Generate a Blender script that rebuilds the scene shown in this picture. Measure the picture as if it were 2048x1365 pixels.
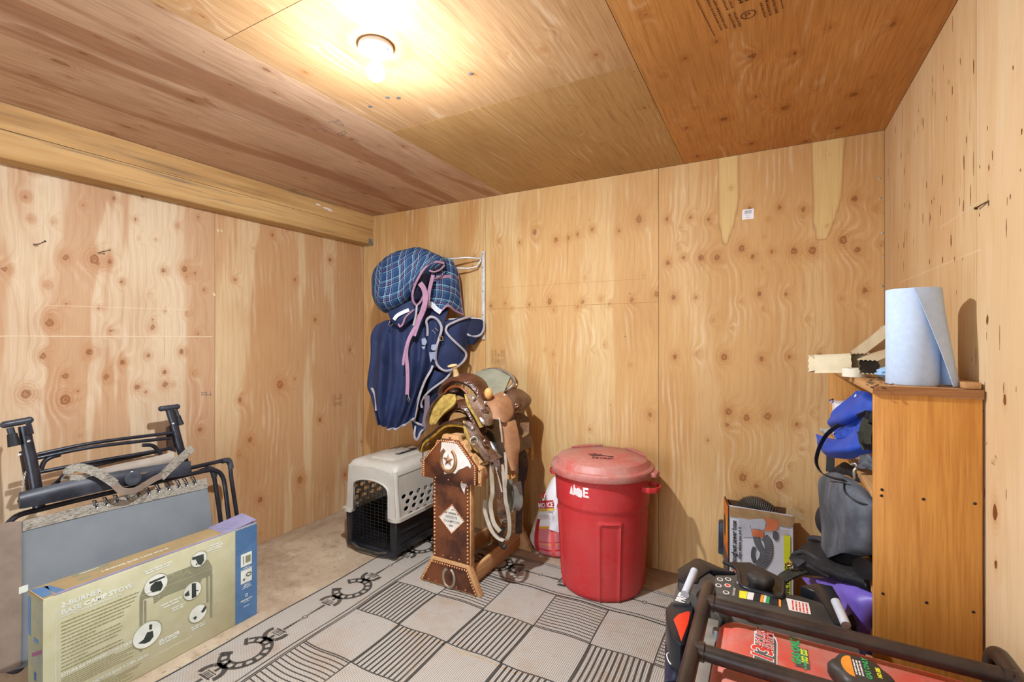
import bpy, bmesh, math, random
import numpy as np
from mathutils import Vector, Matrix, noise as mnoise

for o in list(bpy.data.objects):
    bpy.data.objects.remove(o, do_unlink=True)
SC = bpy.context.scene
COL = SC.collection
random.seed(7)

# ------------------------------------------------------------------ camera
F, TH, CY, H = 940.54, 0.498179, 676.34, 1.392      # focal (px of 2048), yaw, horizon row, eye height
YB, XL, XR, HC = 2.902, -3.014, 0.504, 2.412        # back wall, left wall, right wall, ceiling
cth, sth = math.cos(TH), math.sin(TH)
cam = bpy.data.cameras.new('camera'); camo = bpy.data.objects.new('camera', cam); COL.objects.link(camo)
cam.sensor_width = 36; cam.lens = F / 2048 * 36; cam.shift_y = -(682.5 - CY) / 2048
cam.clip_start = .02
camo.location = (0, 0, H); camo.rotation_euler = (math.pi / 2, 0, TH)
SC.camera = camo

# ------------------------------------------------------------------ light
W = bpy.data.worlds.new('World'); SC.world = W; W.use_nodes = True
bg = W.node_tree.nodes['Background']; bg.inputs['Color'].default_value = (.78, .89, 1, 1); bg.inputs['Strength'].default_value = 5.2
BULB_STRENGTH = 9000
SC.view_settings.view_transform = 'Standard'; SC.view_settings.look = 'None'
SC.view_settings.exposure = 0.26; SC.view_settings.gamma = 1; SC.view_settings.use_curve_mapping = False
SC.cycles.max_bounces = 10; SC.cycles.diffuse_bounces = 7; SC.cycles.use_denoising = True
SC.cycles.sample_clamp_indirect = 6

# ------------------------------------------------------------------ measuring: a point of the photograph on a known plane of the room
def P(px, py, z=None, x=None, y=None, d=None, lean=None):
    u = (px - 1024) / F; v = -(py - CY) / F
    r = Vector((u * cth - sth, u * sth + cth, v))
    if z is not None: t = (z - H) / r.z
    elif x is not None: t = x / r.x
    elif y is not None: t = y / r.y
    elif lean is not None:                       # plane x = a + b*z
        a, b = lean; t = (a + b * H) / (r.x - b * r.z)
    else: t = d
    q = r * t; q.z += H
    return q
def pts(L, **k): return [P(*q, **k) for q in L]
def py3(L): return [P(a, b, y=c) for a, b, c in L]

# ------------------------------------------------------------------ materials
def lin(h):
    if isinstance(h, tuple): return (*h[:3], 1)
    h = h.lstrip('#'); c = [int(h[i:i+2], 16) / 255 for i in (0, 2, 4)]
    return tuple(x / 12.92 if x <= .04045 else ((x + .055) / 1.055) ** 2.4 for x in c) + (1,)
MATS = {}
class NT:
    def __init__(s, name):
        s.m = bpy.data.materials.new(name); s.m.use_nodes = True; s.t = s.m.node_tree
        s.b = s.t.nodes['Principled BSDF']
    def n(s, typ, **k):
        q = s.t.nodes.new(typ)
        for a, v in k.items(): setattr(q, a, v)
        return q
    def l(s, a, b): s.t.links.new(a, b)
    def val(s, sock, v):
        if hasattr(v, 'is_output') or isinstance(v, bpy.types.NodeSocket): s.l(v, sock)
        else: sock.default_value = v
    def math(s, op, a, b=0.0, c=None, clamp=False):
        q = s.n('ShaderNodeMath', operation=op, use_clamp=clamp); s.val(q.inputs[0], a); s.val(q.inputs[1], b)
        if c is not None: s.val(q.inputs[2], c)
        return q.outputs[0]
    def mix(s, f, a, b, blend='MIX'):
        q = s.n('ShaderNodeMix', data_type='RGBA', blend_type=blend); s.val(q.inputs[0], f); s.val(q.inputs[6], a); s.val(q.inputs[7], b)
        return q.outputs[2]
    def coords(s, kind='Object'): return s.n('ShaderNodeTexCoord').outputs[kind]
    def mapping(s, v, scale=(1, 1, 1), loc=(0, 0, 0), rot=(0, 0, 0)):
        q = s.n('ShaderNodeMapping'); s.l(v, q.inputs[0]); q.inputs[1].default_value = loc; q.inputs[2].default_value = rot; q.inputs[3].default_value = scale
        return q.outputs[0]
    def noise(s, v, scale=5, detail=3, rough=.5, dist=0):
        q = s.n('ShaderNodeTexNoise'); s.l(v, q.inputs['Vector']); q.inputs['Scale'].default_value = scale
        q.inputs['Detail'].default_value = detail; q.inputs['Roughness'].default_value = rough; q.inputs['Distortion'].default_value = dist
        return q.outputs[0]
    def ramp(s, f, stops, interp='LINEAR'):
        q = s.n('ShaderNodeValToRGB'); s.l(f, q.inputs[0]); e = q.color_ramp.elements; q.color_ramp.interpolation = interp
        while len(e) < len(stops): e.new(1)
        for i, (p, c) in enumerate(stops): e[i].position = p; e[i].color = c if isinstance(c, tuple) and len(c) == 4 else (c, c, c, 1)
        return q.outputs[0]
    def sstep(s, v, a, b):
        q = s.n('ShaderNodeMapRange', interpolation_type='SMOOTHSTEP'); s.val(q.inputs[0], v); q.inputs[1].default_value = a; q.inputs[2].default_value = b
        return q.outputs[0]
    def attr(s, name):
        return s.n('ShaderNodeAttribute', attribute_name=name).outputs['Fac']
    def bump(s, h, strength=.3, dist=.002):
        q = s.n('ShaderNodeBump'); q.inputs['Strength'].default_value = strength; q.inputs['Distance'].default_value = dist; s.l(h, q.inputs['Height'])
        s.l(q.outputs[0], s.b.inputs['Normal'])
    def fin(s, col, rough=.5, metal=0.0, spec=.5):
        s.val(s.b.inputs['Base Color'], col); s.val(s.b.inputs['Roughness'], rough)
        s.b.inputs['Metallic'].default_value = metal; s.b.inputs['Specular IOR Level'].default_value = spec
        MATS[s.m.name] = s.m
        return s.m

def mat(name, c1, c2=None, rough=.5, metal=0.0, scale=12, stretch=(1, 1, 1), bump=0.0, bscale=150, lo=.35, hi=.65, spec=.4, dust=None, dustk=.4):
    """plain procedural surface: two tones mixed by noise, optional dust, fine bump"""
    t = NT(name); v = t.coords()
    c1 = lin(c1); c2 = lin(c2) if c2 else tuple(min(1, x * .82) for x in c1[:3]) + (1,)
    f = t.ramp(t.noise(t.mapping(v, stretch), scale, 4, .6), [(lo, 0.0), (hi, 1.0)])
    col = t.mix(f, c1, c2)
    if dust:
        g = t.ramp(t.noise(v, 7, 5, .65), [(.42, 0.0), (.72, dustk)])
        col = t.mix(g, col, lin(dust))
    if bump: t.bump(t.noise(t.mapping(v, stretch), bscale, 3, .6), bump, .001)
    return t.fin(col, rough, metal, spec)

def ply(name, tan, pale, dark, knot='#7a4526', seed=0.0, A=34, B=9, ring=.35, band=(.46, .54), bandk=1.0, grain=.25, halo='#b8732f', streak=0.0, streakc='#8a4a28', rough=.62, palec='#e6c88a', nsc=(3.2, .38), tone=.80, warm=(1, .965, .89)):
    """rotary-cut plywood: contour rings bent round the knots, light and dark veneer bands, fine grain"""
    t = NT(name); v = t.mapping(t.coords(), (1, 1, 1), (seed, seed * 1.7, 0))
    sx = t.n('ShaderNodeSeparateXYZ'); t.l(v, sx.inputs[0])
    kd, kw, pl = t.attr('kd'), t.attr('kw'), t.attr('pale')
    n1 = t.noise(t.mapping(v, (nsc[0], nsc[1], 1)), 1, 2.5, .45)
    n2 = t.noise(t.mapping(v, (16, 2.6, 1), (2, 7, 0)), 1, 3, .55)
    f = t.math('ADD', t.math('MULTIPLY', sx.outputs[0], A), t.math('ADD', t.math('MULTIPLY', n1, B), t.math('MULTIPLY', kw, 2.6)))
    f = t.math('ADD', f, t.math('MULTIPLY', n2, 1.5))
    s1 = t.math('ADD', t.math('MULTIPLY', t.math('SINE', t.math('MULTIPLY', f, 6.283)), .5), .5)
    r = t.math('POWER', s1, 3.0)
    rf = t.math('POWER', t.math('ADD', t.math('MULTIPLY', t.math('SINE', t.math('MULTIPLY', f, 6.283*2.7)), .5), .5), 3.0)
    mk = t.ramp(t.noise(t.mapping(v, (5, 1.1, 1)), 1, 2), [(.3, .2), (.7, 1.0)])
    rm = t.math('MULTIPLY', t.math('ADD', t.math('MULTIPLY', r, .75), t.math('MULTIPLY', rf, .45)), mk)
    bn = t.noise(t.mapping(v, (4.2, .36, 1), (3.3, 1.1, 0)), 1, 3.5, .55, .5)
    bn = t.math('ADD', bn, t.math('MULTIPLY', kw, .05))
    bm = t.math('MULTIPLY', t.sstep(bn, band[0], band[1]), bandk)
    col = t.mix(bm, lin(pale), lin(tan))
    lg = t.noise(t.mapping(v, (2.2, 1.3, 1), (8, 2, 0)), 1, 3)
    col = t.mix(t.math('MULTIPLY', t.sstep(lg, .42, .72), .32), col, lin(dark))
    col = t.mix(t.math('MULTIPLY', rm, ring), col, lin(dark))
    lt_ = t.math('MULTIPLY', t.math('POWER', t.math('SUBTRACT', 1.0, s1), 4.0), t.sstep(t.noise(t.mapping(v, (7, 2.5, 1), (4, 4, 0)), 1, 3), .5, .68))
    col = t.mix(t.math('MULTIPLY', lt_, ring*.9), col, lin('#fbeeda'))
    col = t.mix(t.math('MULTIPLY', pl, .9), col, lin(palec))
    ple = t.math('MULTIPLY', t.sstep(pl, .02, .3), t.math('SUBTRACT', 1.0, t.sstep(pl, .3, .75)))
    col = t.mix(t.math('MULTIPLY', ple, .4), col, lin('#8a5226'))
    fg = t.noise(t.mapping(v, (240, 6, 1)), 1, 3, .65); fg2 = t.noise(t.mapping(v, (90, 3, 1), (3, 3, 0)), 1, 4, .6)
    col = t.mix(t.math('MULTIPLY', t.sstep(fg, .38, .72), grain*1.25), col, lin(dark))
    col = t.mix(t.math('MULTIPLY', t.sstep(fg2, .5, .68), grain*1.1), col, lin(dark))
    th_ = t.noise(t.mapping(v, (70, 1.1, 1), (9, 1, 0)), 1, 3, .5)
    col = t.mix(t.math('MULTIPLY', t.sstep(th_, .69, .74), .4), col, lin(streakc))
    if streak:
        sn = t.noise(t.mapping(v, (46, 2.3, 1), (1, 5, 0)), 1, 3, .55)
        col = t.mix(t.math('MULTIPLY', t.sstep(sn, .66, .74), streak), col, lin(streakc))
    fine = t.noise(v, 60, 3)
    kd2 = t.math('ADD', kd, t.math('MULTIPLY', t.math('SUBTRACT', fine, .5), .7))
    halo_f = t.math('MULTIPLY', t.math('SUBTRACT', 1.0, t.sstep(kd2, .9, 4.2)), .55)
    kr = t.math('ADD', t.math('MULTIPLY', t.math('SINE', t.math('MULTIPLY', kd2, 9)), .35), .65)
    col = t.mix(t.math('MULTIPLY', halo_f, kr), col, lin(halo))
    core = t.math('SUBTRACT', 1.0, t.sstep(kd2, .82, 1.08))
    kc = t.mix(t.math('ADD', t.math('MULTIPLY', t.math('SINE', t.math('MULTIPLY', kd2, 15)), .5), .5), lin(knot), lin(halo))
    col = t.mix(t.math('MULTIPLY', core, .72), col, kc)
    rim = t.math('MULTIPLY', t.sstep(kd2, .75, .98), t.math('SUBTRACT', 1.0, t.sstep(kd2, .98, 1.3)))
    col = t.mix(t.math('MULTIPLY', rim, .4), col, lin(knot))
    # small dark pin marks and nail heads
    vo = t.n('ShaderNodeTexVoronoi', feature='F1'); t.l(v, vo.inputs['Vector']); vo.inputs['Scale'].default_value = 7
    sc = t.n('ShaderNodeSeparateColor'); t.l(vo.outputs['Color'], sc.inputs[0])
    spot = t.math('MULTIPLY', t.math('LESS_THAN', vo.outputs['Distance'], .027), t.math('GREATER_THAN', sc.outputs[0], .45))
    col = t.mix(t.math('MULTIPLY', spot, .75), col, lin('#4a2c18'))
    col = t.mix(1.0, col, (tone*warm[0], tone*warm[1], tone*warm[2], 1), 'MULTIPLY')
    t.bump(t.math('ADD', fg, t.math('MULTIPLY', rm, .6)), .12, .001)
    return t.fin(col, rough, 0, .3)

# ------------------------------------------------------------------ object helpers
ORG = {}
def empty(name, loc, label=None, cat=None, group=None):
    o = bpy.data.objects.new(name, None); COL.objects.link(o); o.location = loc; o.empty_display_size = .05
    ORG[o.name] = Vector(loc)
    tag(o, label, cat, group)
    return o
def tag(o, label=None, cat=None, group=None, kind=None):
    if label: o['label'] = label
    if cat: o['category'] = cat
    if group: o['group'] = group
    if kind: o['kind'] = kind
    return o
def link(name, me, parent=None, origin=(0, 0, 0)):
    o = bpy.data.objects.new(name, me); COL.objects.link(o)
    if parent is not None:
        o.parent = parent; po = ORG[parent.name]
        o.location = Vector(origin) - po
    else: o.location = origin
    ORG[o.name] = Vector(origin)
    return o

class MB:
    """collects geometry in world coordinates; build() links it as ONE mesh object"""
    def __init__(s): s.v = []; s.f = []; s.sm = []; s.mi = []; s.uv = {}; s.cur = 0
    def add(s, vs, fs, smooth=False):
        b = len(s.v); s.v += [tuple(q) for q in vs]
        for q in fs: s.f.append(tuple(i + b for i in q)); s.sm.append(smooth); s.mi.append(s.cur)
        return b
    def addm(s, vs, fs, smooth=False): s.add(vs, fs, smooth); return s
    def box(s, lo, hi, M=None):
        x0, y0, z0 = lo; x1, y1, z1 = hi
        vs = [Vector(q) for q in ((x0,y0,z0),(x1,y0,z0),(x1,y1,z0),(x0,y1,z0),(x0,y0,z1),(x1,y0,z1),(x1,y1,z1),(x0,y1,z1))]
        if M is not None: vs = [M @ q for q in vs]
        s.add(vs, [(3,2,1,0),(4,5,6,7),(0,1,5,4),(1,2,6,5),(2,3,7,6),(3,0,4,7)])
        return s
    def prism(s, poly, o, u, v, depth):
        """polygon (2D) in the frame o,u,v, extruded by -depth along n = u x v"""
        o, u, v = Vector(o), Vector(u), Vector(v); n = u.cross(v).normalized(); k = len(poly)
        a = [o + u * p[0] + v * p[1] for p in poly]; b = [q - n * depth for q in a]
        s.add(a + b, [tuple(range(k)), tuple(range(2*k-1, k-1, -1))] + [(i, k+i, k+(i+1) % k, (i+1) % k) for i in range(k)])
        return s
    def tube(s, path, r, n=8, closed=False, flat=None, cap=True):
        """swept tube; r number or list; flat=(axis vector, factor) squashes it"""
        path = [Vector(q) for q in path]; k = len(path)
        rs = r if isinstance(r, (list, tuple)) else [r] * k
        up = None; rings = []
        for i in range(k):
            a = path[i-1] if i or closed else path[0]; b = path[(i+1) % k] if i < k-1 or closed else path[-1]
            t = (b - a).normalized()
            if up is None:
                up = Vector((0, 0, 1)) if abs(t.z) < .9 else Vector((1, 0, 0))
            up = (up - t * up.dot(t)).normalized(); w = t.cross(up)
            ring = []
            for j in range(n):
                an = 2 * math.pi * j / n
                q = (up * math.cos(an) + w * math.sin(an)) * rs[i]
                if flat: ax = Vector(flat[0]).normalized(); q = q - ax * q.dot(ax) * (1 - flat[1])
                ring.append(path[i] + q)
            rings += ring
        fs = []
        for i in range(k if closed else k-1):
            i2 = (i+1) % k
            for j in range(n): fs.append((i*n+j, i2*n+j, i2*n+(j+1) % n, i*n+(j+1) % n))
        b = s.add(rings, fs, True)
        if cap and not closed:
            for ii, rev in ((0, False), (k-1, True)):
                q = [b + ii*n + j for j in range(n)]
                s.f.append(tuple(q if not rev else q[::-1])); s.sm.append(False); s.mi.append(s.cur)
        return s
    def lathe(s, prof, c, n=24, ax=(0, 0, 1), smooth=True):
        """profile [(r, h)] round axis ax through c"""
        c = Vector(c); ax = Vector(ax).normalized(); e = Vector((1, 0, 0)) if abs(ax.x) < .9 else Vector((0, 1, 0))
        e = (e - ax * e.dot(ax)).normalized(); w = ax.cross(e); vs = []
        for r, h in prof:
            for j in range(n):
                an = 2*math.pi*j/n; vs.append(c + ax*h + (e*math.cos(an) + w*math.sin(an))*max(r, 1e-5))
        k = len(prof)
        s.add(vs, [(i*n+j, i*n+(j+1) % n, (i+1)*n+(j+1) % n, (i+1)*n+j) for i in range(k-1) for j in range(n)], smooth)
        return s
    def ball(s, c, r, n=12, m=8, sc=(1, 1, 1)):
        c = Vector(c); vs = []; fs = []
        for i in range(m+1):
            a = math.pi * i / m
            for j in range(n):
                b = 2*math.pi*j/n
                vs.append(c + Vector((r*sc[0]*math.sin(a)*math.cos(b), r*sc[1]*math.sin(a)*math.sin(b), r*sc[2]*math.cos(a))))
        for i in range(m):
            for j in range(n): fs.append((i*n+j, (i+1)*n+j, (i+1)*n+(j+1) % n, i*n+(j+1) % n))
        s.add(vs, fs, True); return s
    def ribbon(s, path, wv, w, th=.002):
        """flat strap along path, width w along wv (vector or list of vectors)"""
        path = [Vector(q) for q in path]; k = len(path); vs = []
        for i in range(k):
            t = (path[min(i+1, k-1)] - path[max(i-1, 0)]).normalized()
            q = Vector(wv[i] if isinstance(wv, list) else wv); q = (q - t*q.dot(t)).normalized(); nn = t.cross(q) * th/2
            ww = w[i] if isinstance(w, list) else w
            vs += [path[i] - q*ww/2 - nn, path[i] + q*ww/2 - nn, path[i] + q*ww/2 + nn, path[i] - q*ww/2 + nn]
        fs = [(0, 1, 2, 3), (k*4-1, k*4-2, k*4-3, k*4-4)]
        for i in range(k-1):
            for j in range(4): fs.append((i*4+j, i*4+4+j, i*4+4+(j+1) % 4, i*4+(j+1) % 4))
        s.add(vs, fs); return s
    def grid(s, G, th=0.004, smooth=True, uv=True):
        """sheet through the points G[i][j] with thickness th"""
        m, n = len(G), len(G[0]); N = [[None]*n for _ in range(m)]
        for i in range(m):
            for j in range(n):
                a = G[min(i+1, m-1)][j] - G[max(i-1, 0)][j]; b = G[i][min(j+1, n-1)] - G[i][max(j-1, 0)]
                q = a.cross(b); N[i][j] = q.normalized() if q.length > 1e-12 else Vector((0, -1, 0))
        fr = [G[i][j] + N[i][j]*th/2 for i in range(m) for j in range(n)]; bk = [G[i][j] - N[i][j]*th/2 for i in range(m) for j in range(n)]
        K = m*n; fs = []
        for i in range(m-1):
            for j in range(n-1):
                a = i*n+j; fs += [(a, a+n, a+n+1, a+1), (K+a+1, K+a+n+1, K+a+n, K+a)]
        for i in range(m-1):
            for j, sg in ((0, 1), (n-1, -1)):
                a = i*n+j; q = (a, K+a, K+a+n, a+n); fs.append(q if sg > 0 else q[::-1])
        for j in range(n-1):
            for i, sg in ((0, -1), (m-1, 1)):
                a = i*n+j; q = (a, K+a, K+a+1, a+1); fs.append(q if sg > 0 else q[::-1])
        b = s.add(fr + bk, fs, smooth)
        if uv:
            U = [[0]*n for _ in range(m)]; V = [[0]*n for _ in range(m)]
            for i in range(m):
                for j in range(1, n): U[i][j] = U[i][j-1] + (G[i][j] - G[i][j-1]).length
                off = U[i][n//2]; U[i] = [q - off for q in U[i]]
            for j in range(n):
                for i in range(1, m): V[i][j] = V[i-1][j] + (G[i][j] - G[i-1][j]).length
            for i in range(m):
                for j in range(n):
                    for q in (0, K): s.uv[b + q + i*n+j] = (U[i][j], V[i][j])
        return s
    def build(s, name, m, parent=None, bevel=0, seg=2, origin=None, mats=None, kind=None):
        me = bpy.data.meshes.new(name)
        if parent is not None: org = ORG[parent.name]
        elif origin is not None: org = Vector(origin)
        else:
            a = np.array(s.v); lo, hi = a.min(0), a.max(0); org = Vector(((lo[0]+hi[0])/2, (lo[1]+hi[1])/2, lo[2]))
        me.from_pydata([(q[0]-org.x, q[1]-org.y, q[2]-org.z) for q in s.v], [], s.f)
        me.polygons.foreach_set('use_smooth', s.sm)
        for q in ([m] if not mats else mats): me.materials.append(q)
        if mats: me.polygons.foreach_set('material_index', s.mi)
        if s.uv:
            ul = me.uv_layers.new(name='UVMap'); li = np.empty(len(me.loops), dtype=np.int32); me.loops.foreach_get('vertex_index', li)
            ul.data.foreach_set('uv', np.array([s.uv.get(int(i), (0, 0)) for i in li], dtype=np.float32).ravel())
        me.update()
        if bevel:
            bm = bmesh.new(); bm.from_mesh(me); bm.normal_update()
            ed = [e for e in bm.edges if len(e.link_faces) == 2 and e.calc_face_angle(0) > .6]
            bmesh.ops.bevel(bm, geom=ed, offset=bevel, segments=seg, profile=.5, affect='EDGES', clamp_overlap=True)
            for fc in bm.faces: fc.smooth = seg > 1
            bm.to_mesh(me); bm.free()
            try: me.set_sharp_from_angle(angle=.7)
            except Exception: pass
        else:
            try: me.set_sharp_from_angle(angle=1.1)
            except Exception: pass
        o = bpy.data.objects.new(name, me); COL.objects.link(o)
        if parent is not None: o.parent = parent
        else: o.location = org
        ORG[o.name] = org
        if kind: o['kind'] = kind
        return o

def crom(L, n):
    """n points of a Catmull-Rom curve through L"""
    L = [Vector(q) for q in L]; k = len(L); out = []
    for i in range(n):
        t = i/(n-1)*(k-1); a = min(int(t), k-2); t -= a
        p0, p1, p2, p3 = L[max(a-1, 0)], L[a], L[a+1], L[min(a+2, k-1)]
        out.append(.5*((2*p1) + (p2-p0)*t + (2*p0-5*p1+4*p2-p3)*t*t + (3*p1-p0-3*p2+p3)*t**3))
    return out
def surf(rows, m, n):
    """m x n points of the smooth surface through the rows of control points"""
    R = [crom(r, n) for r in rows]
    cols = [crom([R[i][j] for i in range(len(R))], m) for j in range(n)]
    return [[cols[j][i] for j in range(n)] for i in range(m)]
def ripple(G, amp, fu, fv, seed=0, dirn=None):
    m, n = len(G), len(G[0])
    return [[G[i][j] + (dirn or Vector((.45, -.85, .1))) * amp * mnoise.noise(Vector((j/n*fu, i/m*fv, seed))) for j in range(n)] for i in range(m)]
def flap(rows, m=16, n=10, b=.02, dirn=Vector((.5, -.85, .2))):
    """rows of (left, right) points -> surface bulging by b"""
    R = []
    for l, r in rows:
        l, r = Vector(l), Vector(r)
        R.append([l, l.lerp(r, .25) + dirn*b*.75, l.lerp(r, .5) + dirn*b, l.lerp(r, .75) + dirn*b*.75, r])
    return surf(R, m, n)
def roundrect(w, h, r, n=4, cx=0, cy=0):
    out = []
    for (sx, sy, a0) in ((1, 1, 0), (-1, 1, 90), (-1, -1, 180), (1, -1, 270)):
        for i in range(n+1):
            a = math.radians(a0 + 90*i/n); out.append((cx + sx*(w/2-r) + r*math.cos(a), cy + sy*(h/2-r) + r*math.sin(a)))
    return out
def ellipse(cx, cy, a, b, n=16, rot=0):
    return [(cx + a*math.cos(2*math.pi*i/n)*math.cos(rot) - b*math.sin(2*math.pi*i/n)*math.sin(rot),
             cy + a*math.cos(2*math.pi*i/n)*math.sin(rot) + b*math.sin(2*math.pi*i/n)*math.cos(rot)) for i in range(n)]
def plate_mesh(outline, holes, th):
    c = bpy.data.curves.new('plate', 'CURVE'); c.dimensions = '2D'; c.fill_mode = 'BOTH'; c.extrude = th/2
    for poly in [outline] + list(holes):
        sp = c.splines.new('POLY'); sp.points.add(len(poly)-1); sp.use_cyclic_u = True
        for i, q in enumerate(poly): sp.points[i].co = (q[0], q[1], 0, 1)
    o = bpy.data.objects.new('plate', c); me = bpy.data.meshes.new_from_object(o)
    bpy.data.objects.remove(o); bpy.data.curves.remove(c)
    return me
def frame(o, u, v):
    u, v = Vector(u).normalized(), Vector(v).normalized(); n = u.cross(v).normalized(); v = n.cross(u)
    M = Matrix((u, v, n)).transposed().to_4x4(); M.translation = Vector(o); return M
def place(me, name, M, m, parent, kind=None):
    """mesh in a local frame -> child with vertices in the parent's space"""
    me.transform(Matrix.Translation(-ORG[parent.name]) @ M); me.name = name; me.materials.clear(); me.materials.append(m)
    o = bpy.data.objects.new(name, me); COL.objects.link(o); o.parent = parent; ORG[o.name] = ORG[parent.name]
    if kind: o['kind'] = kind
    return o
def text_mesh(s, size, bold=0, align='LEFT', shear=0, sx=1, spacing=1, ext=.0002):
    c = bpy.data.curves.new('txt', 'FONT'); c.body = s; c.size = size; c.offset = bold; c.align_x = align; c.shear = shear
    c.extrude = ext; c.space_character = spacing; c.resolution_u = 2
    o = bpy.data.objects.new('txt', c); me = bpy.data.meshes.new_from_object(o)
    bpy.data.objects.remove(o); bpy.data.curves.remove(c)
    if sx != 1: me.transform(Matrix.Diagonal((sx, 1, 1, 1)))
    return me
def text(name, s, M, size, m, parent, fn=None, **k):
    me = text_mesh(s, size, **k)
    if fn:
        for q in me.vertices: q.co = Vector(fn(q.co.x, q.co.y)) 
        return place(me, name, Matrix.Identity(4), m, parent)
    return place(me, name, M, m, parent)
def decal(name, poly, M, m, parent, th=.0004):
    b = MB(); o = M.translation; u = M.col[0].to_3d(); v = M.col[1].to_3d(); n = M.col[2].to_3d()
    b.prism(poly, o + n*th, u, v, th); return b.build(name, m, parent)
def rect(x0, y0, x1, y1): return [(x0, y0), (x1, y0), (x1, y1), (x0, y1)]
def fine_print(name, lines, M, m, parent, th=.0003, seed=1):
    """rows of words too small to read: (x0, y, width, height) -> small dashes"""
    rnd = random.Random(seed); b = MB(); o = M.translation; u = M.col[0].to_3d(); v = M.col[1].to_3d(); n = M.col[2].to_3d()
    for x0, y, w, h in lines:
        x = x0
        while x < x0 + w:
            ww = min(rnd.uniform(1.5, 6)*h, x0 + w - x)
            if ww > .2*h: b.prism(rect(x, y, x+ww, y+h), o + n*th, u, v, th)
            x += ww + .7*h
    q = b.build(name, m, parent); q['kind'] = 'stuff'; return q
# ------------------------------------------------------------------ plywood materials
PLY_L = ply('plywood_pale_rosy', '#cb9d72', '#ead6b8', '#b57c50', '#7c4428', .0, A=22, B=5.5, ring=.3, band=(.46, .53), bandk=.7, warm=(1, .97, .92), grain=.13, halo='#bd7f4a')
PLY_L2 = ply('plywood_rosy', '#cf9f70', '#e6cba4', '#b87e4e', '#7c4428', 3.1, A=24, B=6, ring=.3, band=(.42, .49), bandk=.7, grain=.16, halo='#bd7a42')
PLY_B1 = ply('plywood_honey', '#d6a468', '#e4c18c', '#ae7438', '#80482a', 5.7, A=26, B=8, ring=.34, band=(.44, .52), bandk=.75, grain=.18, halo='#b97a3c')
PLY_B2 = ply('plywood_honey_swirl', '#d6a568', '#e6c794', '#b17a3e', '#84502e', 9.2, A=26, B=8, ring=.28, band=(.42, .56), bandk=.7, grain=.18, halo='#b87c3c', nsc=(2.4, .9))
PLY_B3 = ply('plywood_honey_knots', '#d6a76a', '#e2bd88', '#b0773c', '#84482a', 12.4, A=26, B=8, ring=.33, band=(.44, .52), bandk=.6, grain=.16, halo='#b0702f', nsc=(3.2, .5))
PLY_R = ply('plywood_blond_pitch', '#dcb688', '#e6caa2', '#c29058', '#6a3418', 15.1, A=16, B=5, ring=.22, band=(.42, .54), bandk=.7, grain=.3, halo='#c08850', streak=.6, streakc='#8a4e26')
PLY_R2 = ply('plywood_blond', '#e0bd90', '#e9cfaa', '#c79a64', '#6a3418', 18.6, A=14, B=6, ring=.16, band=(.42, .56), bandk=.6, grain=.14, halo='#c08850', streak=.15)
PLY_C1 = ply('plywood_ceiling_striped', '#ad7f60', '#d2b294', '#8a624a', '#5a3a28', 21.3, A=18, B=5, ring=.18, band=(.50, .55), bandk=.85, grain=.36, halo='#a07048', nsc=(3.2, .2), tone=.95, warm=(1, .97, .94))
PLY_C2 = ply('plywood_ceiling_tan', '#c29a70', '#cfaa80', '#946a42', '#6a3c20', 24.9, A=24, B=11, ring=.3, band=(.42, .56), bandk=.6, grain=.34, halo='#b07038', tone=.9)
PLY_C3 = ply('plywood_ceiling_yellow', '#bd9662', '#c7a26e', '#93693a', '#6a3c20', 27.5, A=24, B=9, ring=.25, band=(.4, .6), bandk=.5, grain=.4, halo='#a8763a', tone=.9)
PLY_C4 = ply('plywood_ceiling_orange', '#cb8e4c', '#d29b5c', '#9a6632', '#5e341c', 30.2, A=22, B=12, ring=.3, band=(.4, .6), bandk=.6, grain=.42, halo='#9c5f28', tone=.92)

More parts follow.
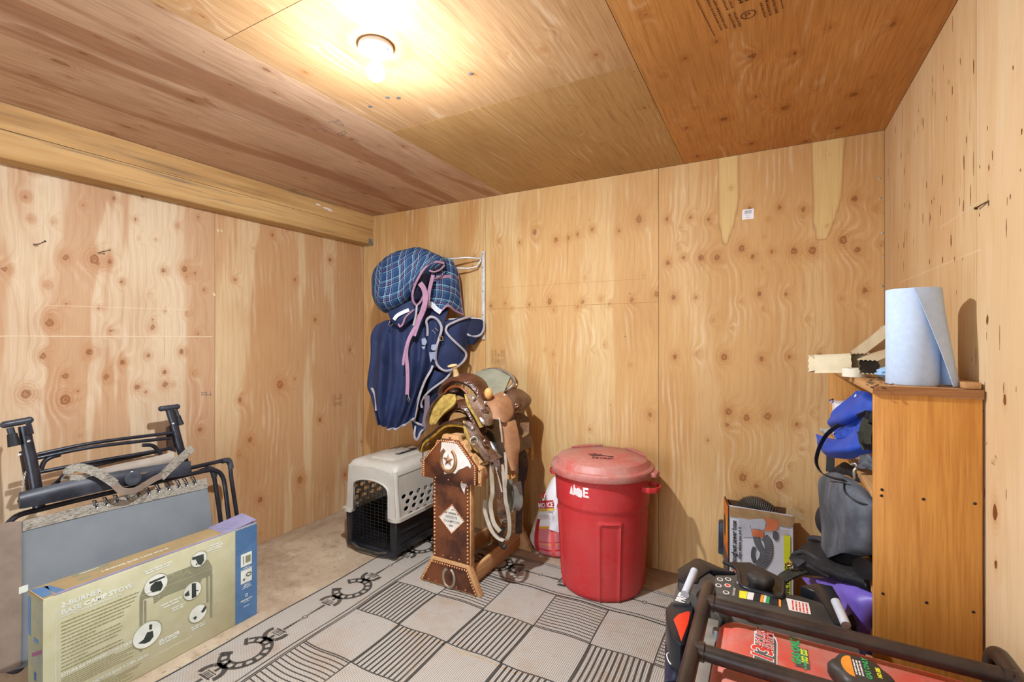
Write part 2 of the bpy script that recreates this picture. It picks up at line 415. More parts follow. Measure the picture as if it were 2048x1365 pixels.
def ply_panel(parent, O, U, V, w, h, m, knots=(), pales=(), res=.016, nrand=0, rr=(.006, .014), seed=1, aspect=1.25, name='plywood_panel', bow=0.0):
    U, V = Vector(U), Vector(V); N = U.cross(V); O = Vector(O); rnd = random.Random(seed)
    K = []
    for k in knots:
        q, r = k[0] - O, k[1]; K.append((q.dot(U), q.dot(V), r, k[2] if len(k) > 2 else aspect))
    for i in range(nrand):
        K.append((rnd.uniform(.02, w-.02), rnd.uniform(.02, h-.02), rnd.uniform(*rr), aspect))
    nu, nv = max(2, int(w/res)), max(2, int(h/res))
    g = .0012
    us = np.linspace(g, w-g, nu+1); vs = np.linspace(g, h-g, nv+1); UU, VV = np.meshgrid(us, vs)
    kd = np.full(UU.shape, 9.0); kw = np.zeros(UU.shape)
    for a, b, r, asp in K:
        d = np.sqrt((UU-a)**2 + ((VV-b)/asp)**2); kd = np.minimum(kd, d/r)
        kw += np.exp(-(d/(2.6*r+.012))**2) * min(1.0, .35 + r*26)
    pl = np.zeros(UU.shape)
    for poly, soft in pales:                       # pale veneer tongues: list of (u, v) centre/halfwidth rows (v, ulo, uhi)
        vv = np.array([q[0] for q in poly]); lo = np.array([q[1] for q in poly]); hi = np.array([q[2] for q in poly])
        o_ = np.argsort(vv); L = np.interp(VV, vv[o_], lo[o_]); R_ = np.interp(VV, vv[o_], hi[o_])
        e = np.minimum(UU-L, R_-UU); e = np.minimum(e, VV-vv.min())
        pl = np.maximum(pl, np.clip(e/soft, 0, 1))
    n = UU.size
    co = np.stack([UU.ravel(), VV.ravel(), bow*np.sin(np.pi*UU.ravel()/w)], 1)
    faces = []
    W1 = nu+1
    for i in range(nv):
        r0 = i*W1
        faces += [(r0+j, r0+j+1, r0+W1+j+1, r0+W1+j) for j in range(nu)]
    # edge skirt 9 mm deep
    bd = [j for j in range(W1)] + [i*W1+nu for i in range(1, nv+1)] + [nv*W1+j for j in range(nu-1, -1, -1)] + [i*W1 for i in range(nv-1, 0, -1)]
    sk = [(co[i][0], co[i][1], -.009) for i in bd]; k = len(bd)
    for i in range(k): faces.append((bd[i], n+i, n+(i+1) % k, bd[(i+1) % k]))
    me = bpy.data.meshes.new(name); me.from_pydata(np.concatenate([co, np.array(sk)]).tolist(), [], faces)
    for nm, arr in (('kd', kd), ('kw', kw), ('pale', pl)):
        at = me.attributes.new(nm, 'FLOAT', 'POINT'); at.data.foreach_set('value', np.concatenate([arr.ravel(), np.array([arr.ravel()[i] for i in bd])]).astype(np.float32))
    me.materials.append(m); me.update()
    o = bpy.data.objects.new(name, me); COL.objects.link(o)
    M = Matrix((U, V, N)).transposed().to_4x4(); M.translation = O - ORG[parent.name]
    o.parent = parent; o.matrix_local = M; ORG[o.name] = O
    o['_M'] = 0; del o['_M']
    return o
def kn(L, s, ox, oy, rpx=7, **pl):
    """knots measured in a crop of the photograph: (x, y[, radius]) / scale + offset"""
    out = []
    for q in L:
        p = P(ox+q[0]/s, oy+q[1]/s, **pl); zc = -p.x*sth + p.y*cth
        out.append((p, (q[2] if len(q) > 2 else rpx)/s*zc/F*.85) + ((q[3],) if len(q) > 3 else ()))
    return out

def slab(name, lo, hi, m):
    o = MB().box(lo, hi).build(name, m, origin=lo); o['kind'] = 'structure'; return o
BACK = mat('framing_dark', '#2a1d12', rough=.9)

# ------------------------------------------------------------------ floor
def floor_mat():
    t = NT('concrete_dirty'); v = t.coords()
    a = t.noise(v, 2.2, 6, .65, .4); b = t.noise(v, 11, 5, .7); c = t.noise(v, 60, 3)
    col = t.mix(t.ramp(a, [(.35, 0.0), (.68, 1.0)]), lin('#b9a890'), lin('#99836c'))
    col = t.mix(t.ramp(b, [(.5, 0.0), (.75, .7)]), col, lin('#84694e'))
    col = t.mix(t.ramp(t.noise(t.mapping(v, (1, 3, 1), (4, 4, 0)), 5, 5, .7), [(.62, 0.0), (.72, .55)]), col, lin('#cdbfae'))
    col = t.mix(t.ramp(c, [(.62, 0.0), (.72, .5)]), col, lin('#5c4630'))
    t.bump(t.math('ADD', b, c), .25, .003)
    return t.fin(col, .85, 0, .3)
YF = -1.5
slab('floor', (XL-.05, YF-2.0, -.06), (XR+.05, YB+.05, 0), floor_mat())

# ------------------------------------------------------------------ walls: backing + plywood sheets (each a part of its wall)
wb = slab('wall_back', (XL-.05, YB+.010, 0), (XR+.05, YB+.05, HC), BACK)
wl = slab('wall_left', (XL-.05, YF, 0), (XL-.010, YB+.009, HC), BACK)
wr = slab('wall_right', (XR+.010, YF, 0), (XR+.05, YB+.009, HC), BACK)
ce = slab('ceiling', (XL-.05, YF, HC+.010), (XR+.05, YB+.05, HC+.06), BACK)
SH = 1.219
# back wall, grain upright
kb3 = kn([(40,412,12),(180,400,11),(290,412,13),(120,462,6),(48,670,14),(138,640,12),(245,640,17),(338,640,18),(485,585,20),(550,635,14),(660,605,12),(795,600,20),(905,597,22),
          (1088,535,24),(1172,593,18),(1155,290,18),(1280,348,10),(1315,558,11),(712,340,14),(848,352,15),(640,412,8),(535,345,14),(620,515,6),(105,560,5),(80,875,15),(213,875,9),(590,855,15),
          (750,855,12),(478,900,7),(1078,882,8),(1218,835,17),(1245,665,6),(88,1228,15),(220,1212,9),(380,1230,20),(600,1240,15),(765,1228,12),(950,1215,14),(315,1012,8),(878,1005,8),(610,700,5),(1180,925,6)],
         2.967, 1320, 300, y=YB)
kb3 += kn([(130,600,16),(212,628,15),(308,622,16),(125,660,11),(442,660,10),(195,900,17),(257,940,12),(362,935,18),(35,730,6),(460,770,5),(640,900,8),(600,1020,8),(330,1100,8)], 2.275, 1400, 560, y=YB)
kb2 = kn([(413,320,20,1.4),(575,380,20),(670,365,14),(738,338,15),(850,300,15),(1055,310,14),(1205,222,26,1.4),(300,400,11),(140,388,10),(82,880,14),(188,862,10),(245,900,9),(372,873,13),(527,845,20,1.5),
          (560,907,12),(735,890,12),(780,850,16),(912,828,11),(985,865,13),(1150,835,18),(1340,790,22),(557,1248,9,1.6),(700,60,6),(850,1215,5)], 3.79, 960, 380, y=YB)
kb2 += [(P(1210, 690, y=YB), .008), (P(1260, 730, y=YB), .006), (P(1090, 700, y=YB), .006), (P(1300, 830, y=YB), .012), (P(1280, 990, y=YB), .014), (P(1180, 860, y=YB), .008)]
X1, X2 = XL+SH, XL+2*SH
def uvof(px, py, O): q = P(px, py, y=YB); return q.x-O, q.z
t1 = [(uvof(1400, 262, X2)[1]+.1, uvof(1432, 300, X2)[0], uvof(1478, 300, X2)[0]), (uvof(1450, 400, X2)[1], uvof(1436, 400, X2)[0], uvof(1480, 400, X2)[0]),
      (uvof(1450, 450, X2)[1], uvof(1437, 450, X2)[0], uvof(1470, 450, X2)[0]), (uvof(1450, 490, X2)[1], uvof(1445, 490, X2)[0], uvof(1456, 490, X2)[0])]
t2 = [(HC, uvof(1620, 300, X2)[0], uvof(1693, 300, X2)[0]), (uvof(1650, 400, X2)[1], uvof(1625, 400, X2)[0], uvof(1685, 400, X2)[0]),
      (uvof(1650, 440, X2)[1], uvof(1624, 440, X2)[0], uvof(1672, 440, X2)[0]), (uvof(1645, 482, X2)[1], uvof(1632, 482, X2)[0], uvof(1655, 482, X2)[0])]
bp1 = ply_panel(wb, (XL, YB, 0), (1, 0, 0), (0, 0, 1), SH, HC, PLY_B1, kn([(65,270,10),(620,1490,8)], 3.1, 680, 460, y=YB), nrand=14, seed=4, rr=(.005, .011))
bp2 = ply_panel(wb, (X1, YB, 0), (1, 0, 0), (0, 0, 1), SH, HC, PLY_B2, kb2, nrand=6, seed=5, rr=(.003, .006))
bp3 = ply_panel(wb, (X2, YB, 0), (1, 0, 0), (0, 0, 1), XR-X2, HC, PLY_B3, kb3, [(t1, .016), (t2, .016)], nrand=16, seed=6, rr=(.003, .006))
# left wall (across the sheet = +y, seen from the right)
kl = kn([(215,30,14),(152,188,12),(185,320,9),(318,336,10),(498,242,10),(676,197,13),(804,325,10),(848,187,12),(1048,360,8),(1177,313,9),(25,620,17),(390,550,18),(648,575,15),(560,560,26,1.3),(580,598,8),(720,693,10),
         (275,712,9),(397,828,10),(582,848,9),(300,890,10),(295,938,22),(662,987,13),(255,1135,19),(530,1110,19),(388,1255,19),(630,1258,17),(458,1340,11),(155,1360,26),(970,628,14),(1155,645,11),(1095,620,16,1.4),(1110,662,7),
         (1210,743,9),(893,770,7),(978,867,7),(1110,882,7),(908,922,8),(907,965,15),(1172,1000,10),(878,1132,13),(1076,1110,15),(975,1230,14),(1148,1237,9),(1025,1305,8),(815,1320,17),(1305,555,8),(828,436,6),(922,445,6),(500,1150,7)],
        2.967, 0, 330, x=XL)
kl += [(P(245, 725, x=XL), .012), (P(330, 770, x=XL), .014), (P(130, 800, x=XL), .02), (P(400, 860, x=XL), .012)]
kl2 = [(P(a, b, x=XL), r) for a, b, r in [(560,770,.022),(500,880,.014),(630,640,.012),(660,520,.014),(480,800,.013),(590,560,.010),(600,960,.020),(700,700,.012),(545,470,.01),(690,950,.012),(470,560,.01),(640,840,.014),(520,1000,.016)]]
YL1, YL2 = YB-SH, YB-2*SH
ply_panel(wl, (XL, YL1, 0), (0, 1, 0), (0, 0, 1), SH, HC, PLY_L2, kl2, nrand=8, seed=8, rr=(.004, .009))
ply_panel(wl, (XL, YL2, 0), (0, 1, 0), (0, 0, 1), SH, HC, PLY_L, kl, nrand=6, seed=9, rr=(.004, .008))
ply_panel(wl, (XL, YL2-SH, 0), (0, 1, 0), (0, 0, 1), SH, HC, PLY_L, nrand=40, seed=10, res=.03)
ply_panel(wl, (XL, YF, 0), (0, 1, 0), (0, 0, 1), YL2-SH-YF, HC, PLY_L2, nrand=10, seed=11, res=.04)
# right wall: dark pitch slits
kr = kn([(533,95,5,9),(457,65,3,7),(247,420,4,9),(478,640,5,9),(405,1085,6,6),(245,960,4,8),(288,955,4,5),(357,1195,5,4),(283,1205,4,4),(475,890,4,9),(356,740,4,8),(265,770,3,7),(493,510,4,6),(140,690,3,8),(135,1110,3,6),
         (105,1120,3,6),(295,865,4,3),(308,845,3,3),(220,348,3,3),(425,1190,4,4),(380,390,2,9),(412,230,4,7),(170,890,3,7),(120,600,3,6),(470,1190,3,3),(640,600,4,8),(620,670,5,4),(612,445,3,5),(742,835,4,4),(758,100,5,3),(807,465,5,4),
         (566,938,4,3),(568,665,4,3)], 2.844, 1760, 100, x=XR)
kr += [(P(1990, 1025, x=XR), .009, 2.2), (P(1992, 1130, x=XR), .005, 2.0), (P(1975, 640, x=XR), .004, 3.0), (P(2010, 800, x=XR), .005, 2.5)]
YR1 = 1.746
ply_panel(wr, (XR, YB, 0), (0, -1, 0), (0, 0, 1), YB-YR1, HC, PLY_R, kr, nrand=0, seed=12, res=.012)
ply_panel(wr, (XR, YR1, 0), (0, -1, 0), (0, 0, 1), SH, HC, PLY_R2, kr, nrand=3, seed=13, rr=(.003, .005), aspect=3)
ply_panel(wr, (XR, YR1-SH, 0), (0, -1, 0), (0, 0, 1), SH, HC, PLY_R2, nrand=20, seed=14, res=.03, rr=(.003, .005), aspect=3)
ply_panel(wr, (XR, YR1-2*SH, 0), (0, -1, 0), (0, 0, 1), YR1-2*SH-YF, HC, PLY_R2, nrand=10, seed=15, res=.04)
PITCH = mat('pitch_streak_brown', '#5c3016', '#7c4722', .5, scale=60, stretch=(1, 1, .3))
ps = MB(); rnd = random.Random(17)
for k in kr:
    a_ = k[2] if len(k) > 2 else 2; q = k[0]; w_ = k[1]*1.45; h_ = w_*a_*.75; b_ = rnd.uniform(-.12, .12)
    poly = [(w_*math.cos(t_)*(1+.3*rnd.uniform(-1, 1)) + b_*h_*math.sin(t_), h_*math.sin(t_)*abs(math.sin(t_))**.3) for t_ in [2*math.pi*i_/12 for i_ in range(12)]]
    ps.prism(poly, q + Vector((-.0006, 0, 0)), (0, -1, 0), (0, 0, 1), .0004)
for i_ in range(90):
    y_ = rnd.uniform(1.25, 2.86); z_ = rnd.uniform(.1, 2.38); w_ = rnd.uniform(.0008, .0026)*(1 if y_ > YR1 else .7); h_ = rnd.uniform(.006, .035)
    ps.prism([(-w_, 0), (0, -h_), (w_, 0), (w_*.5, h_*.8), (0, h_)], (XR-.0006, y_, z_), (0, -1, 0), (0, 0, 1), .0004)
q = ps.build('pitch_streak', PITCH, wr); q['kind'] = 'stuff'
# front wall with the open barn doorway the daylight comes in by (behind the camera)
wf = slab('wall_front', (XL-.05, YF-.05, 0), (-2.3, YF, HC), PLY_B1)
f2 = MB().box((-.2, YF-.05, 0), (XR+.05, YF, HC)).box((-2.3, YF-.05, 2.05), (-.2, YF, HC)).build('wall_front_jamb', PLY_B1, wf)
f2.name = 'plywood_panel'
# ceiling sheets (seen from below: u = +x, v = +y  ->  normal must point down, so u = -x)
CA, CC, CD, CB = -1.64, -.43, 1.76, .943
def kc(L, s, ox, oy): return kn(L, s, ox, oy, z=HC)
kc1 = kc([(400,152,9,2),(460,214,8,2),(340,218,12,2),(245,255,16,2.4),(565,157,8,2),(655,25,11,2),(140,315,9,2.4),(200,364,7,2.4),(105,370,9,2.4),(285,317,7,2),(905,385,7,2),(780,410,12,2),(845,408,7,2),(632,497,6,2),(520,520,9,2.5),
          (655,465,7,2),(1090,285,13,1.7),(940,348,9,2),(948,600,5,2),(938,630,5,2),(1495,637,6,2),(1475,665,6,2),(1200,550,5,2),(585,518,6,2),(150,130,7,2),(540,85,7,2),(1225,515,6,2),(1655,600,8,2),(1555,600,6,2),(1440,570,9,2),(1450,790,5,2),
          (1700,745,5,2),(1610,770,5,2),(430,815,6,2),(1250,730,5,2)], 2.048, 0, 0)
kc2 = kc([(335,178,9),(522,195,9),(370,117,5),(85,265,9),(366,257,6),(200,190,4)], 1.784, 900, 0) + kc([(825,67,12),(1250,297,10),(1085,45,8),(790,8,12),(1490,655,8),(1310,185,4)], 2.048, 0, 0)
kc3 = kc([(692,385,9),(447,385,6),(545,512,5),(590,455,4),(465,470,5),(90,478,5)], 1.784, 900, 0)
kc4 = kc([(695,50,11),(840,207,10),(953,147,10),(1078,200,16),(1230,190,11),(1352,97,11),(1578,87,13),(1508,275,7),(1440,338,15),(1195,385,15),(1092,345,8),(978,425,14),(845,457,9),(883,558,9),(760,272,8),(878,385,6),(1075,513,11),
          (1385,457,11),(1680,175,6),(1115,390,4),(923,323,4),(1295,322,4),(1270,505,10)], 1.784, 900, 0)
def cpan(x0, x1, y0, y1, m, k=(), **kw):
    return ply_panel(ce, (x1, y0, HC), (-1, 0, 0), (0, 1, 0), x1-x0, y1-y0, m, k, **kw)
cp1 = cpan(XL, CA, .46, YB, PLY_C1, kc1, seed=20, nrand=8, rr=(.004, .008), aspect=2)
cpan(XL, CA, YF, .46, PLY_C1, seed=21, nrand=30, res=.03, aspect=2)
cp3 = cpan(CA, CC, CD, YB, PLY_C3, kc3, seed=22)
cp2 = cpan(CA, CC, CB, CD, PLY_C2, kc2, seed=23)
cpan(CA, CC, YF, CB, PLY_C2, kc2, seed=24, nrand=20)
cp4 = cpan(CC, XR, .46, YB, PLY_C4, kc4, seed=25)
cpan(CC, XR, YF, .46, PLY_C4, seed=26, nrand=20, res=.03)

# ------------------------------------------------------------------ timber beam along the left wall
def beam_mat(name, base, light, dark):
    t = NT(name); v = t.coords()
    g = t.noise(t.mapping(v, (40, 1.2, 40)), 1, 4, .6, .3); b = t.noise(t.mapping(v, (6, .9, 9), (2, 0, 1)), 1, 4, .6)
    col = t.mix(t.ramp(g, [(.35, 0.0), (.7, .8)]), lin(light), lin(base))
    col = t.mix(t.ramp(b, [(.45, 0.0), (.72, .8)]), col, lin(dark))
    st = t.noise(t.mapping(v, (30, .8, 30), (5, 3, 2)), 1, 4, .7)
    col = t.mix(t.ramp(st, [(.56, 0.0), (.68, .75)]), col, lin('#5f564c'))
    t.bump(g, .3, .002); return t.fin(col, .65, 0, .3)
BEAM = beam_mat('fir_timber', '#bb9058', '#c9a46e', '#92683a')
BZ = 2.172
beam = MB()
xf = XL+.112
# profile in x-z with a drying crack running along the face and grooves below
prof = [(XL+.004, HC-.002), (XL+.004, BZ), (XL+.030, BZ), (XL+.034, BZ+.006), (XL+.038, BZ), (XL+.070, BZ), (XL+.074, BZ+.005), (XL+.078, BZ), (xf-.006, BZ), (xf, BZ+.006), (xf, 2.292), (xf-.010, 2.2935), (xf, 2.295), (xf, HC-.002)]
y0, y1 = YF+.01, YB-.002; k = len(prof)
beam.add([(a, y0, b) for a, b in prof] + [(a, y1, b) for a, b in prof], [(i, (i+1) % k, k+(i+1) % k, k+i) for i in range(k)] + [tuple(range(k))[::-1], tuple(range(k, 2*k))])
bo = beam.build('beam', BEAM); bo['kind'] = 'structure'
GALV = mat('galvanised_steel', '#aeb2b4', '#8d9296', .45, .8, 30)
MB().box((xf, YB-.05, BZ-.004), (xf+.003, YB-.002, BZ+.045)).box((xf-.03, YB-.05, BZ-.006), (xf+.003, YB-.002, BZ-.003)).build('beam_bracket', GALV, bo)
WHITEP = mat('white_paint', '#e9e7e2', '#d8d6d0', .6)
sm = MB()
for a, b, w, h in ((2.33, 2.372, .05, .006), (2.39, 2.362, .09, .008), (2.44, 2.352, .05, .005)):
    sm.prism([(0, 0), (w*.3, -h*.8), (w, -h*.5), (w*.9, h*.5), (w*.3, h)], (xf+.0006, a, b), (0, 1, 0), (0, 0, 1), .001)
sm.build('paint_smear', WHITEP, bo)
# ------------------------------------------------------------------ ceiling light
LX, LY = -1.202, 1.215
PORC = mat('white_porcelain', '#eceae6', '#e2e0dc', .25)
lt = empty('ceiling_light', (LX, LY, HC), 'white porcelain lampholder with one lit bare bulb on the plywood ceiling', 'lamp')
MB().lathe([(0, 0), (.058, 0), (.060, -.004), (.060, -.012), (.056, -.016), (.03, -.019), (.0, -.019)], (LX, LY, HC), 32).build('base_plate', PORC, lt)
MB().lathe([(.030, -.017), (.026, -.024), (.022, -.034), (.0215, -.044), (.018, -.046), (.0, -.046)], (LX, LY, HC), 24).build('socket', PORC, lt)
for s in (-1, 1):
    MB().lathe([(0, -.021), (.004, -.0205), (.005, -.016)], (LX+s*.042, LY+s*.012, HC), 10).build('screw', GALV, lt)
tb = NT('lit_bulb'); tb.b.inputs['Emission Color'].default_value = (.86, .93, 1, 1); tb.b.inputs['Emission Strength'].default_value = BULB_STRENGTH
BULB = tb.fin(lin('#ffffff'), .4)
tb = NT('lit_bulb_side'); tb.b.inputs['Emission Color'].default_value = (.9, .95, 1, 1); tb.b.inputs['Emission Strength'].default_value = BULB_STRENGTH*.014
BULB2 = tb.fin(lin('#ffffff'), .4)
MB().lathe([(.013, -.046), (.015, -.056), (.024, -.07), (.0295, -.084)], (LX, LY, HC), 24).build('bulb_neck', BULB2, lt)
MB().lathe([(.0295, -.082), (.0306, -.0915), (.0296, -.0995), (.0265, -.1068)], (LX, LY, HC), 24).build('bulb_side', BULB2, lt)
MB().lathe([(.0265, -.1068), (.0216, -.1132), (.0153, -.118), (.0079, -.1211), (0, -.1221)], (LX, LY, HC), 24).build('bulb', BULB, lt)

# ------------------------------------------------------------------ marks on the wood
INK = mat('faded_black_ink', '#6b4a2e', '#7d5838', .8)
INK2 = mat('ceiling_ink', '#5a3418', '#6a4020', .8)
def stamp(name, panel, M, s, m, seed):
    """a mill stamp: upright rules, a ringed mark and columns of small print running up the sheet"""
    rnd = random.Random(seed); b = MB(); o = M.translation; u = M.col[0].to_3d(); v = M.col[1].to_3d(); n = M.col[2].to_3d(); o = o + n*.0006
    def bar(x0, y0, x1, y1): b.prism(rect(x0*s, y0*s, x1*s, y1*s), o, u, v, .0004)
    def col(x, y0, y1, w):
        y = y0
        while y < y1:
            h = rnd.uniform(.015, .05); bar(x, y, x+w*rnd.uniform(.6, 1), min(y+h, y1)); y += h + .018
    bar(0, 0, .012, 1); bar(.97, .05, .982, .95)
    for x in (.12, .19): col(x, .08, .92, .03)
    for x in (.30, .37): col(x, .0, .42, .035); col(x, .52, .96, .03)
    for x in (.72, .79, .87): col(x, .0, .40, .04); col(x, .5, .95, .04)
    ring = ellipse(.54, .22, .105, .105, 20); r2 = ellipse(.54, .22, .085, .085, 20)
    for i in range(20): b.prism([tuple(q*s for q in p) for p in (ring[i], ring[(i+1) % 20], r2[(i+1) % 20], r2[i])], o, u, v, .0004)
    bar(.50, .16, .515, .28); bar(.515, .26, .56, .275); bar(.55, .22, .565, .275); bar(.515, .215, .565, .228)
    for x in (.48, .56): bar(x, .55, x+.06, .58); bar(x, .62, x+.06, .65); bar(x+.02, .55, x+.035, .72)
    q = b.build(name, m, panel); q['kind'] = 'stuff'; return q
def rel(panel): return panel
stamp('mill_stamp', wb, frame(P(982, 730, y=YB), (1, 0, 0), (0, 0, 1)), .115, INK, 1)
stamp('mill_stamp', wl, frame(P(664, 815, x=XL), (0, 1, 0), (0, 0, 1)), .10, INK, 2)
p0 = P(1440, 78, z=HC); p1 = P(1540, 42, z=HC)
stamp('mill_stamp', ce, frame(P(1428, 72, z=HC), (p1-p0), (p1-p0).cross(Vector((0, 0, 1)))), .21, INK2, 3)
# pencil writing on the ceiling
PENC = mat('pencil_grey', '#6c6360', '#7a706a', .8)
pb = MB()
def scr(L, m=pb, r=.0016): m.tube([q + Vector((0, 0, -.0006)) for q in pts(L, z=HC)], r, 5, flat=((0, 0, 1), .3))
for L in ([(626,256),(634,262)], [(633,258),(648,254)], [(645,257),(655,262),(650,264)], [(656,244),(670,243),(678,240)], [(672,242),(686,248),(688,252),(676,249),(668,245)], [(674,238),(682,243)],
          [(674,268),(690,262),(693,266),(681,273),(674,268)], [(682,266),(690,270)], [(698,276),(704,279),(716,281)], [(700,277),(712,282)]): scr(L)
pw = pb.build('pencil_mark', PENC, ce)
kb = MB()
for L in ([(402,790),(424,790)], [(404,784),(404,793)], [(413,783),(413,793)], [(421,783),(421,793)], [(402,786),(414,786)]):
    kb.tube([q + Vector((.0006, 0, 0)) for q in pts(L, x=XL)], .0014, 5)
kb.build('pencil_mark', PENC, wl)
# chalk lines snapped across the sheets
CHALK = mat('scored_line_dark', '#b98a54', '#a87a48', .8); CHALK2 = mat('scored_line_pale', '#ead8bd', '#e0caa8', .8)
def line(a, b, m, par, w=.0012, **pl):
    q = MB().tube([P(*a, **pl), P(*b, **pl)], w, 4).build('scored_line', m, par); return q
line((972, 619), (1318, 604), CHALK, wb, y=YB); line((985, 577), (1300, 557), CHALK, wb, .0008, y=YB)
line((0, 673), (424, 674), CHALK2, wl, .0018, x=XL); line((90, 611), (380, 620), CHALK2, wl, .0012, x=XL)
line((1800, 565), (1960, 500), CHALK2, wr, .001, x=XR); line((1880, 455), (1956, 405), CHALK2, wr, .001, x=XR)
# sticker
LABELW = mat('paper_white', '#e8e8ea', '#dcdce0', .6); PGREY = mat('print_grey', '#9a9aa0', rough=.7)
p0 = P(1484, 440, y=YB)
st = empty('sticker', p0, 'small white barcode sticker high on the back wall plywood', 'sticker')
Ms = frame(p0, (1, 0, 0), (0, 0, 1))
decal('label_paper', [(0, 0), (.058, .0), (.058, .056), (.002, .055)], Ms, LABELW, st)
bc = MB(); rnd = random.Random(3); x = .012
while x < .048:
    w = rnd.choice((.001, .0015, .003)); bc.prism(rect(x, .03, x+w, .049), p0 + Vector((0, -.0008, 0)), (1, 0, 0), (0, 0, 1), .0003); x += w + rnd.choice((.001, .0015))
bc.prism(rect(.018, .021, .038, .0235), p0 + Vector((0, -.0008, 0)), (1, 0, 0), (0, 0, 1), .0003).prism(rect(.018, .009, .038, .0125), p0 + Vector((0, -.0008, 0)), (1, 0, 0), (0, 0, 1), .0003)
q = bc.build('barcode', PGREY, st); q['kind'] = 'stuff'
# nails and screw heads
NAIL = mat('rusty_nail', '#6b5a44', '#4e3c2a', .5, .6, 60)
def nail(path, r, label):
    b = MB().tube(path, r, 8); a, c = Vector(path[-1]), Vector(path[-2]); d = (a-c).normalized()
    b.lathe([(0, .0), (r*2.2, 0), (r*2.2, .0016), (0, .0016)], a, 10, d)
    o = b.build('bent_nail', NAIL); return tag(o, label, 'nail', None)
a = P(67, 489, x=XL); nail([a, a+Vector((.03, .010, .0)), a+Vector((.06, .022, .012))], .0022, 'bent rusty nail sticking out of the left wall, left of the one by the burr')
a = P(196, 506, x=XL); nail([a, a+Vector((.035, .010, .005)), a+Vector((.055, .028, .014))], .0022, 'bent nail by the burr in the left wall plywood')
a = P(1978, 402, x=XR); nail([a+Vector((0, 0, -.012)), a, a+Vector((-.006, .03, -.002)), a+Vector((-.008, .058, -.004))], .002, 'bent nail lying sideways on the right wall near its seam')
sc = MB()
for px, py in ((1759,357),(1761,397),(1765,466),(1768,513),(1765,573),(1763,655)): sc.lathe([(0, .001), (.005, .0008), (.0055, 0)], P(px, py, y=YB), 10, (0, -1, 0))
q = sc.build('screw_head', GALV, wb); q['kind'] = 'stuff'
sc = MB()
for px, py in ((942,148),(775,195),(797,196),(740,213)): sc.lathe([(0, .001), (.009, .0008), (.0105, 0)], P(px, py, z=HC), 12, (0, 0, -1))
q = sc.build('screw_head', GALV, ce); q['kind'] = 'stuff'
# bare spots of pale filler on the left wall
FILL = mat('filler_pale', '#e0cc9c', rough=.7)
fb = MB()
for px, py in ((436, 461), (428, 589), (443, 462)):
    q = P(px, py, x=XL); fb.prism(ellipse(0, 0, .006, .011, 8, .5), q + Vector((.0005, 0, 0)), (0, 1, 0), (0, 0, 1), .0005)
fb.build('filler_patch', FILL, wl)
# ------------------------------------------------------------------ rug
def rug_mat():
    t = NT('rug_woven_cream'); v = t.coords()
    sx = t.n('ShaderNodeSeparateXYZ'); t.l(v, sx.inputs[0])
    # cords of the weave run along y, each a little braided
    w = t.math('SINE', t.math('MULTIPLY', sx.outputs[0], 2*math.pi/.0085))
    w2 = t.math('SINE', t.math('ADD', t.math('MULTIPLY', sx.outputs[1], 2*math.pi/.012), t.math('MULTIPLY', sx.outputs[0], 300)))
    h = t.math('ADD', t.math('MULTIPLY', w, .5), t.math('MULTIPLY', w2, .2))
    col = t.mix(t.sstep(h, -.5, .2), lin('#857b70'), lin('#b4ada3'))
    d = t.noise(v, 3.2, 6, .68); d2 = t.noise(v, 14, 5, .7)
    col = t.mix(t.ramp(d, [(.5, 0.0), (.74, .62)]), col, lin('#97795a'))
    col = t.mix(t.ramp(d2, [(.6, 0.0), (.76, .5)]), col, lin('#8a6a48'))
    t.bump(h, .6, .002); return t.fin(col, .9, 0, .2)
RUG = rug_mat()
def dark_rug():
    t = NT('rug_woven_charcoal'); v = t.coords()
    n = t.noise(v, 40, 3); d = t.noise(v, 4, 5, .7)
    col = t.mix(n, lin('#3a3632'), lin('#4c4640')); col = t.mix(t.ramp(d, [(.55, 0.0), (.75, .5)]), col, lin('#7c6650'))
    return t.fin(col, .9, 0, .2)
RUGD = dark_rug()
TAN = mat('tan_thread', '#b99a6c', '#a08458', .8)
RX0, RX1, RY0, RY1 = -2.175, .20, -.9, 2.655
RZ = .0027
m_, n_ = 60, 40
G = []
for i in range(m_):
    row = []
    for j in range(n_):
        x = RX0 + (RX1-RX0)*j/(n_-1); y = RY0 + (RY1-RY0)*i/(m_-1)
        row.append(Vector((x, y, .0013)))
    G.append(row)
rug = MB().grid(G, .0016, uv=False).build('rug', RUG, origin=((RX0+RX1)/2, (RY0+RY1)/2, 0))
tag(rug, 'flat woven cream stable rug with charcoal horseshoe border and checked stripe centre', 'rug')
rnd = random.Random(5)
def wv(x, y): return Vector((x + .004*math.sin(9*y + x*4) * 1, y + .0045*math.sin(21*x + 3*y), RZ))
def stripe(b, a, c, w, n=10):
    a, c = Vector(a), Vector(c); p = [a.lerp(c, i/n) for i in range(n+1)]
    b.ribbon([wv(q.x, q.y) for q in p], (c-a).cross(Vector((0, 0, 1))), w, .0008)
bd = MB()
bx, by = -1.868, 2.352
for o in (0, .022):
    stripe(bd, (bx-o, RY0+.3, 0), (bx-o, by+o, 0), .0058, 60); stripe(bd, (bx-o, by+o, 0), (RX1-.3, by+o, 0), .0058, 50)
stripe(bd, (RX0+.006, RY0, 0), (RX0+.006, RY1, 0), .009, 60); stripe(bd, (RX0, RY1-.03, 0), (RX1, RY1-.03, 0), .004, 40); stripe(bd, (RX0, RY1-.012, 0), (RX1, RY1-.012, 0), .003, 40)
bd.build('border_line', RUGD, rug)
CX, CYR = .2868, .3035
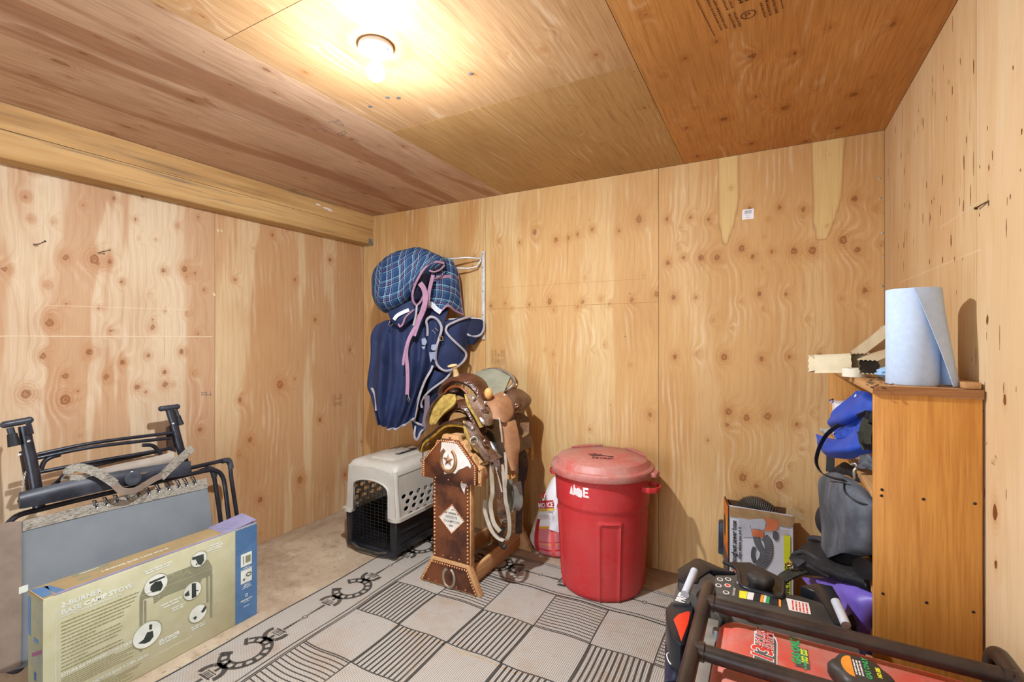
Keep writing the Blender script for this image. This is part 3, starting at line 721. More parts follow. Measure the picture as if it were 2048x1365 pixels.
for r in range(10):
    for c in range(6):
        x0 = -1.858 + c*CX; y1 = 2.350 - r*CYR; x1, y0 = x0+CX, y1-CYR
        b = MB()
        if x1 > RX1-.2: continue
        kind = None
        if r % 2 == 0 and r % 4 == 0 and c % 2 == 1: kind = 'h'
        if r % 4 == 1 and c % 2 == 0: kind = 'v'
        if r % 4 == 2 and c % 2 == 1: kind = 'v'
        if r % 4 == 3 and c % 2 == 0: kind = 'h'
        if kind == 'h':
            for k in range(13): stripe(b, (x0+.004, y0+.010+k*.0236, 0), (x1-.004, y0+.010+k*.0236, 0), .0052, 10)
        elif kind == 'v':
            for k in range(12): stripe(b, (x0+.008+k*.0247, y0+.004, 0), (x0+.008+k*.0247, y1-.004, 0), .0085, 6)
        if kind: b.build('striped_check', RUGD, rug)
gl = MB()
for r in range(11):
    stripe(gl, (-1.858, 2.350-r*CYR, 0), (-.2, 2.350-r*CYR, 0), .0055, 60)
for c in range(6):
    stripe(gl, (-1.858+c*CX, RY0+.3, 0), (-1.858+c*CX, 2.35, 0), .0055, 60)
gl.build('grid_line', RUGD, rug)
tl = MB(); stripe(tl, (-1.6, 1.722, 0), (-.9, 1.722, 0), .004, 40); tl.build('tan_thread', TAN, rug)
def horseshoe(c, rot, s=1.0):
    b = MB(); c = Vector((c[0], c[1], RZ+.0004)); R = Matrix.Rotation(rot, 4, 'Z')
    def Q(x, y): return c + R @ Vector((x*s, y*s, 0))
    for k in range(22):                       # dark band with pale cells: outer ring, inner ring, rungs
        a0 = math.radians(-55 - 1 + k*290/22 - 90 + 90); a1 = a0 + math.radians(290/22)
        a0 -= math.radians(0); 
        for ro, ri in ((.112, .098), (.076, .064)):
            b.add([Q(ro*math.cos(a0), ro*math.sin(a0)*.92), Q(ro*math.cos(a1), ro*math.sin(a1)*.92), Q(ri*math.cos(a1), ri*math.sin(a1)*.92), Q(ri*math.cos(a0), ri*math.sin(a0)*.92)], [(0, 1, 2, 3)])
        if k % 2 == 0:
            b.add([Q(.1*math.cos(a0), .1*math.sin(a0)*.92), Q(.1*math.cos(a1-.05), .1*math.sin(a1-.05)*.92), Q(.074*math.cos(a1-.05), .074*math.sin(a1-.05)*.92), Q(.074*math.cos(a0), .074*math.sin(a0)*.92)], [(0, 1, 2, 3)])
    for sg in (-1, 1):
        a = math.radians(-55) if sg < 0 else math.radians(235)
        e = Q(.088*math.cos(a), .088*math.sin(a)*.92)
        d = R @ Vector((-math.sin(a), math.cos(a), 0)) * (-1 if sg < 0 else 1); w = R @ Vector((math.cos(a), math.sin(a), 0))
        b.add([e - w*.03*s, e + w*.03*s, e + w*.022*s + d*.016*s, e - w*.022*s + d*.016*s], [(0, 1, 2, 3)])
    for sg in (-1, 1): b.add([Q(.108*sg, -.007), Q(.135*sg, -.007), Q(.135*sg, .007), Q(.108*sg, .007)], [(0, 1, 2, 3)])
    return b.build('horseshoe_motif', RUGD, rug)
def bit(c, rot):
    b = MB(); c = Vector((c[0], c[1], RZ+.0004)); R = Matrix.Rotation(rot, 4, 'Z')
    def Q(x, y): return c + R @ Vector((x, y, 0))
    n = 14
    for k in range(n):
        a0 = math.radians(160 + k*220/n) ; a1 = math.radians(160 + (k+1)*220/n) - (.04 if k in (4, 9) else 0)
        for ro, ri in ((.062, .040),):
            b.add([Q(ro*math.cos(a0), ro*math.sin(a0)), Q(ro*math.cos(a1), ro*math.sin(a1)), Q(ri*math.cos(a1), ri*math.sin(a1)), Q(ri*math.cos(a0), ri*math.sin(a0))], [(0, 1, 2, 3)])
    for k in range(5): b.add([Q(-.026+k*.0115, .0), Q(-.020+k*.0115, .0), Q(-.020+k*.0115, .024), Q(-.026+k*.0115, .024)], [(0, 1, 2, 3)])
    for x0, y0, x1, y1 in ((-.034, .022, .034, .028), (-.03, -.008, .03, -.004), (-.006, -.085, .006, -.06)):
        b.add([Q(x0, y0), Q(x1, y0), Q(x1, y1), Q(x0, y1)], [(0, 1, 2, 3)])
    return b.build('bit_motif', RUGD, rug)
def chain(a, c):
    b = MB(); a, c = Vector((*a, RZ+.0003)), Vector((*c, RZ+.0003)); d = (c-a); L = d.length; d /= L; w = d.cross(Vector((0, 0, 1)))
    mid = a.lerp(c, .5)
    for s, e, sg in ((a, mid - d*.014, 1), (c, mid + d*.014, -1)):
        n = 7
        for k in range(n):
            p = s.lerp(e, k/n); q = s.lerp(e, (k+.92)/n); ww = .0085 - .0055*k/n
            b.add([p-w*ww, p+w*ww, q+w*ww*.85, q-w*ww*.85], [(0, 1, 2, 3)])
    for k in range(12):
        a0, a1 = 2*math.pi*k/12, 2*math.pi*(k+1)/12
        f = lambda r, t: mid + (d*math.cos(t) + w*math.sin(t))*r
        b.add([f(.014, a0), f(.014, a1), f(.009, a1), f(.009, a0)], [(0, 1, 2, 3)])
    return b.build('chain_motif', RUGD, rug)
# left border (motifs strung along y, opening of the shoes toward -x... repeat .60 m)
bxm = -2.024
for k in range(-1, 4):
    y = 1.867 - .603*k
    horseshoe((bxm, y), math.radians(-90))
    bit((bxm-.004, y-.150), math.pi); bit((bxm-.004, y+.150), 0)
    chain((bxm, y-.185), (bxm, y-.42))
byf = 2.502
for k in range(0, 3):
    x = -1.472 + .6*k
    horseshoe((x, byf), math.radians(180))
    bit((x-.150, byf), math.pi/2); bit((x+.150, byf), -math.pi/2)
    chain((x+.185, byf), (x+.42, byf))

# ------------------------------------------------------------------ red trash can
def red_mat(name, base, dustk):
    t = NT(name); v = t.coords(); n = t.noise(v, 6, 5, .65); n2 = t.noise(v, 45, 3, .6)
    sx = t.n('ShaderNodeSeparateXYZ'); t.l(t.n('ShaderNodeNewGeometry').outputs['Normal'], sx.inputs[0])
    col = t.mix(t.math('MULTIPLY', t.ramp(n, [(.35, .15), (.7, 1.0)]), dustk), lin(base), lin('#a98a7c'))
    col = t.mix(t.math('MULTIPLY', t.ramp(n2, [(.5, 0.0), (.8, 1.0)]), dustk*.5), col, lin('#b9a092'))
    t.bump(n2, .08, .001); return t.fin(col, t.math('ADD', t.math('MULTIPLY', n, .25), .35), 0, .4)
REDB = red_mat('red_plastic', '#ba2228', .13); REDL = red_mat('red_plastic_dusty', '#b04844', .8)
cx, cy = -.83, 2.60
can = empty('trash_can', (cx, cy, 0), 'round red plastic trash can with dusty lid standing before the back wall', 'trash can')
fd = math.atan2(-cy, -cx)                       # angle of the side that faces the camera
b = MB(); nt, nz = 144, 64; vs = []
HB = .655
for i in range(nz+1):
    z = HB*i/nz
    for j in range(nt):
        a = 2*math.pi*j/nt; da = (a-fd+math.pi) % (2*math.pi) - math.pi
        r = .226 + .036*z/HB
        if z < .02: r -= (.02-z)*.5
        if z > .478: r += .006
        elif z > .47: r += .006*(z-.47)/.008
        if z < .46:
            w = (da + .16) % (math.pi/2) - .0       # four recessed fields round the body
            if .12 < w < .12+.42 and z < .415: r -= .0
            else: r -= 0
            if abs(w-.12) < .016 and z < .42: r += .007
            if abs(w-.56) < .03 and z < .42: r += .007
            if .12 < w < .56 and abs(z-.42) < .009: r += .007
        vs.append((cx + r*math.cos(a), cy + r*math.sin(a), z))
vs += [(cx, cy, 0)]; K = len(vs)-1
fs = [(i*nt+j, i*nt+(j+1) % nt, (i+1)*nt+(j+1) % nt, (i+1)*nt+j) for i in range(nz) for j in range(nt)] + [(K, (j+1) % nt, j) for j in range(nt)]
b.add(vs, fs, True); b.build('body', REDB, can)
def rim_pt(a, r, z): return Vector((cx + r*math.cos(a), cy + r*math.sin(a), z))
ah = math.radians(-8)
for k, a in enumerate((ah, ah+math.pi)):
    h = MB(); n = 9
    out = [(-.23, .262), (-.21, .305), (-.11, .330), (0, .336), (.11, .330), (.21, .305), (.23, .262)]
    for zz0, zz1, rr in ((.572, .598, 0),):
        path = [rim_pt(a+da, r, .576) for da, r in out]
        top = [q + Vector((0, 0, .03)) for q in path]; inn = [rim_pt(a+da, r-.007, .576) for da, r in out]
        m = len(path); vs = []
        for p_, i_ in zip(path, inn): vs += [p_, p_ + Vector((0, 0, .026)), i_ + Vector((0, 0, .026)), i_]
        fs = [(0, 1, 2, 3), (4*m-1, 4*m-2, 4*m-3, 4*m-4)] + [(4*i+j, 4*i+4+j, 4*i+4+(j+1) % 4, 4*i+(j+1) % 4) for i in range(m-1) for j in range(4)]
        h.add(vs, fs)
    h.prism([(-.055, 0), (.055, 0), (.055, .004), (-.055, .004)], rim_pt(a, .258, .578), Vector((-math.sin(a), math.cos(a), 0)), Vector((math.cos(a), math.sin(a), 0)), .004)
    h.build('handle', REDB, can, .002)
# lid
lid = MB()
n = 72; prof = [(.274, .640), (.286, .641), (.288, .650), (.288, .672), (.285, .678), (.266, .680), (.262, .683), (.250, .712), (.246, .716), (.10, .724), (0, .726)]
vs = []
for r, z in prof:
    for j in range(n):
        a = 2*math.pi*j/n; rr, zz = r, z
        x = math.cos(a)*math.cos(-.45) + math.sin(a)*math.sin(-.45); yv = -math.cos(a)*math.sin(-.45) + math.sin(a)*math.cos(-.45)
        vs.append((cx + rr*math.cos(a), cy + rr*math.sin(a), zz))
lid.add(vs, [(i*n+j, i*n+(j+1) % n, (i+1)*n+(j+1) % n, (i+1)*n+j) for i in range(len(prof)-1) for j in range(n)], True)
LB = lid.build('lid', REDL, can)
gr = MB()
# raised segments on the lid's far half leave a broad flat strip between them
for a0, a1 in ((.35, 1.28), (1.85, 2.75)):
    gr = MB()
    poly = [(.243*math.cos(a0+(a1-a0)*k/10), .243*math.sin(a0+(a1-a0)*k/10)) for k in range(11)]
    gr.prism(poly, (cx, cy, .7285), (1, 0, 0), (0, 1, 0), .012); gr.build('lid_rib', REDL, can, .003)
for a in (ah+.1, ah+math.pi-.05):
    MB().prism(roundrect(.04, .075, .012, 3), rim_pt(a, .295, .668), (math.cos(a), math.sin(a), 0), (-math.sin(a), math.cos(a), 0), .022).build('lid_tab', REDL, can, .003)
MARK = mat('black_marker', '#3a141c', '#4c2028', .7)
fwd = Vector((cx, cy, 0)).normalized(); rgt = Vector((fwd.y, -fwd.x, 0))
Mt = frame(Vector((cx, cy, .7272)) - fwd*.105 - rgt*.055, rgt*1 - fwd*.05, fwd)
mk = MB()
def scribble(L, r=.0025):
    mk.tube([Mt @ Vector((x, y, .0006 - .008*max(0, -y-.02))) for x, y in L], r, 5, flat=((0, 0, 1), .4))
scribble([(.018,.028),(.006,.032),(.001,.022),(.013,.014),(.012,.003),(.0,.004)]); scribble([(.038,.026),(.024,.027),(.023,.004),(.038,.002)]); scribble([(.024,.015),(.034,.015)])
scribble([(.045,.003),(.046,.024),(.058,.004),(.060,.026)]); scribble([(.067,.003),(.068,.024)]); scribble([(.075,.024),(.075,.006),(.084,.003),(.090,.008),(.090,.024)]); scribble([(.097,.002),(.098,.022),(.108,.024),(.114,.018)])
scribble([(-.01,.062),(.03,.060),(.07,.064),(.115,.058)], .003); scribble([(-.02,.072),(.02,.066),(.06,.070),(.11,.054)], .0025); scribble([(-.03,.085),(-.005,.09),(.02,.082),(.05,.094)]); scribble([(.0,.1),(.012,.112),(.02,.098)])
mk.build('marker_writing', MARK, can)
# white maker's letters, the middle one torn
WH = mat('white_print', '#e9dedd', '#d9c8c6', .55)
sg = MB()
def cyl(u, z): a = fd + u/.262; r = .226+.036*z/HB+.0068; return Vector((cx + r*math.cos(a), cy + r*math.sin(a), z))
def cpoly(b, poly):
    b.add([cyl(x, z) for x, z in poly], [tuple(range(len(poly)))])
L0, Z0 = -.185, .555
def sh(poly, b=sg): cpoly(b, [(L0 + x, Z0 + z) for x, z in poly])
sh([(0, 0), (.024, 0), (.022, .03), (.015, .048)])
sh([(.024, -.004), (.030, .052), (.035, .06), (.04, .040), (.048, .038), (.048, .0), (.036, .004)]); sh([(.048, 0), (.048, .038), (.060, .047), (.068, .042), (.068, -.006), (.058, -.003)]); sh([(.068, -.006), (.068, .042), (.080, .034), (.082, .010), (.077, -.004)])
sh([(.086, 0), (.096, 0), (.096, .052), (.086, .052)]); sh([(.096, 0), (.116, 0), (.116, .011), (.096, .011)]); sh([(.096, .021), (.112, .021), (.112, .031), (.096, .031)]); sh([(.096, .041), (.116, .041), (.116, .052), (.096, .052)])
for q in ([(.117, 0), (.120, 0), (.120, .003), (.117, .003)],): sh(q)
sg.build('lettering', WH, can)

# ------------------------------------------------------------------ feed sack
def sack_mat():
    t = NT('sack_print_red'); uv = t.coords('UV'); s = t.n('ShaderNodeSeparateXYZ'); t.l(uv, s.inputs[0])
    f = t.math('MULTIPLY', s.outputs[1], 1/.62)
    W_, R_, K_, Y_, D_ = lin('#ece6e6'), lin('#c72a30'), lin('#d27a80'), lin('#e0a23a'), lin('#b8242c')
    col = t.ramp(f, [(0, W_), (.53, Y_), (.558, K_), (.68, R_), (.69, K_), (.705, Y_), (.712, K_), (.76, R_), (.775, K_), (.83, R_), (.845, Y_), (.852, K_), (.91, Y_), (.92, R_), (.93, D_)], 'CONSTANT')
    fine = t.noise(t.mapping(uv, (120, 420, 1)), 1, 2)
    col = t.mix(t.math('MULTIPLY', t.sstep(fine, .5, .6), t.math('MULTIPLY', t.sstep(f, .555, .56), .35)), col, lin('#c2343c'))
    band = t.math('MULTIPLY', t.math('LESS_THAN', t.math('ABSOLUTE', t.math('SUBTRACT', s.outputs[0], .028)), .012), t.sstep(f, .56, .565))
    col = t.mix(band, col, lin('#d85048'))
    left = t.math('MULTIPLY', t.math('LESS_THAN', s.outputs[0], -.085), t.sstep(f, .45, .455)); col = t.mix(left, col, lin('#b42830'))
    edge = t.math('LESS_THAN', s.outputs[0], -.135); col = t.mix(edge, col, lin('#ddd2c8'))
    t.bump(t.noise(t.coords(), 25, 4, .6), .35, .004); return t.fin(col, .5, 0, .4)
SACK = sack_mat()
sk = empty('feed_sack', (-1.12, 2.74, 0), 'red and white printed feed sack slumped between the saddle rack and the red can', 'sack')
rows = [py3([(1103,962,2.83),(1108,957,2.82),(1114,954,2.82),(1120,952,2.82),(1128,952,2.84)]), py3([(1090,990,2.80),(1098,985,2.765),(1108,982,2.755),(1118,981,2.76),(1130,982,2.81)]),
        py3([(1074,1032,2.80),(1086,1028,2.75),(1101,1026,2.735),(1116,1026,2.745),(1131,1028,2.80)]), py3([(1063,1064,2.80),(1078,1063,2.74),(1096,1064,2.72),(1115,1065,2.735),(1132,1066,2.80)]),
        py3([(1058,1082,2.80),(1076,1090,2.735),(1096,1096,2.71),(1116,1100,2.73),(1132,1098,2.80)])]
bot = [Vector((q.x, q.y, 0.006)) for q in rows[-1]]; bot = [Vector((q.x + .01*(1 if i == 0 else 0), q.y + .02, .006)) for i, q in enumerate(bot)]
SG = ripple(surf(rows + [bot], 34, 26), .012, 3, 6, 2)
MB().grid(SG, .004).build('bag', SACK, sk)
back = [[Vector((q.x, 2.875 - .05*(1-i/33.0)*.3, q.z)) for q in r] for i, r in enumerate(SG)]
for i, r in enumerate(back):
    for j in (0, 25): r[j] = SG[i][j] + Vector((0, .03, 0))
MB().grid(back, .004, uv=True).build('bag_back', mat('sack_plain', '#e2dcda', rough=.5), sk)
# fold of white sack that flops over the print
MB().grid(ripple(flap([py3([(1112,975,2.75),(1128,972,2.79)]), py3([(1106,1030,2.715),(1130,1032,2.78)]), py3([(1098,1060,2.70),(1130,1070,2.77)])], 14, 8, .012), .006, 3, 3, 4), .002).build('folded_top', mat('sack_white', '#ece8ea', rough=.45), sk)
REDP = mat('print_red', '#c5262c', rough=.6); WHP = mat('print_white', '#f0ecec', rough=.6); YELP = mat('print_yellow', '#e3b23c', rough=.6)
pa = P(1079, 1016, y=2.745); Mk = frame(pa + Vector((.0, -.014, 0)), P(1110, 1014, y=2.728) - pa, (0, .2, 1))
decal('print_panel', rect(-.002, -.004, .118, .040), Mk, REDP, sk, .001)
decal('print_stripe', rect(.0, -.022, .116, -.008), Mk, YELP, sk, .001)
Mk2 = Mk.copy(); Mk2.translation = Mk.translation + Mk.col[2].to_3d()*.0014
text('lettering', 'MO ICE', Mk2, .040, WHP, sk, bold=.0012, sx=.86)
fine_print('fine_print', [(.0, -.05-.007*k, .11, .003) for k in range(4)], Mk, mat('print_faint', '#c9b4b2', rough=.6), sk)
pb_ = MB()
for k, (x, y, r) in enumerate(((.03, .066, .010), (.045, .075, .008), (.056, .084, .008), (.066, .09, .007), (.05, .058, .006), (.066, .066, .007))):
    pb_.prism([(x-r*.3, y-r), (x+r*.3, y-r), (x+r*.5, y+r), (x, y+r*1.3), (x-r*.5, y+r)], Mk2.translation, Mk2.col[0].to_3d(), Mk2.col[1].to_3d(), .001)
pb_.build('lettering', REDP, sk)
# ------------------------------------------------------------------ pet carrier
CG = mat('carrier_grey_plastic', '#b9b3a9', '#aaa498', .45, 0, 5, bump=.05, dust='#9c8c78', dustk=.3); CB = mat('carrier_black_plastic', '#15161b', '#1d1f26', .35, dust='#3a3630', dustk=.3)
WIRE = mat('dark_wire', '#26241f', '#332e26', .4, .6)
x0, x1, y0, y1 = -2.462, -2.012, 2.212, 2.775
cr = empty('pet_carrier', ((x0+x1)/2, (y0+y1)/2, 0), 'grey and black plastic pet carrier with oval air holes and wire door in the corner', 'pet carrier')
def rr_ring(x0, x1, y0, y1, r, z, n=5): return [Vector((a, b, z)) for a, b in roundrect(x1-x0, y1-y0, r, n, (x0+x1)/2, (y0+y1)/2)]
def shell(b, rings, capb=True, capt=True, smooth=True, skip=None):
    n = len(rings[0]); vs = [q for r in rings for q in r]
    fs = [(i*n+j, i*n+(j+1) % n, (i+1)*n+(j+1) % n, (i+1)*n+j) for i in range(len(rings)-1) for j in range(n) if not (skip and skip(i, j))]
    if capb: fs.append(tuple(range(n))[::-1])
    if capt: fs.append(tuple((len(rings)-1)*n + j for j in range(n)))
    b.add(vs, fs, smooth)
# lower tub: sides and back, front cut out for the door
b = MB(); t_ = .012
for lo, hi in (((x0+.02, y0+.03, .03), (x1-.02, y1-.03, .045)), ((x0+.02, y1-.05, .03), (x1-.02, y1-.03, .245))): b.box(lo, hi)
for s, xa, xb in ((-1, x0+.008, x0+.03), (1, x1-.03, x1-.008)):
    shell(b, [rr_ring(xa+.012*(1 if s < 0 else 1)*(-s), xb+.012*(-s), y0+.012, y1-.02, .008, .03), rr_ring(xa, xb, y0+.004, y1-.01, .008, .11), rr_ring(xa-.004*(-s), xb-.004*(-s), y0, y1, .008, .245)])
b.box((x1-.06, y0+.002, .03), (x1-.012, y0+.03, .245)).box((x0+.012, y0+.002, .03), (x0+.055, y0+.03, .245)).box((x0+.02, y0-.004, .022), (x1-.02, y0+.03, .052))
b.build('lower_tub', CB, cr, .006)
rb = MB()
for z in (.085, .165): rb.tube([(x1-.006, y0+.05, z), (x1-.004, y1-.05, z)], .006, 6)
rb.build('tub_rib', CB, cr)
fe = MB()
for a, c in ((x0+.06, y0+.08), (x1-.06, y0+.08), (x0+.06, y1-.08), (x1-.06, y1-.08)): fe.lathe([(.02, .032), (.018, 0), (0, 0)], (a, c, 0), 12)
fe.build('tub_foot', CB, cr)
# flange
fl = MB(); o_ = roundrect(x1-x0+.036, y1-y0+.03, .035, 5, (x0+x1)/2, (y0+y1)/2); i_ = roundrect(x1-x0-.05, y1-y0-.05, .02, 5, (x0+x1)/2, (y0+y1)/2)
gx0, gx1 = x0+.062, x1-.062
o_ = [(gx1, y0-.015)] + [q for q in o_ if not (gx0 < q[0] < gx1 and q[1] < y0+.01)][0:0]
ar = .035; q_ = []
for (cx_, cy_, a0_) in ((x1+.018-ar, y0-.015+ar, -90), (x1+.018-ar, y1+.015-ar, 0), (x0-.018+ar, y1+.015-ar, 90), (x0-.018+ar, y0-.015+ar, 180)):
    q_ += [(cx_ + ar*math.cos(math.radians(a0_+90*i/5)), cy_ + ar*math.sin(math.radians(a0_+90*i/5))) for i in range(6)]
o_ = [(gx1, y0-.015)] + q_ + [(gx0, y0-.015), (gx0, y0+.03), (x0+.028, y0+.03), (x0+.028, y1-.03), (x1-.028, y1-.03), (x1-.028, y0+.03), (gx1, y0+.03)]
me = plate_mesh(o_, [], .022); fo = place(me, 'flange', frame((0, 0, .256), (1, 0, 0), (0, 1, 0)), CG, cr)
cut = MB()
# upper shell: side plates with oval holes, arched front, back and roof
def hole_list(xp):
    out = []
    for L in ([(793,545),(878,507),(960,473),(1040,440),(1110,410)], [(835,598),(918,560),(1000,525),(1080,490)], [(812,680),(900,640),(985,600),(1060,567),(1130,535)], [(855,733),(940,692),(1022,655),(1100,620)]):
        for q in L:
            p = P(670+q[0]/5.687, 900+q[1]/5.687, x=xp); out.append((p.y, p.z))
    return out
hl = hole_list(x1)
hs = [ellipse(a-y0, c-.26, .0235, .0145, 14) for a, c in hl if a < y1-.04]
ext = max(q[0] for q in hl)
outl = [(.02, 0), (y1-y0-.02, 0), (y1-y0-.03, .27), (.035, .27)]
for s, xp, tx in ((1, x1, -.02), (-1, x0, .02)):
    me = plate_mesh(outl, hs, .007)
    place(me, 'side_panel', frame((xp, y0, .262), (0, 1, 0), (tx/.27, 0, 1)), CG, cr)
fr = MB()
arch = [(x0+.066, .262)]
cxm = (x0+x1)/2
for k in range(13):
    a = math.pi - math.pi*k/12; arch.append((cxm + .158*math.cos(a)*1.0, .395 + .085*max(0, math.sin(a))**.6))
arch.append((x1-.066, .262))
outer = [(x1-.012, .262), (x1-.026, .50), (x1-.05, .545), (cxm, .56), (x0+.05, .545), (x0+.026, .50), (x0+.012, .262)]
me = plate_mesh(arch + outer, [], .02)
place(me, 'front_panel', frame((0, y0+.01, 0), (1, 0, 0), (0, 0, 1)), CG, cr)
rim = MB(); rim.tube([(a, y0-.002, c) for a, c in arch], .007, 8); rim.build('arch_rim', CG, cr)
bk = MB(); bk.box((x0+.025, y1-.03, .262), (x1-.025, y1-.018, .545)); bk.build('back_panel', CG, cr)
ed = MB()
for a, s in ((x0, 1), (x1, -1)):
    for c in (y0+.022, y1-.024): ed.tube([(a+s*.012, c, .262), (a+s*.026, c, .40), (a+s*.034, c, .55)], .020, 12)
ed.build('corner_post', CG, cr)
rf = MB()
shell(rf, [rr_ring(x0+.012, x1-.012, y0+.004, y1-.004, .03, .525), rr_ring(x0+.014, x1-.014, y0+.006, y1-.006, .03, .55), rr_ring(x0+.03, x1-.03, y0+.02, y1-.02, .035, .578), rr_ring(x0+.06, x1-.06, y0+.05, y1-.05, .04, .590)])
shell(rf, [rr_ring(x0+.12, x1-.12, y0+.09, y1-.09, .03, .588), rr_ring(x0+.13, x1-.13, y0+.10, y1-.10, .03, .602)])
rf.build('roof', CG, cr)
hd = MB(); yc = (y0+y1)/2 + .03; hd.tube([(cxm+.03, yc-.11, .603), (cxm+.055, yc-.10, .606), (cxm+.055, yc+.06, .606), (cxm+.02, yc+.085, .603)], .006, 8)
hd.prism([(-.01, -.02), (.05, -.03), (.04, .02), (0, .02)], (cxm+.01, yc+.07, .6035), (1, 0, 0), (0, 1, 0), .001)
hd.build('carry_handle', CB, cr)
dr = MB(); yd = y0+.022
for k in range(10): 
    xx = x0+.075+k*(x1-x0-.15)/9; zt = .395+.08*max(0, 1-((xx-cxm)/.158)**2)**.3
    dr.tube([(xx, yd, .055), (xx, yd, zt)], .0016, 6)
for k in range(17): dr.tube([(x0+.068, yd, .06+k*.0215), (x1-.068, yd, .06+k*.0215)], .0014, 5)
D = dr.build('wire_door', WIRE, cr)
MB().box((x1-.105, yd-.014, .235), (x1-.078, yd-.002, .30)).build('latch', CB, D, .004)
MB().tube([(x0+.075, y0-.006, .045), (x0+.14, y0-.018, .034), (x1-.14, y0-.018, .034), (x1-.075, y0-.006, .045)], .008, 8).build('door_sill', mat('worn_black', '#4a4640', '#25231f', .5), cr)
MB().box((x0-.03, y0+.0, .247), (x0-.004, y0+.05, .266)).build('side_latch', CG, cr, .006)

# ------------------------------------------------------------------ saddle stand
PINE = beam_mat('stand_pine', '#b98a58', '#caa070', '#8e6238'); PINE2 = mat('stand_pine_edge', '#b98f62', '#a87a4c', .6, stretch=(8, 1, 8), bump=.1)
def hide_mat():
    t = NT('cowhide_brown'); v = t.coords(); n = t.noise(v, 7, 4, .6); h = t.noise(t.mapping(v, (220, 220, 30)), 1, 3)
    col = t.mix(t.sstep(n, .35, .68), lin('#744020'), lin('#341711')); col = t.mix(t.math('MULTIPLY', h, .35), col, lin('#2a120c'))
    t.bump(h, .5, .002); return t.fin(col, .45, 0, .4)
HIDE = hide_mat(); HIDEW = mat('cowhide_white', '#d8d2ca', '#c2b8ac', .6, scale=14, bump=.4, bscale=220); BRASS = mat('copper_stud', '#d99a6c', '#c07f52', .3, .75)
CAST = mat('cast_bronze', '#a87c58', '#805a3c', .4, .6)
sx_, sy_ = -1.548, 2.13
sd = empty('saddle_stand', (sx_, 2.45, 0), 'wooden saddle rack faced with brown and white cowhide and brass studs', 'saddle stand')
yf = 2.13
def fp(x, z, y=yf): return Vector((x, y, z))
U_, V_ = (1, 0, 0), (0, 0, 1)
house = [(-1.752, .592), (-1.345, .592), (-1.345, .69), (-1.375, .70), (-1.395, .745), (-1.43, .76), (-1.452, .81), (-1.485, .815), (-1.50, .848), (-1.60, .848), (-1.615, .815), (-1.65, .80), (-1.665, .75), (-1.705, .735), (-1.72, .70), (-1.752, .69)]
MB().prism(house, (0, yf, 0), U_, V_, .035).build('head_board', PINE2, sd, .003)
face = [(-1.732, .598), (-1.366, .598), (-1.366, .695), (-1.488, .826), (-1.606, .826), (-1.732, .695)]
MB().prism(face, (0, yf-.016, 0), U_, V_, .016).build('hide_board', HIDE, sd, .002)
q5 = lambda L: [(lambda p: (p.x, p.z))(P(840+a/5.6875, 720+c/5.6875, y=yf-.018)) for a, c in L]
wp = q5([(245,945),(380,928),(470,1020),(545,1140),(580,1215),(572,1245),(540,1215),(500,1238),(440,1262),(400,1305),(340,1290),(280,1312),(268,1290),(290,1260),(248,1220),(240,1150),(232,1050),(242,990)])
MB().prism(wp, (0, yf-.0175, 0), U_, V_, .002).build('white_hide_patch', HIDEW, sd)
stud0 = MB().lathe([(.0085, 0), (.0078, -.003), (.005, -.006), (0, -.007)], (0, 0, 0), 10, (0, 1, 0)).build('stud', BRASS, sd)
stud_me = stud0.data; bpy.data.objects.remove(stud0)
# recentre the stud mesh on its own origin
co = np.empty(len(stud_me.vertices)*3); stud_me.vertices.foreach_get('co', co); co = co.reshape(-1, 3); co += np.array(ORG[sd.name]); stud_me.vertices.foreach_set('co', co.ravel())
nst = [0]
def stud(x, z, y, s=1.0):
    o = bpy.data.objects.new('stud', stud_me); COL.objects.link(o); o.parent = sd; o.location = Vector((x, y, z)) - ORG[sd.name]; o.scale = (s, s, s); nst[0] += 1
def row(a, c, n, y, s=.78, ends=True):
    for k in range(n): t = k/(n-1); stud(a[0]+(c[0]-a[0])*t, a[1]+(c[1]-a[1])*t, y, s)
yh = yf-.016
row((-1.722, .605), (-1.722, .69), 8, yh); row((-1.715, .70), (-1.61, .812), 12, yh); row((-1.598, .816), (-1.497, .816), 8, yh); row((-1.485, .812), (-1.380, .70), 12, yh); row((-1.376, .69), (-1.376, .605), 8, yh)
for x in (-1.64, -1.55, -1.46): stud(x, .604, yh, .6)
for x, z in ((-1.742, .61), (-1.742, .68), (-1.69, .742), (-1.635, .806), (-1.55, .838), (-1.468, .804), (-1.412, .748), (-1.357, .68), (-1.357, .61)): stud(x, z, yf, 1.0)
# post with hide face
MB().box((-1.672, yf+.008, .13), (-1.418, yf+.046, .62)).build('post', PINE, sd, .003)
MB().box((-1.668, yf+.002, .14), (-1.424, yf+.0085, .61)).build('hide_panel', HIDE, sd)
MB().prism([(-1.485, .612), (-1.444, .612), (-1.44, .585), (-1.452, .562), (-1.455, .535), (-1.466, .552), (-1.478, .57)], (0, yf+.0015, 0), U_, V_, .002).build('white_hide_patch', HIDEW, sd)
for x in (-1.658, -1.434): row((x, .60), (x, .165), 22, yf+.002, .88)
for x in (-1.60, -1.545, -1.49): stud(x, .168, yf+.002, .5)
dm = [(lambda p: (p.x, p.z))(P(a, c, y=yf)) for a, c in ((904,1012),(878,1036),(903,1069),(928,1045))]
MB().prism(dm, (0, yf+.0005, 0), U_, V_, .003).build('white_hide_patch', HIDEW, sd)
for i in range(4):
    a, c = dm[i], dm[(i+1) % 4]
    for k in range(10): t = k/10; stud(a[0]+(c[0]-a[0])*t, a[1]+(c[1]-a[1])*t, yf+.0005, .5)
LET = mat('burnt_lettering', '#8b8478', '#7a7266', .8)
cxd = (dm[1][0]+dm[3][0])/2; czd = (dm[0][1]+dm[2][1])/2
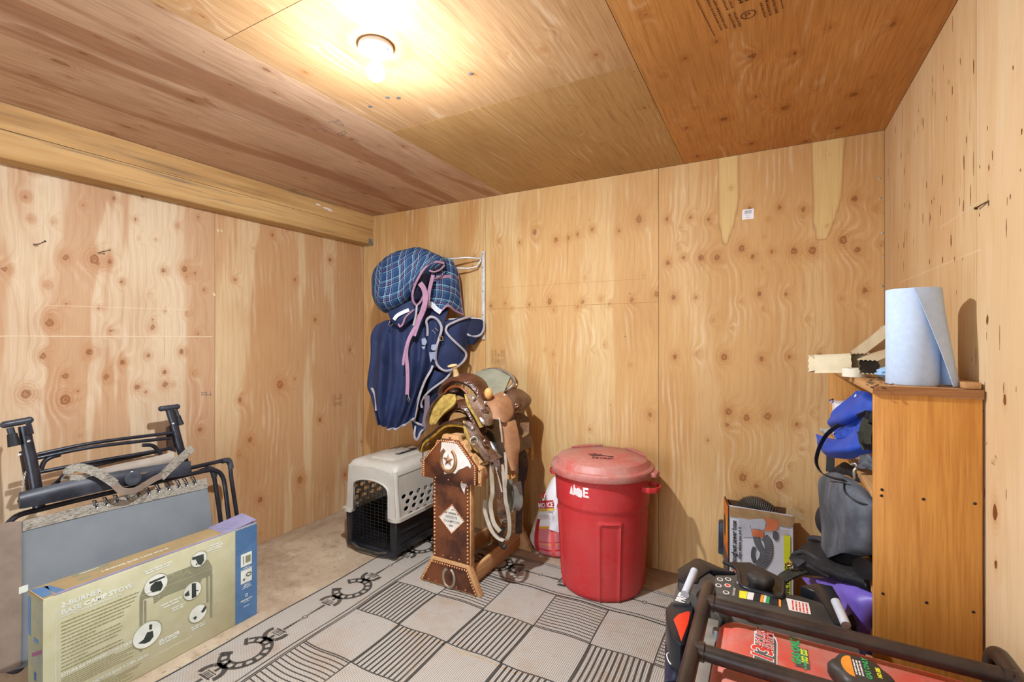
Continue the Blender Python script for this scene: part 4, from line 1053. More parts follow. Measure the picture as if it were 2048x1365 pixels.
for s, dz, sz in (('RESERVE', .004, .021), ('CHAMPION', -.020, .021)):
    text('lettering', s, frame((cxd, yf-.0006, czd+dz), U_, V_), sz, LET, sd, align='CENTER', bold=.0002)
fine_print('lettering', [(cxd-.048, czd+.028, .096, .010), (cxd-.016, czd-.042, .034, .010), (cxd-.0, czd+.05, .018, .006)], frame((0, yf-.0002, 0), U_, V_), LET, sd)
def shoe_orn(c, w, h, y, star):
    b = MB(); p = []
    for k in range(17):
        a = math.radians(-60 - 240*0) ; t = math.radians(120 + 300*k/16); p.append(Vector((c[0] + w*math.cos(t)*(1 if True else 1), y, c[1] + h*math.sin(t))))
    b.tube(p, [.010+.002*math.sin(math.pi*k/16) for k in range(17)], 8, flat=((0, 1, 0), .5))
    o = b.build('horseshoe', CAST, sd)
    if star:
        s = MB(); vs = [Vector((c[0], y-.009, c[1]))]
        for k in range(10):
            r = .036 if k % 2 == 0 else .014; a = math.pi/2 + math.pi*k/5; vs.append(Vector((c[0]+r*math.cos(a), y, c[1]+r*math.sin(a))))
        s.add(vs, [(0, 1+k, 1+(k+1) % 10) for k in range(10)] ); s.build('star', CAST, sd)
pc = P(897, 922, y=yh); shoe_orn((pc.x, pc.z), .050, .064, yh-.004, True)
# base board front and back, rails
base = [(-1.762, .0), (-1.345, .0), (-1.425, .152), (-1.675, .152)]
MB().prism(base, (0, yf-.005, 0), U_, V_, .035).build('base_board', PINE2, sd, .003)
MB().prism([(-1.737, .010), (-1.372, .010), (-1.438, .134), (-1.664, .134)], (0, yf-.012, 0), U_, V_, .008).build('hide_board', HIDE, sd)
yb = yf-.012
row((-1.735, .014), (-1.672, .124), 9, yb, .7); row((-1.66, .127), (-1.445, .127), 14, yb, .7); row((-1.432, .124), (-1.375, .014), 9, yb, .8)
for x in (-1.69, -1.64, -1.50, -1.44): stud(x, .02, yb, .5)
pc = P(898, 1158, y=yb); b = MB(); p = []
for k in range(17):
    t = math.radians(110 + 320*k/16); p.append(Vector((pc.x + .038*math.cos(t), yb-.003, pc.z + .052*math.sin(t))))
b.tube(p, .0085, 8, flat=((0, 1, 0), .5)); b.build('horseshoe', mat('horseshoe_steel', '#b0a08c', '#8c7c68', .4, .6), sd)
yk = 2.765
MB().prism(base, (0, yk-.03, 0), U_, V_, .035).build('base_board', PINE, sd, .003)
MB().box((-1.672, yk-.035, .13), (-1.418, yk+.0, .62)).build('post', PINE, sd, .003)
MB().prism(house, (0, yk-.03, 0), U_, V_, .035).build('head_board', PINE2, sd, .003)
for x in (-1.452, -1.672): MB().box((x, yf+.03, .02), (x+.024, yk-.03, .112)).build('bottom_rail', PINE, sd, .003)
# slats of the saddle rest
for x, z, ang in ((-1.372, .645, 90), (-1.735+.010, .645, 90), (-1.402, .722, 40), (-1.695, .722, 140), (-1.462, .792, 48), (-1.64, .792, 132), (-1.55, .832, 0)):
    w = .068; M = Matrix.Translation((x, 0, z)) @ Matrix.Rotation(math.radians(ang), 4, 'Y')
    MB().box((-w/2, yf+.03, -.010), (w/2, yk, .010), M).build('slat', PINE, sd, .002)

# ------------------------------------------------------------------ saddles
def leather(name, c1, c2, rough=.42, tool=.5, ts=70, dustk=.2):
    t = NT(name); v = t.coords(); n = t.noise(v, 14, 5, .65); vo = t.n('ShaderNodeTexVoronoi', feature='F1'); t.l(v, vo.inputs['Vector']); vo.inputs['Scale'].default_value = ts
    col = t.mix(t.sstep(n, .3, .7), lin(c1), lin(c2)); d = t.math('POWER', vo.outputs['Distance'], 1.5)
    col = t.mix(t.math('MULTIPLY', t.sstep(vo.outputs['Distance'], .1, .6), tool*.5), col, lin('#1e0d08'))
    if dustk: col = t.mix(t.ramp(t.noise(v, 9, 4, .7), [(.45, 0.0), (.75, dustk)]), col, lin('#a08468'))
    t.bump(vo.outputs['Distance'], tool, .003); return t.fin(col, rough, 0, .5)
LBR = leather('leather_tooled_brown', '#5e3018', '#40200f', .32, .7, 90, .12); LDK = leather('leather_dark', '#3c221a', '#281510', .38, .5, 60, .2); LRD = leather('leather_russet', '#8a4420', '#6a3018', .35, .2, 40, 0)
LTN = leather('leather_tan_roughout', '#9a6c44', '#86593a', .75, .06, 200, .25); LTD = leather('leather_dusty_tooled', '#6e4c34', '#5a3a28', .5, .6, 120, .4); LBK = leather('leather_black', '#17130f', '#241c18', .35, .1, 60, .1)
FLC = mat('fleece_yellow', '#a88e48', '#86692c', .95, 0, 40, bump=1.0, bscale=90); FLC2 = mat('fleece_gold', '#9c7828', '#785616', .95, 0, 40, bump=1.0, bscale=90)
SUE = mat('suede_grey_green', '#8d8c78', '#7c7a68', .9, 0, 9, bump=.1); SILV = mat('worn_silver', '#c8c4bc', '#a8a298', .3, .85, 40); RAWH = mat('rawhide_pale', '#c9a878', '#b08e60', .7, bump=.3); WEB = mat('webbing_pale', '#a89c8c', '#8c8070', .85, bump=.3, bscale=300)
TANBALL = mat('tan_leather_smooth', '#d09a5c', '#c08a4c', .45)
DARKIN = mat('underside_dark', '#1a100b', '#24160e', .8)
def arch_fork(b, pl, rl, n=26, ny=7, dy=.14, rise=.03):
    pass
def sheet(name, rows, m, par, th=.006, mm=14, nn=10, amp=0, seed=0, b=None):
    G = surf([py3(r) for r in rows], mm, nn)
    if amp: G = ripple(G, amp, 3, 3, seed)
    return MB().grid(G, th).build(name, m, par)
def concho(par, px, py, y, r=.010, m=None, name='concho'):
    p = P(px, py, y=y); n = (Vector((0, 0, H)) - p).normalized(); n = (n + Vector((.6, 0, .2))).normalized()
    MB().lathe([(0, .007), (r*.5, .0065), (r*.8, .004), (r, .003), (r*1.05, 0)], p, 14, n).build(name, m or SILV, par)
def ring(par, px, py, y, r, tr, m=SILV, name='ring', n=None):
    p = P(px, py, y=y); n = Vector(n or (.5, -.85, .1)).normalized(); e = n.cross(Vector((0, 0, 1))).normalized(); w = n.cross(e)
    MB().tube([p + (e*math.cos(2*math.pi*k/18) + w*math.sin(2*math.pi*k/18))*r for k in range(18)], tr, 8, True).build(name, m, par)

# --- lower saddle, resting on the stand
s1 = empty('saddle', (-1.55, 2.45, .85), 'dark brown tooled western saddle lying under another saddle on the cowhide rack', 'saddle', 'western saddles')
xc = -1.555
def drape(xs, zs, ya, yb, flare=.0, n=20):
    L = crom([Vector((x, 0, z)) for x, z in zip(xs, zs)], n)
    G = []
    for i in range(8):
        t = i/7; y = ya + (yb-ya)*t
        G.append([Vector((q.x, y - .05*abs(q.x-xc)*flare, q.z)) for q in L])
    return G
skx = [-1.81, -1.79, -1.72, -1.64, -1.555, -1.47, -1.395, -1.335, -1.315]; skz = [.715, .77, .822, .884, .898, .884, .82, .74, .685]
MB().grid(ripple(drape(skx[:-2]+[-1.36], skz[:-2]+[.755], 2.20, 2.60, 1.0), .006, 20, 20, 3, Vector((0, 0, 1))), .022).build('fleece_lining', FLC2, s1)
MB().grid([[q + Vector((0, 0, .018)) for q in r] for r in drape(skx, skz, 2.205, 2.72, 1.0)], .008).build('skirt', LBR, s1)
MB().tube([drape(skx, skz, 2.198, 2.72, 1.0)[0][k] + Vector((0, -.002, .012)) for k in range(20)], .006, 6).build('skirt_binding', LDK, s1)
def fork(name, pl, y, rad, m, par, dep=.13, lift=.06):
    """the arched front: sections of the arch swept back along +y, swelling then sinking"""
    C = crom([P(a, c, y=y) for a, c in pl], 24); R = []
    n = 12; vs = []
    for k, q in enumerate(C):
        t = (C[min(k+1, 23)] - C[max(k-1, 0)]).normalized(); nrm = Vector((-t.z, 0, t.x))
        if nrm.z < 0 and abs(t.x) > .3: nrm = -nrm
        out = (q - Vector((xc, y, C[12].z - .12))).normalized(); out.y = 0; out.normalize()
        r = rad*(.75 + .45*math.sin(math.pi*k/23))
        for j in range(n):
            a = 2*math.pi*j/n; vs.append(q + out*r*math.cos(a)*.62 + Vector((0, 1, .12))*(r*1.5*math.sin(a) + r*1.1))
    b = MB(); b.add(vs, [(i*n+j, i*n+(j+1) % n, (i+1)*n+(j+1) % n, (i+1)*n+j) for i in range(23) for j in range(n)] + [tuple(range(n)), tuple(23*n+j for j in range(n))[::-1]], True)
    return b.build(name, m, par)
fork('fork', [(880,850),(882,836),(893,822),(910,814),(930,818),(943,835),(952,852),(962,870)], 2.235, .040, LBR, s1)
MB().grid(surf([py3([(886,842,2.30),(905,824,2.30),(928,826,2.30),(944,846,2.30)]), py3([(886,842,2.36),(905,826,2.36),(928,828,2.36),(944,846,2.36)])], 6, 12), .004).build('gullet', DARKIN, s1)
# right-hand jockey and fender of the lower saddle
sheet('front_jockey', [[(929,843,2.20),(942,846,2.21),(957,858,2.23)], [(938,872,2.18),(955,874,2.19),(975,888,2.23)], [(952,896,2.17),(970,902,2.18),(992,905,2.24)], [(972,918,2.18),(985,925,2.19),(1004,915,2.25)]], LTD, s1, .008)
sheet('fleece_edge', [[(927,842,2.205),(932,843,2.205)], [(931,868,2.19),(938,868,2.185)], [(945,893,2.18),(953,892,2.175)], [(957,906,2.18),(964,905,2.18)]], FLC, s1, .014)
concho(s1, 946, 857, 2.19, .011); concho(s1, 971, 884, 2.175, .014, LBR, 'leather_rosette')
ring(s1, 948, 882, 2.165, .020, .0045)
sheet('billet_strap', [[(942,880,2.165),(952,886,2.165)], [(958,905,2.165),(966,902,2.17)], [(972,924,2.175),(979,918,2.18)]], LTD, s1, .006)
sheet('fender', [[(958,850,2.28),(985,868,2.30),(1005,885,2.34)], [(975,895,2.24),(995,902,2.25),(1012,905,2.30)], [(980,925,2.22),(997,930,2.22),(1010,925,2.28)]], LBK, s1, .007)
sheet('skirt_flap', [[(970,918,2.21),(990,905,2.22)], [(983,925,2.20),(1000,925,2.21)], [(992,940,2.20),(1001,945,2.21)], [(1000,960,2.20),(1003,957,2.21)]], LBR, s1, .006)
# rear skirt with its silver corner plate
sheet('rear_skirt', [[(1028,826,2.58),(1045,828,2.64),(1058,838,2.70)], [(1032,850,2.57),(1046,855,2.63),(1059,858,2.70)], [(1036,880,2.57),(1046,878,2.62),(1055,870,2.69)]], LBR, s1, .008)
sheet('corner_plate', [[(1040,846,2.60),(1058,845,2.67)], [(1040,868,2.60),(1058,860,2.67)], [(1046,876,2.60),(1057,868,2.67)]], SILV, s1, .003)
p = P(909, 806, y=2.27); MB().lathe([(.016, -.01), (.012, .02), (.010, .045), (.012, .06), (.026, .064), (.028, .070), (.024, .076), (0, .078)], p, 16, (0, -.1, 1)).build('horn', LDK, s1)
sheet('seat', [[(935,835,2.33),(965,845,2.33),(985,870,2.33)], [(950,835,2.50),(985,840,2.50),(1010,860,2.50)], [(960,825,2.64),(1000,822,2.64),(1035,845,2.64)]], LDK, s1, .012)
# straps that hang below: cinch, latigos, rear billets
def strap(name, L, w, m, par, wv=(.75, .6, .1), th=.003, n=28):
    return MB().ribbon(crom(py3(L), n), wv, w, th).build(name, m, par)
strap('latigo', [(984,925,2.20),(983,950,2.20),(985,985,2.19),(981,1010,2.19),(987,1045,2.18),(1000,1064,2.19)], .022, WEB, s1)
strap('latigo', [(970,1000,2.22),(969,1020,2.21),(976,1045,2.20),(985,1065,2.19),(1000,1079,2.20),(1013,1080,2.21),(1019,1060,2.22),(1017,1030,2.22),(1011,1000,2.22),(1008,960,2.22),(1003,930,2.23)], .020, WEB, s1)
strap('cinch', [(1001,960,2.24),(1001,985,2.24),(1002,1010,2.24),(1004,1030,2.24),(1010,1046,2.24)], .045, LTD, s1, th=.006)
MB().box((-.022, -.004, -.010), (.022, .004, .010), frame(P(1004, 1026, y=2.225), (.8, .6, 0), (0, 0, 1)) @ Matrix.Rotation(math.pi/2, 4, 'X')).build('buckle', LDK, s1, .002)
ring(s1, 1012, 1050, 2.23, .022, .004, WIRE)
strap('cinch_end', [(1006,1055,2.25),(1000,1075,2.26),(1005,1092,2.27),(1012,1097,2.27)], .03, LBK, s1, th=.004)
strap('hanging_strap', [(1040,860,2.62),(1044,905,2.60),(1043,960,2.60),(1039,1010,2.60),(1037,1068,2.60)], .042, LDK, s1, th=.005)
strap('hanging_strap', [(1045,905,2.60),(1048,930,2.60),(1044,960,2.60)], .05, LDK, s1, th=.005)
strap('saddle_string', [(1010,905,2.25),(1012,935,2.23),(1012,960,2.22),(1008,985,2.22)], .014, WEB, s1)
strap('saddle_string', [(992,935,2.20),(998,960,2.20),(1004,985,2.20)], .008, WEB, s1)
strap('billet', [(858,885,2.22),(847,900,2.22),(846,920,2.22)], .012, WEB, s1)
ring(s1, 845, 921, 2.22, .011, .002, WIRE, 'snap_ring')

# --- upper saddle
s2 = empty('saddle', (-1.56, 2.5, .99), 'brown western saddle with grey suede seat and wrapped horn, lying on top of another saddle', 'saddle', 'western saddles')
fork('fork', [(882,798),(880,784),(890,770),(908,761),(930,764),(948,776),(957,790),(966,806)], 2.30, .044, LBR, s2)
MB().tube(crom(py3([(888,800,2.275),(890,786,2.272),(903,775,2.27),(920,775,2.27),(934,788,2.272),(942,800,2.275)]), 22), .007, 8).build('gullet_edge', LRD, s2)
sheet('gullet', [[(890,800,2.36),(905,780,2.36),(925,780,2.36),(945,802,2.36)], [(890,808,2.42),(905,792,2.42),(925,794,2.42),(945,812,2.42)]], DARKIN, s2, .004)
p = P(914, 757, y=2.33); tip = P(909, 734, y=2.30)
MB().tube(crom([p - Vector((0, 0, .015)), p.lerp(tip, .35), p.lerp(tip, .75), tip], 10), [.030, .026, .021, .018, .016, .015, .0145, .014, .015, .017], 12).build('horn', RAWH, s2)
MB().lathe([(0, -.004), (.020, -.002), (.030, .004), (.029, .010), (.018, .014), (0, .015)], tip + Vector((-.014, 0, 0)), 16, (-.12, -.15, 1)).build('horn_cap', RAWH, s2)
# fleece lining and skirt on the far side
sheet('fleece_lining', [[(882,794,2.175),(895,789,2.18),(909,790,2.20)], [(866,815,2.165),(886,808,2.175),(911,808,2.19)], [(857,838,2.155),(872,836,2.165),(884,832,2.175)], [(856,852,2.155),(864,848,2.16),(873,848,2.165)]], FLC, s2, .020, 20, 20, .010, 7)
sheet('skirt_edge', [[(878,792,2.165),(894,785,2.175)], [(862,812,2.15),(868,808,2.15)], [(852,838,2.14),(858,836,2.14)], [(853,855,2.14),(859,853,2.14)]], LDK, s2, .010)
sheet('skirt', [[(958,800,2.26),(985,800,2.34),(1010,812,2.45)], [(965,840,2.22),(985,838,2.28),(1008,842,2.40)], [(972,855,2.215),(985,858,2.24),(994,852,2.30)]], LBR, s2, .010)
sheet('fleece_edge', [[(930,789,2.235),(936,790,2.232)], [(936,812,2.215),(944,812,2.212)], [(950,833,2.205),(957,833,2.20)], [(961,856,2.205),(967,854,2.20)]], FLC, s2, .016)
sheet('front_jockey', [[(932,788,2.225),(950,793,2.23),(966,801,2.25)], [(942,812,2.20),(962,815,2.20),(980,818,2.24)], [(955,833,2.19),(972,834,2.19),(990,832,2.24)], [(966,850,2.19),(978,852,2.195),(988,846,2.24)]], LTD, s2, .008)
# grey padded seat rising to the cantle
sheet('seat', [[(955,792,2.38),(975,800,2.37),(1000,800,2.38)], [(945,770,2.46),(975,778,2.45),(1006,790,2.45)], [(946,756,2.55),(985,758,2.55),(1012,776,2.53)], [(956,746,2.62),(990,741,2.63),(1021,756,2.61)]], SUE, s2, .018, 16, 14)
MB().tube(crom(py3([(944,756,2.60),(965,744,2.635),(992,739,2.65),(1014,746,2.64),(1026,758,2.62),(1027,768,2.59),(1018,778,2.56),(1006,784,2.53)]), 30), .012, 10).build('cantle_binding', SILV, s2)
sheet('cantle_back', [[(1018,748,2.645),(1028,757,2.63),(1029,768,2.60),(1016,780,2.56)], [(1026,752,2.66),(1034,763,2.65),(1033,775,2.61),(1017,787,2.57)]], LBR, s2, .012, 8, 14)
for k in range(6):
    t = k/5; concho(s2, 1012+ 21*t, 788-18*t, 2.555+.05*t, .008, RAWH, 'lacing_knot')
sheet('rear_jockey', [[(1012,785,2.53),(1030,778,2.60),(1044,782,2.68)], [(1018,800,2.51),(1040,795,2.59),(1060,795,2.68)], [(1024,815,2.50),(1044,812,2.58),(1061,805,2.67)], [(1027,828,2.50),(1042,822,2.56),(1054,815,2.65)]], LTD, s2, .009)
sheet('rear_jockey_edge', [[(1027,812,2.492),(1040,805,2.55)], [(1028,819,2.492),(1040,813,2.55)]], LRD, s2, .004)
ring(s2, 1033, 812, 2.51, .009, .003)
# broad tan seat jockey
sheet('seat_jockey', [[(968,800,2.28),(985,793,2.33),(1004,784,2.44)], [(972,818,2.235),(998,808,2.28),(1020,800,2.40)], [(975,836,2.215),(1000,828,2.25),(1026,822,2.37)], [(996,838,2.225),(1008,842,2.25),(1024,832,2.35)], [(1003,843,2.235),(1010,846,2.25),(1017,843,2.30)]], LTN, s2, .008)
strap('roll_edge', [(966,782,2.26),(969,792,2.255),(967,802,2.25)], .018, LBR, s2, wv=(.5, .8, 0), th=.006)
p = P(977, 788, y=2.275); MB().ball(p, .034, 16, 10, (.75, .75, 1)).build('bucking_roll', TANBALL, s2)
concho(s2, 948, 797, 2.20, .011); concho(s2, 971, 806, 2.215, .010); concho(s2, 1011, 792, 2.41, .013)
MB().prism([(0, .020), (-.022, .004), (-.004, -.026), (.022, -.006)], P(970, 822, y=2.19), Vector((.85, .5, 0)).normalized(), (0, 0, 1), .006).build('leather_keeper', LBR, s2, .002)
strap('dee_strap', [(962,835,2.185),(966,843,2.18),(970,848,2.185)], .02, SILV, s2)
# fender and stirrup
sheet('fender', [[(998,850,2.25),(1012,846,2.27),(1030,840,2.32)], [(1003,875,2.24),(1018,872,2.26),(1036,865,2.32)], [(1010,900,2.235),(1022,902,2.25),(1039,893,2.31)], [(1017,925,2.235),(1026,925,2.25),(1036,915,2.30)], [(1023,942,2.24),(1027,942,2.245),(1031,940,2.26)]], LTN, s2, .006)
strap('stirrup_leather', [(1027,935,2.265),(1026,945,2.28),(1028,955,2.295)], .018, LRD, s2)
strap('stirrup_keeper', [(1009,954,2.29),(1020,955,2.29),(1031,951,2.295)], .020, TANBALL, s2, wv=(0, 0, 1), th=.012)
MB().ribbon(crom(py3([(1016,960,2.33),(1018,985,2.32),(1021,1010,2.31),(1029,1020,2.31),(1036,1010,2.32),(1036,990,2.33),(1033,965,2.33)]), 26), (.55, .83, 0), .055, .006).build('stirrup', mat('stirrup_worn_metal', '#9ba096', '#7c8078', .45, .5), s2)
strap('saddle_string', [(998,835,2.22),(1002,860,2.21),(1004,885,2.21)], .008, WEB, s2)
# ------------------------------------------------------------------ blanket rack on the back wall
RACKW = mat('rack_white_paint', '#d4d2ce', '#bcb8b2', .45, .2, 30)
rx = P(968, 560, y=YB).x
rk = empty('blanket_rack', (rx, YB-.01, 1.38), 'pale metal wall rack with two swing arms holding the horse blankets', 'blanket rack')
MB().box((rx-.013, YB-.016, 1.38), (rx+.013, YB-.002, 2.02)).build('wall_rail', RACKW, rk, .003)
for z in (1.40, 1.56, 1.73, 1.90, 2.0):
    MB().lathe([(.006, 0), (.006, .003), (.003, .005), (0, .005)], (rx, YB-.016, z), 10, (0, -1, 0)).build('bolt', GALV, rk)
A0 = Vector((rx, YB-.02, 0)); AD = Vector((-.86, -.50, 0)).normalized()
def arm(zt, zb, L):
    b = MB(); o = A0 + Vector((-.005, -.008, 0))
    b.tube([o + Vector((0, 0, zt)), o + AD*.10 + Vector((0, -.02, zt+.004)), o + AD*.16 + Vector((0, -.01, zt)), o + AD*L + Vector((0, 0, zt-.03))], .0065, 8)
    b.tube([o + Vector((0, 0, zb)), o + AD*.035 + Vector((0, .0, zb-.05)), o + AD*.10 + Vector((0, .01, zb-.06)), o + AD*L + Vector((0, .04, zb-.05))], .0065, 8)
    return b.build('swing_arm', RACKW, rk)
arm(1.965, 1.955, .62); arm(1.53, 1.53, .62)
PO, PN = Vector((rx, YB-.03, 0)), Vector((AD.y, -AD.x, 0))         # vertical plane the blankets hang in
if PN.y > 0: PN = -PN
def Qh(px, py, off=0.0):
    u = (px-1024)/F; v = -(py-CY)/F; r = Vector((u*cth - sth, u*sth + cth, v)); o = PO + PN*off
    t = o.dot(PN)/r.dot(PN); q = r*t; q.z += H; return q
def qh(L): return [Qh(*q) for q in L]

def plaid_mat():
    t = NT('plaid_blue_teal'); uv = t.coords('UV'); s = t.n('ShaderNodeSeparateXYZ'); t.l(uv, s.inputs[0])
    col = lin('#12183a'); 
    def bandf(sock, per, lo, hi):
        f = t.math('FRACT', t.math('MULTIPLY', sock, 1/per)); return t.math('MULTIPLY', t.math('GREATER_THAN', f, lo), t.math('LESS_THAN', f, hi))
    for ax in (0, 1):
        k = s.outputs[ax]
        if ax == 0: col = t.mix(t.math('MULTIPLY', bandf(k, .10, .55, .95), .45), col, lin('#23426c'))
        else: col = t.mix(t.math('MULTIPLY', bandf(k, .10, .55, .95), .4), col, lin('#23426c'))
        for lo, hi, c, st in ((.05, .10, '#7fa6b8', .85), (.16, .19, '#6c96ac', .7), (.30, .325, '#8c4f86', .7), (.45, .49, '#86a9ba', .8), (.60, .625, '#5d88a4', .6)):
            col = t.mix(t.math('MULTIPLY', bandf(k, .10, lo, hi), st), col, lin(c))
    w = t.noise(t.mapping(uv, (900, 900, 1)), 1, 2)
    t.bump(w, .2, .001); return t.fin(col, .7, 0, .25)
PLAID = plaid_mat()
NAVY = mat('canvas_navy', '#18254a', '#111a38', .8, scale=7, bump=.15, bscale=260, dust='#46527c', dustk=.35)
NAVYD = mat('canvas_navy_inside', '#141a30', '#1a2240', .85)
PINKB = mat('pink_webbing', '#a67e94', '#8e6880', .8, bump=.2, bscale=300); GREYB = mat('grey_binding', '#aaa2a6', '#8d868c', .85, bump=.2, bscale=300)
REFL = mat('reflective_white', '#d6d8de', '#bcbec8', .5)
b1 = empty('horse_blanket', Qh(840, 640), 'blue and teal plaid horse blanket with pink binding bundled over the upper rack arm', 'horse blanket', 'horse blankets on the wall rack')
def hloft(secs, n=22, ex=.8, m=60, amp=.012, seed=1, off=0):
    S = [(px, (Qh(px, a, off) + Qh(px, c, off))/2, (Qh(px, a, off) - Qh(px, c, off)).z/2, th) for px, a, c, th in secs]
    C = crom([q[1] for q in S], m); HH = [q.x for q in crom([Vector((q[2], 0, 0)) for q in S], m)]; TH_ = [q.x for q in crom([Vector((q[3], 0, 0)) for q in S], m)]
    G = []
    for i in range(m):
        row = []
        for j in range(n+1):
            a = 2*math.pi*j/n; cs, sn = math.cos(a), math.sin(a)
            p = C[i] + Vector((0, 0, 1))*HH[i]*math.copysign(abs(cs)**ex, cs) + PN*TH_[i]*math.copysign(abs(sn)**ex, sn)
            f = mnoise.noise(p*7 + Vector((seed, 0, 0)))*amp + mnoise.noise(p*16 + Vector((0, seed, 0)))*amp*.45
            row.append(p + PN*f*2 + Vector((0, 0, f*.5)))
        row[-1] = row[0].copy(); G.append(row)
    return G
G = hloft([(744,552,590,.02),(752,535,608,.08),(768,521,624,.13),(790,510,622,.16),(812,503,610,.17),(834,496,585,.165),(853,499,560,.14),(870,510,545,.11),(886,517,538,.06),(890,522,534,.01)], amp=.016, off=.12)
MB().grid(G, .004).build('folded_bundle', PLAID, b1)
def hsheet(name, rows, m, par, th=.006, mm=22, nn=22, amp=.008, seed=0, fu=4, fv=2):
    Gs = ripple(surf([qh(r) for r in rows], mm, nn), amp, fu, fv, seed, PN)
    return MB().grid(Gs, th).build(name, m, par), Gs
R1 = [[(860,512,.05),(882,514,.06),(903,520,.05),(911,534,.02)], [(862,540,.06),(885,538,.08),(908,540,.05),(916,548,.01)], [(862,565,.07),(884,565,.10),(910,566,.05),(919,572,.0)],
      [(857,590,.08),(882,595,.11),(908,597,.05),(922,602,-.005)], [(850,614,.09),(868,616,.10),(882,622,.11),(895,612,.11),(910,622,.05),(926,630,-.01)]]
_, GR = hsheet('hanging_flap', R1, PLAID, b1)
MB().tube([GR[-1][j] + PN*.004 for j in range(22)], .0075, 6).build('pink_binding', PINKB, b1)
MB().tube([GR[i][-1] for i in range(22)], .005, 6).build('pink_binding', PINKB, b1)
MB().ribbon(crom(qh([(866,562,.085),(880,555,.105),(900,553,.075),(917,556,.02)]), 16), (0, 0, 1), .022, .004).build('pink_band', PINKB, b1)
MB().ribbon(crom(qh([(853,606,.125),(863,609,.13),(873,619,.13),(882,625,.125)]), 12), (.2, 0, 1), .034, .004).build('reflective_band', REFL, b1)
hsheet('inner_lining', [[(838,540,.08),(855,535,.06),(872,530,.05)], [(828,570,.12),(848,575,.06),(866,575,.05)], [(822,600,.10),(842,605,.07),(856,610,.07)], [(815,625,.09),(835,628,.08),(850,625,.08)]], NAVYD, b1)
hsheet('under_fold', [[(775,622,.16),(800,612,.19),(825,600,.18)], [(780,636,.16),(804,630,.19),(838,614,.17)], [(786,645,.16),(803,642,.19),(830,632,.16)], [(797,653,.165),(803,654,.175),(812,648,.17)]], NAVY, b1, amp=.004)
MB().tube(crom(qh([(828,620,.185),(812,634,.195),(806,648,.19),(800,654,.185),(797,648,.18)]), 18), .007, 6).build('pink_binding', PINKB, b1)
MB().ribbon(crom(qh([(788,640,.195),(794,632,.20),(804,626,.205),(818,620,.20)]), 12), (0, 0, 1), .024, .004).build('reflective_band', REFL, b1)
# edge of the front opening, and the pink straps
E1 = [(888,527,.19),(872,524,.22),(858,529,.25),(846,541,.27),(836,558,.28),(828,576,.26),(825,592,.24),(827,604,.22),(833,611,.20),(841,604,.19),(847,592,.17)]
MB().tube(crom(qh(E1), 40), .0085, 6).build('pink_binding', PINKB, b1)
hsheet('front_fold', [[(886,530,.16),(872,529,.19),(858,535,.22)], [(866,541,.15),(856,545,.20),(845,553,.24)], [(855,565,.13),(846,572,.18),(834,575,.23)], [(848,590,.14),(838,598,.17),(828,600,.22)]], NAVYD, b1, amp=.003)
MB().tube(crom(qh([(857,541,.22),(868,544,.22),(880,540,.21),(889,531,.18)]), 16), .006, 6).build('pink_binding', PINKB, b1)
def hstrap(name, L, w, m, par, wv=None, n=34): return MB().ribbon(crom([q + PN*.045 for q in qh(L)], n), wv or (.88, .45, 0), w, .003).build(name, m, par)
hstrap('pink_strap', [(842,568,.22),(850,580,.22),(853,600,.21),(848,622,.20),(840,640,.20),(833,660,.20),(829,672,.20)], .034, PINKB, b1)
hstrap('pink_strap', [(868,552,.15),(861,580,.16),(857,606,.17),(846,632,.19),(833,655,.20),(820,680,.21),(815,705,.21),(817,730,.21),(818,760,.21),(817,788,.21)], .024, PINKB, b1)
hstrap('pink_strap', [(826,668,.205),(816,690,.215),(811,712,.215),(809,730,.215)], .016, PINKB, b1)
hstrap('grey_strap', [(836,612,.20),(834,632,.20),(829,652,.205)], .012, GREYB, b1)
MB().tube(qh([(817,788,.215),(817,792,.215),(816,799,.215),(818,806,.215),(820,800,.215),(818,794,.215)]), .0035, 6).build('snap_hook', SILV, b1)
MB().tube(qh([(809,728,.215),(809,736,.215)]), .004, 6).build('snap_hook', WIRE, b1)
MB().tube(qh([(780,642,.18),(777,650,.18),(781,653,.18),(786,648,.18)]), .003, 6).build('buckle', SILV, b1)

# ---- navy blanket
b2 = empty('horse_blanket', Qh(840, 800), 'worn navy canvas horse blanket with grey binding hanging from the lower rack arm', 'horse blanket', 'horse blankets on the wall rack')
L1 = [[(752,652,.02),(768,643,.04),(795,638,.05),(820,634,.06),(845,632,.07),(856,636,.08)], [(743,672,.04),(764,668,.09),(792,662,.11),(822,660,.12),(846,660,.13),(858,668,.12)],
      [(743,710,.05),(762,708,.16),(790,706,.14),(822,706,.19),(848,706,.18),(866,720,.15)], [(738,750,.04),(760,748,.17),(790,750,.13),(820,750,.20),(842,745,.20),(864,738,.16)],
      [(737,775,.04),(758,785,.17),(788,788,.14),(814,790,.20),(834,778,.20),(851,762,.18)], [(745,795,.05),(758,820,.17),(783,822,.16),(806,822,.19),(824,808,.20),(839,795,.18)],
      [(755,842,.10),(763,846,.16),(778,852,.16),(796,848,.18),(814,838,.19),(832,826,.18)], [(758,850,.11),(768,853,.15),(780,858,.15),(794,857,.17),(812,848,.18),(830,836,.18)]]
G2 = surf([qh(r) for r in L1], 40, 44)
for i in range(40):
    for j in range(44):
        k = min(1, i/10); G2[i][j] = G2[i][j] + PN*(.023*k*math.sin(j*.75 + .05*i) + .012*mnoise.noise(Vector((j*.22, i*.06, 3))))
MB().grid(G2, .005).build('left_panel', NAVY, b2)
edge = [G2[i][-1] for i in range(14, 40)] + [G2[-1][j] for j in range(42, 12, -1)]
MB().tube([q + PN*.003 for q in edge], .0085, 6, flat=(PN, .6)).build('grey_binding', GREYB, b2)
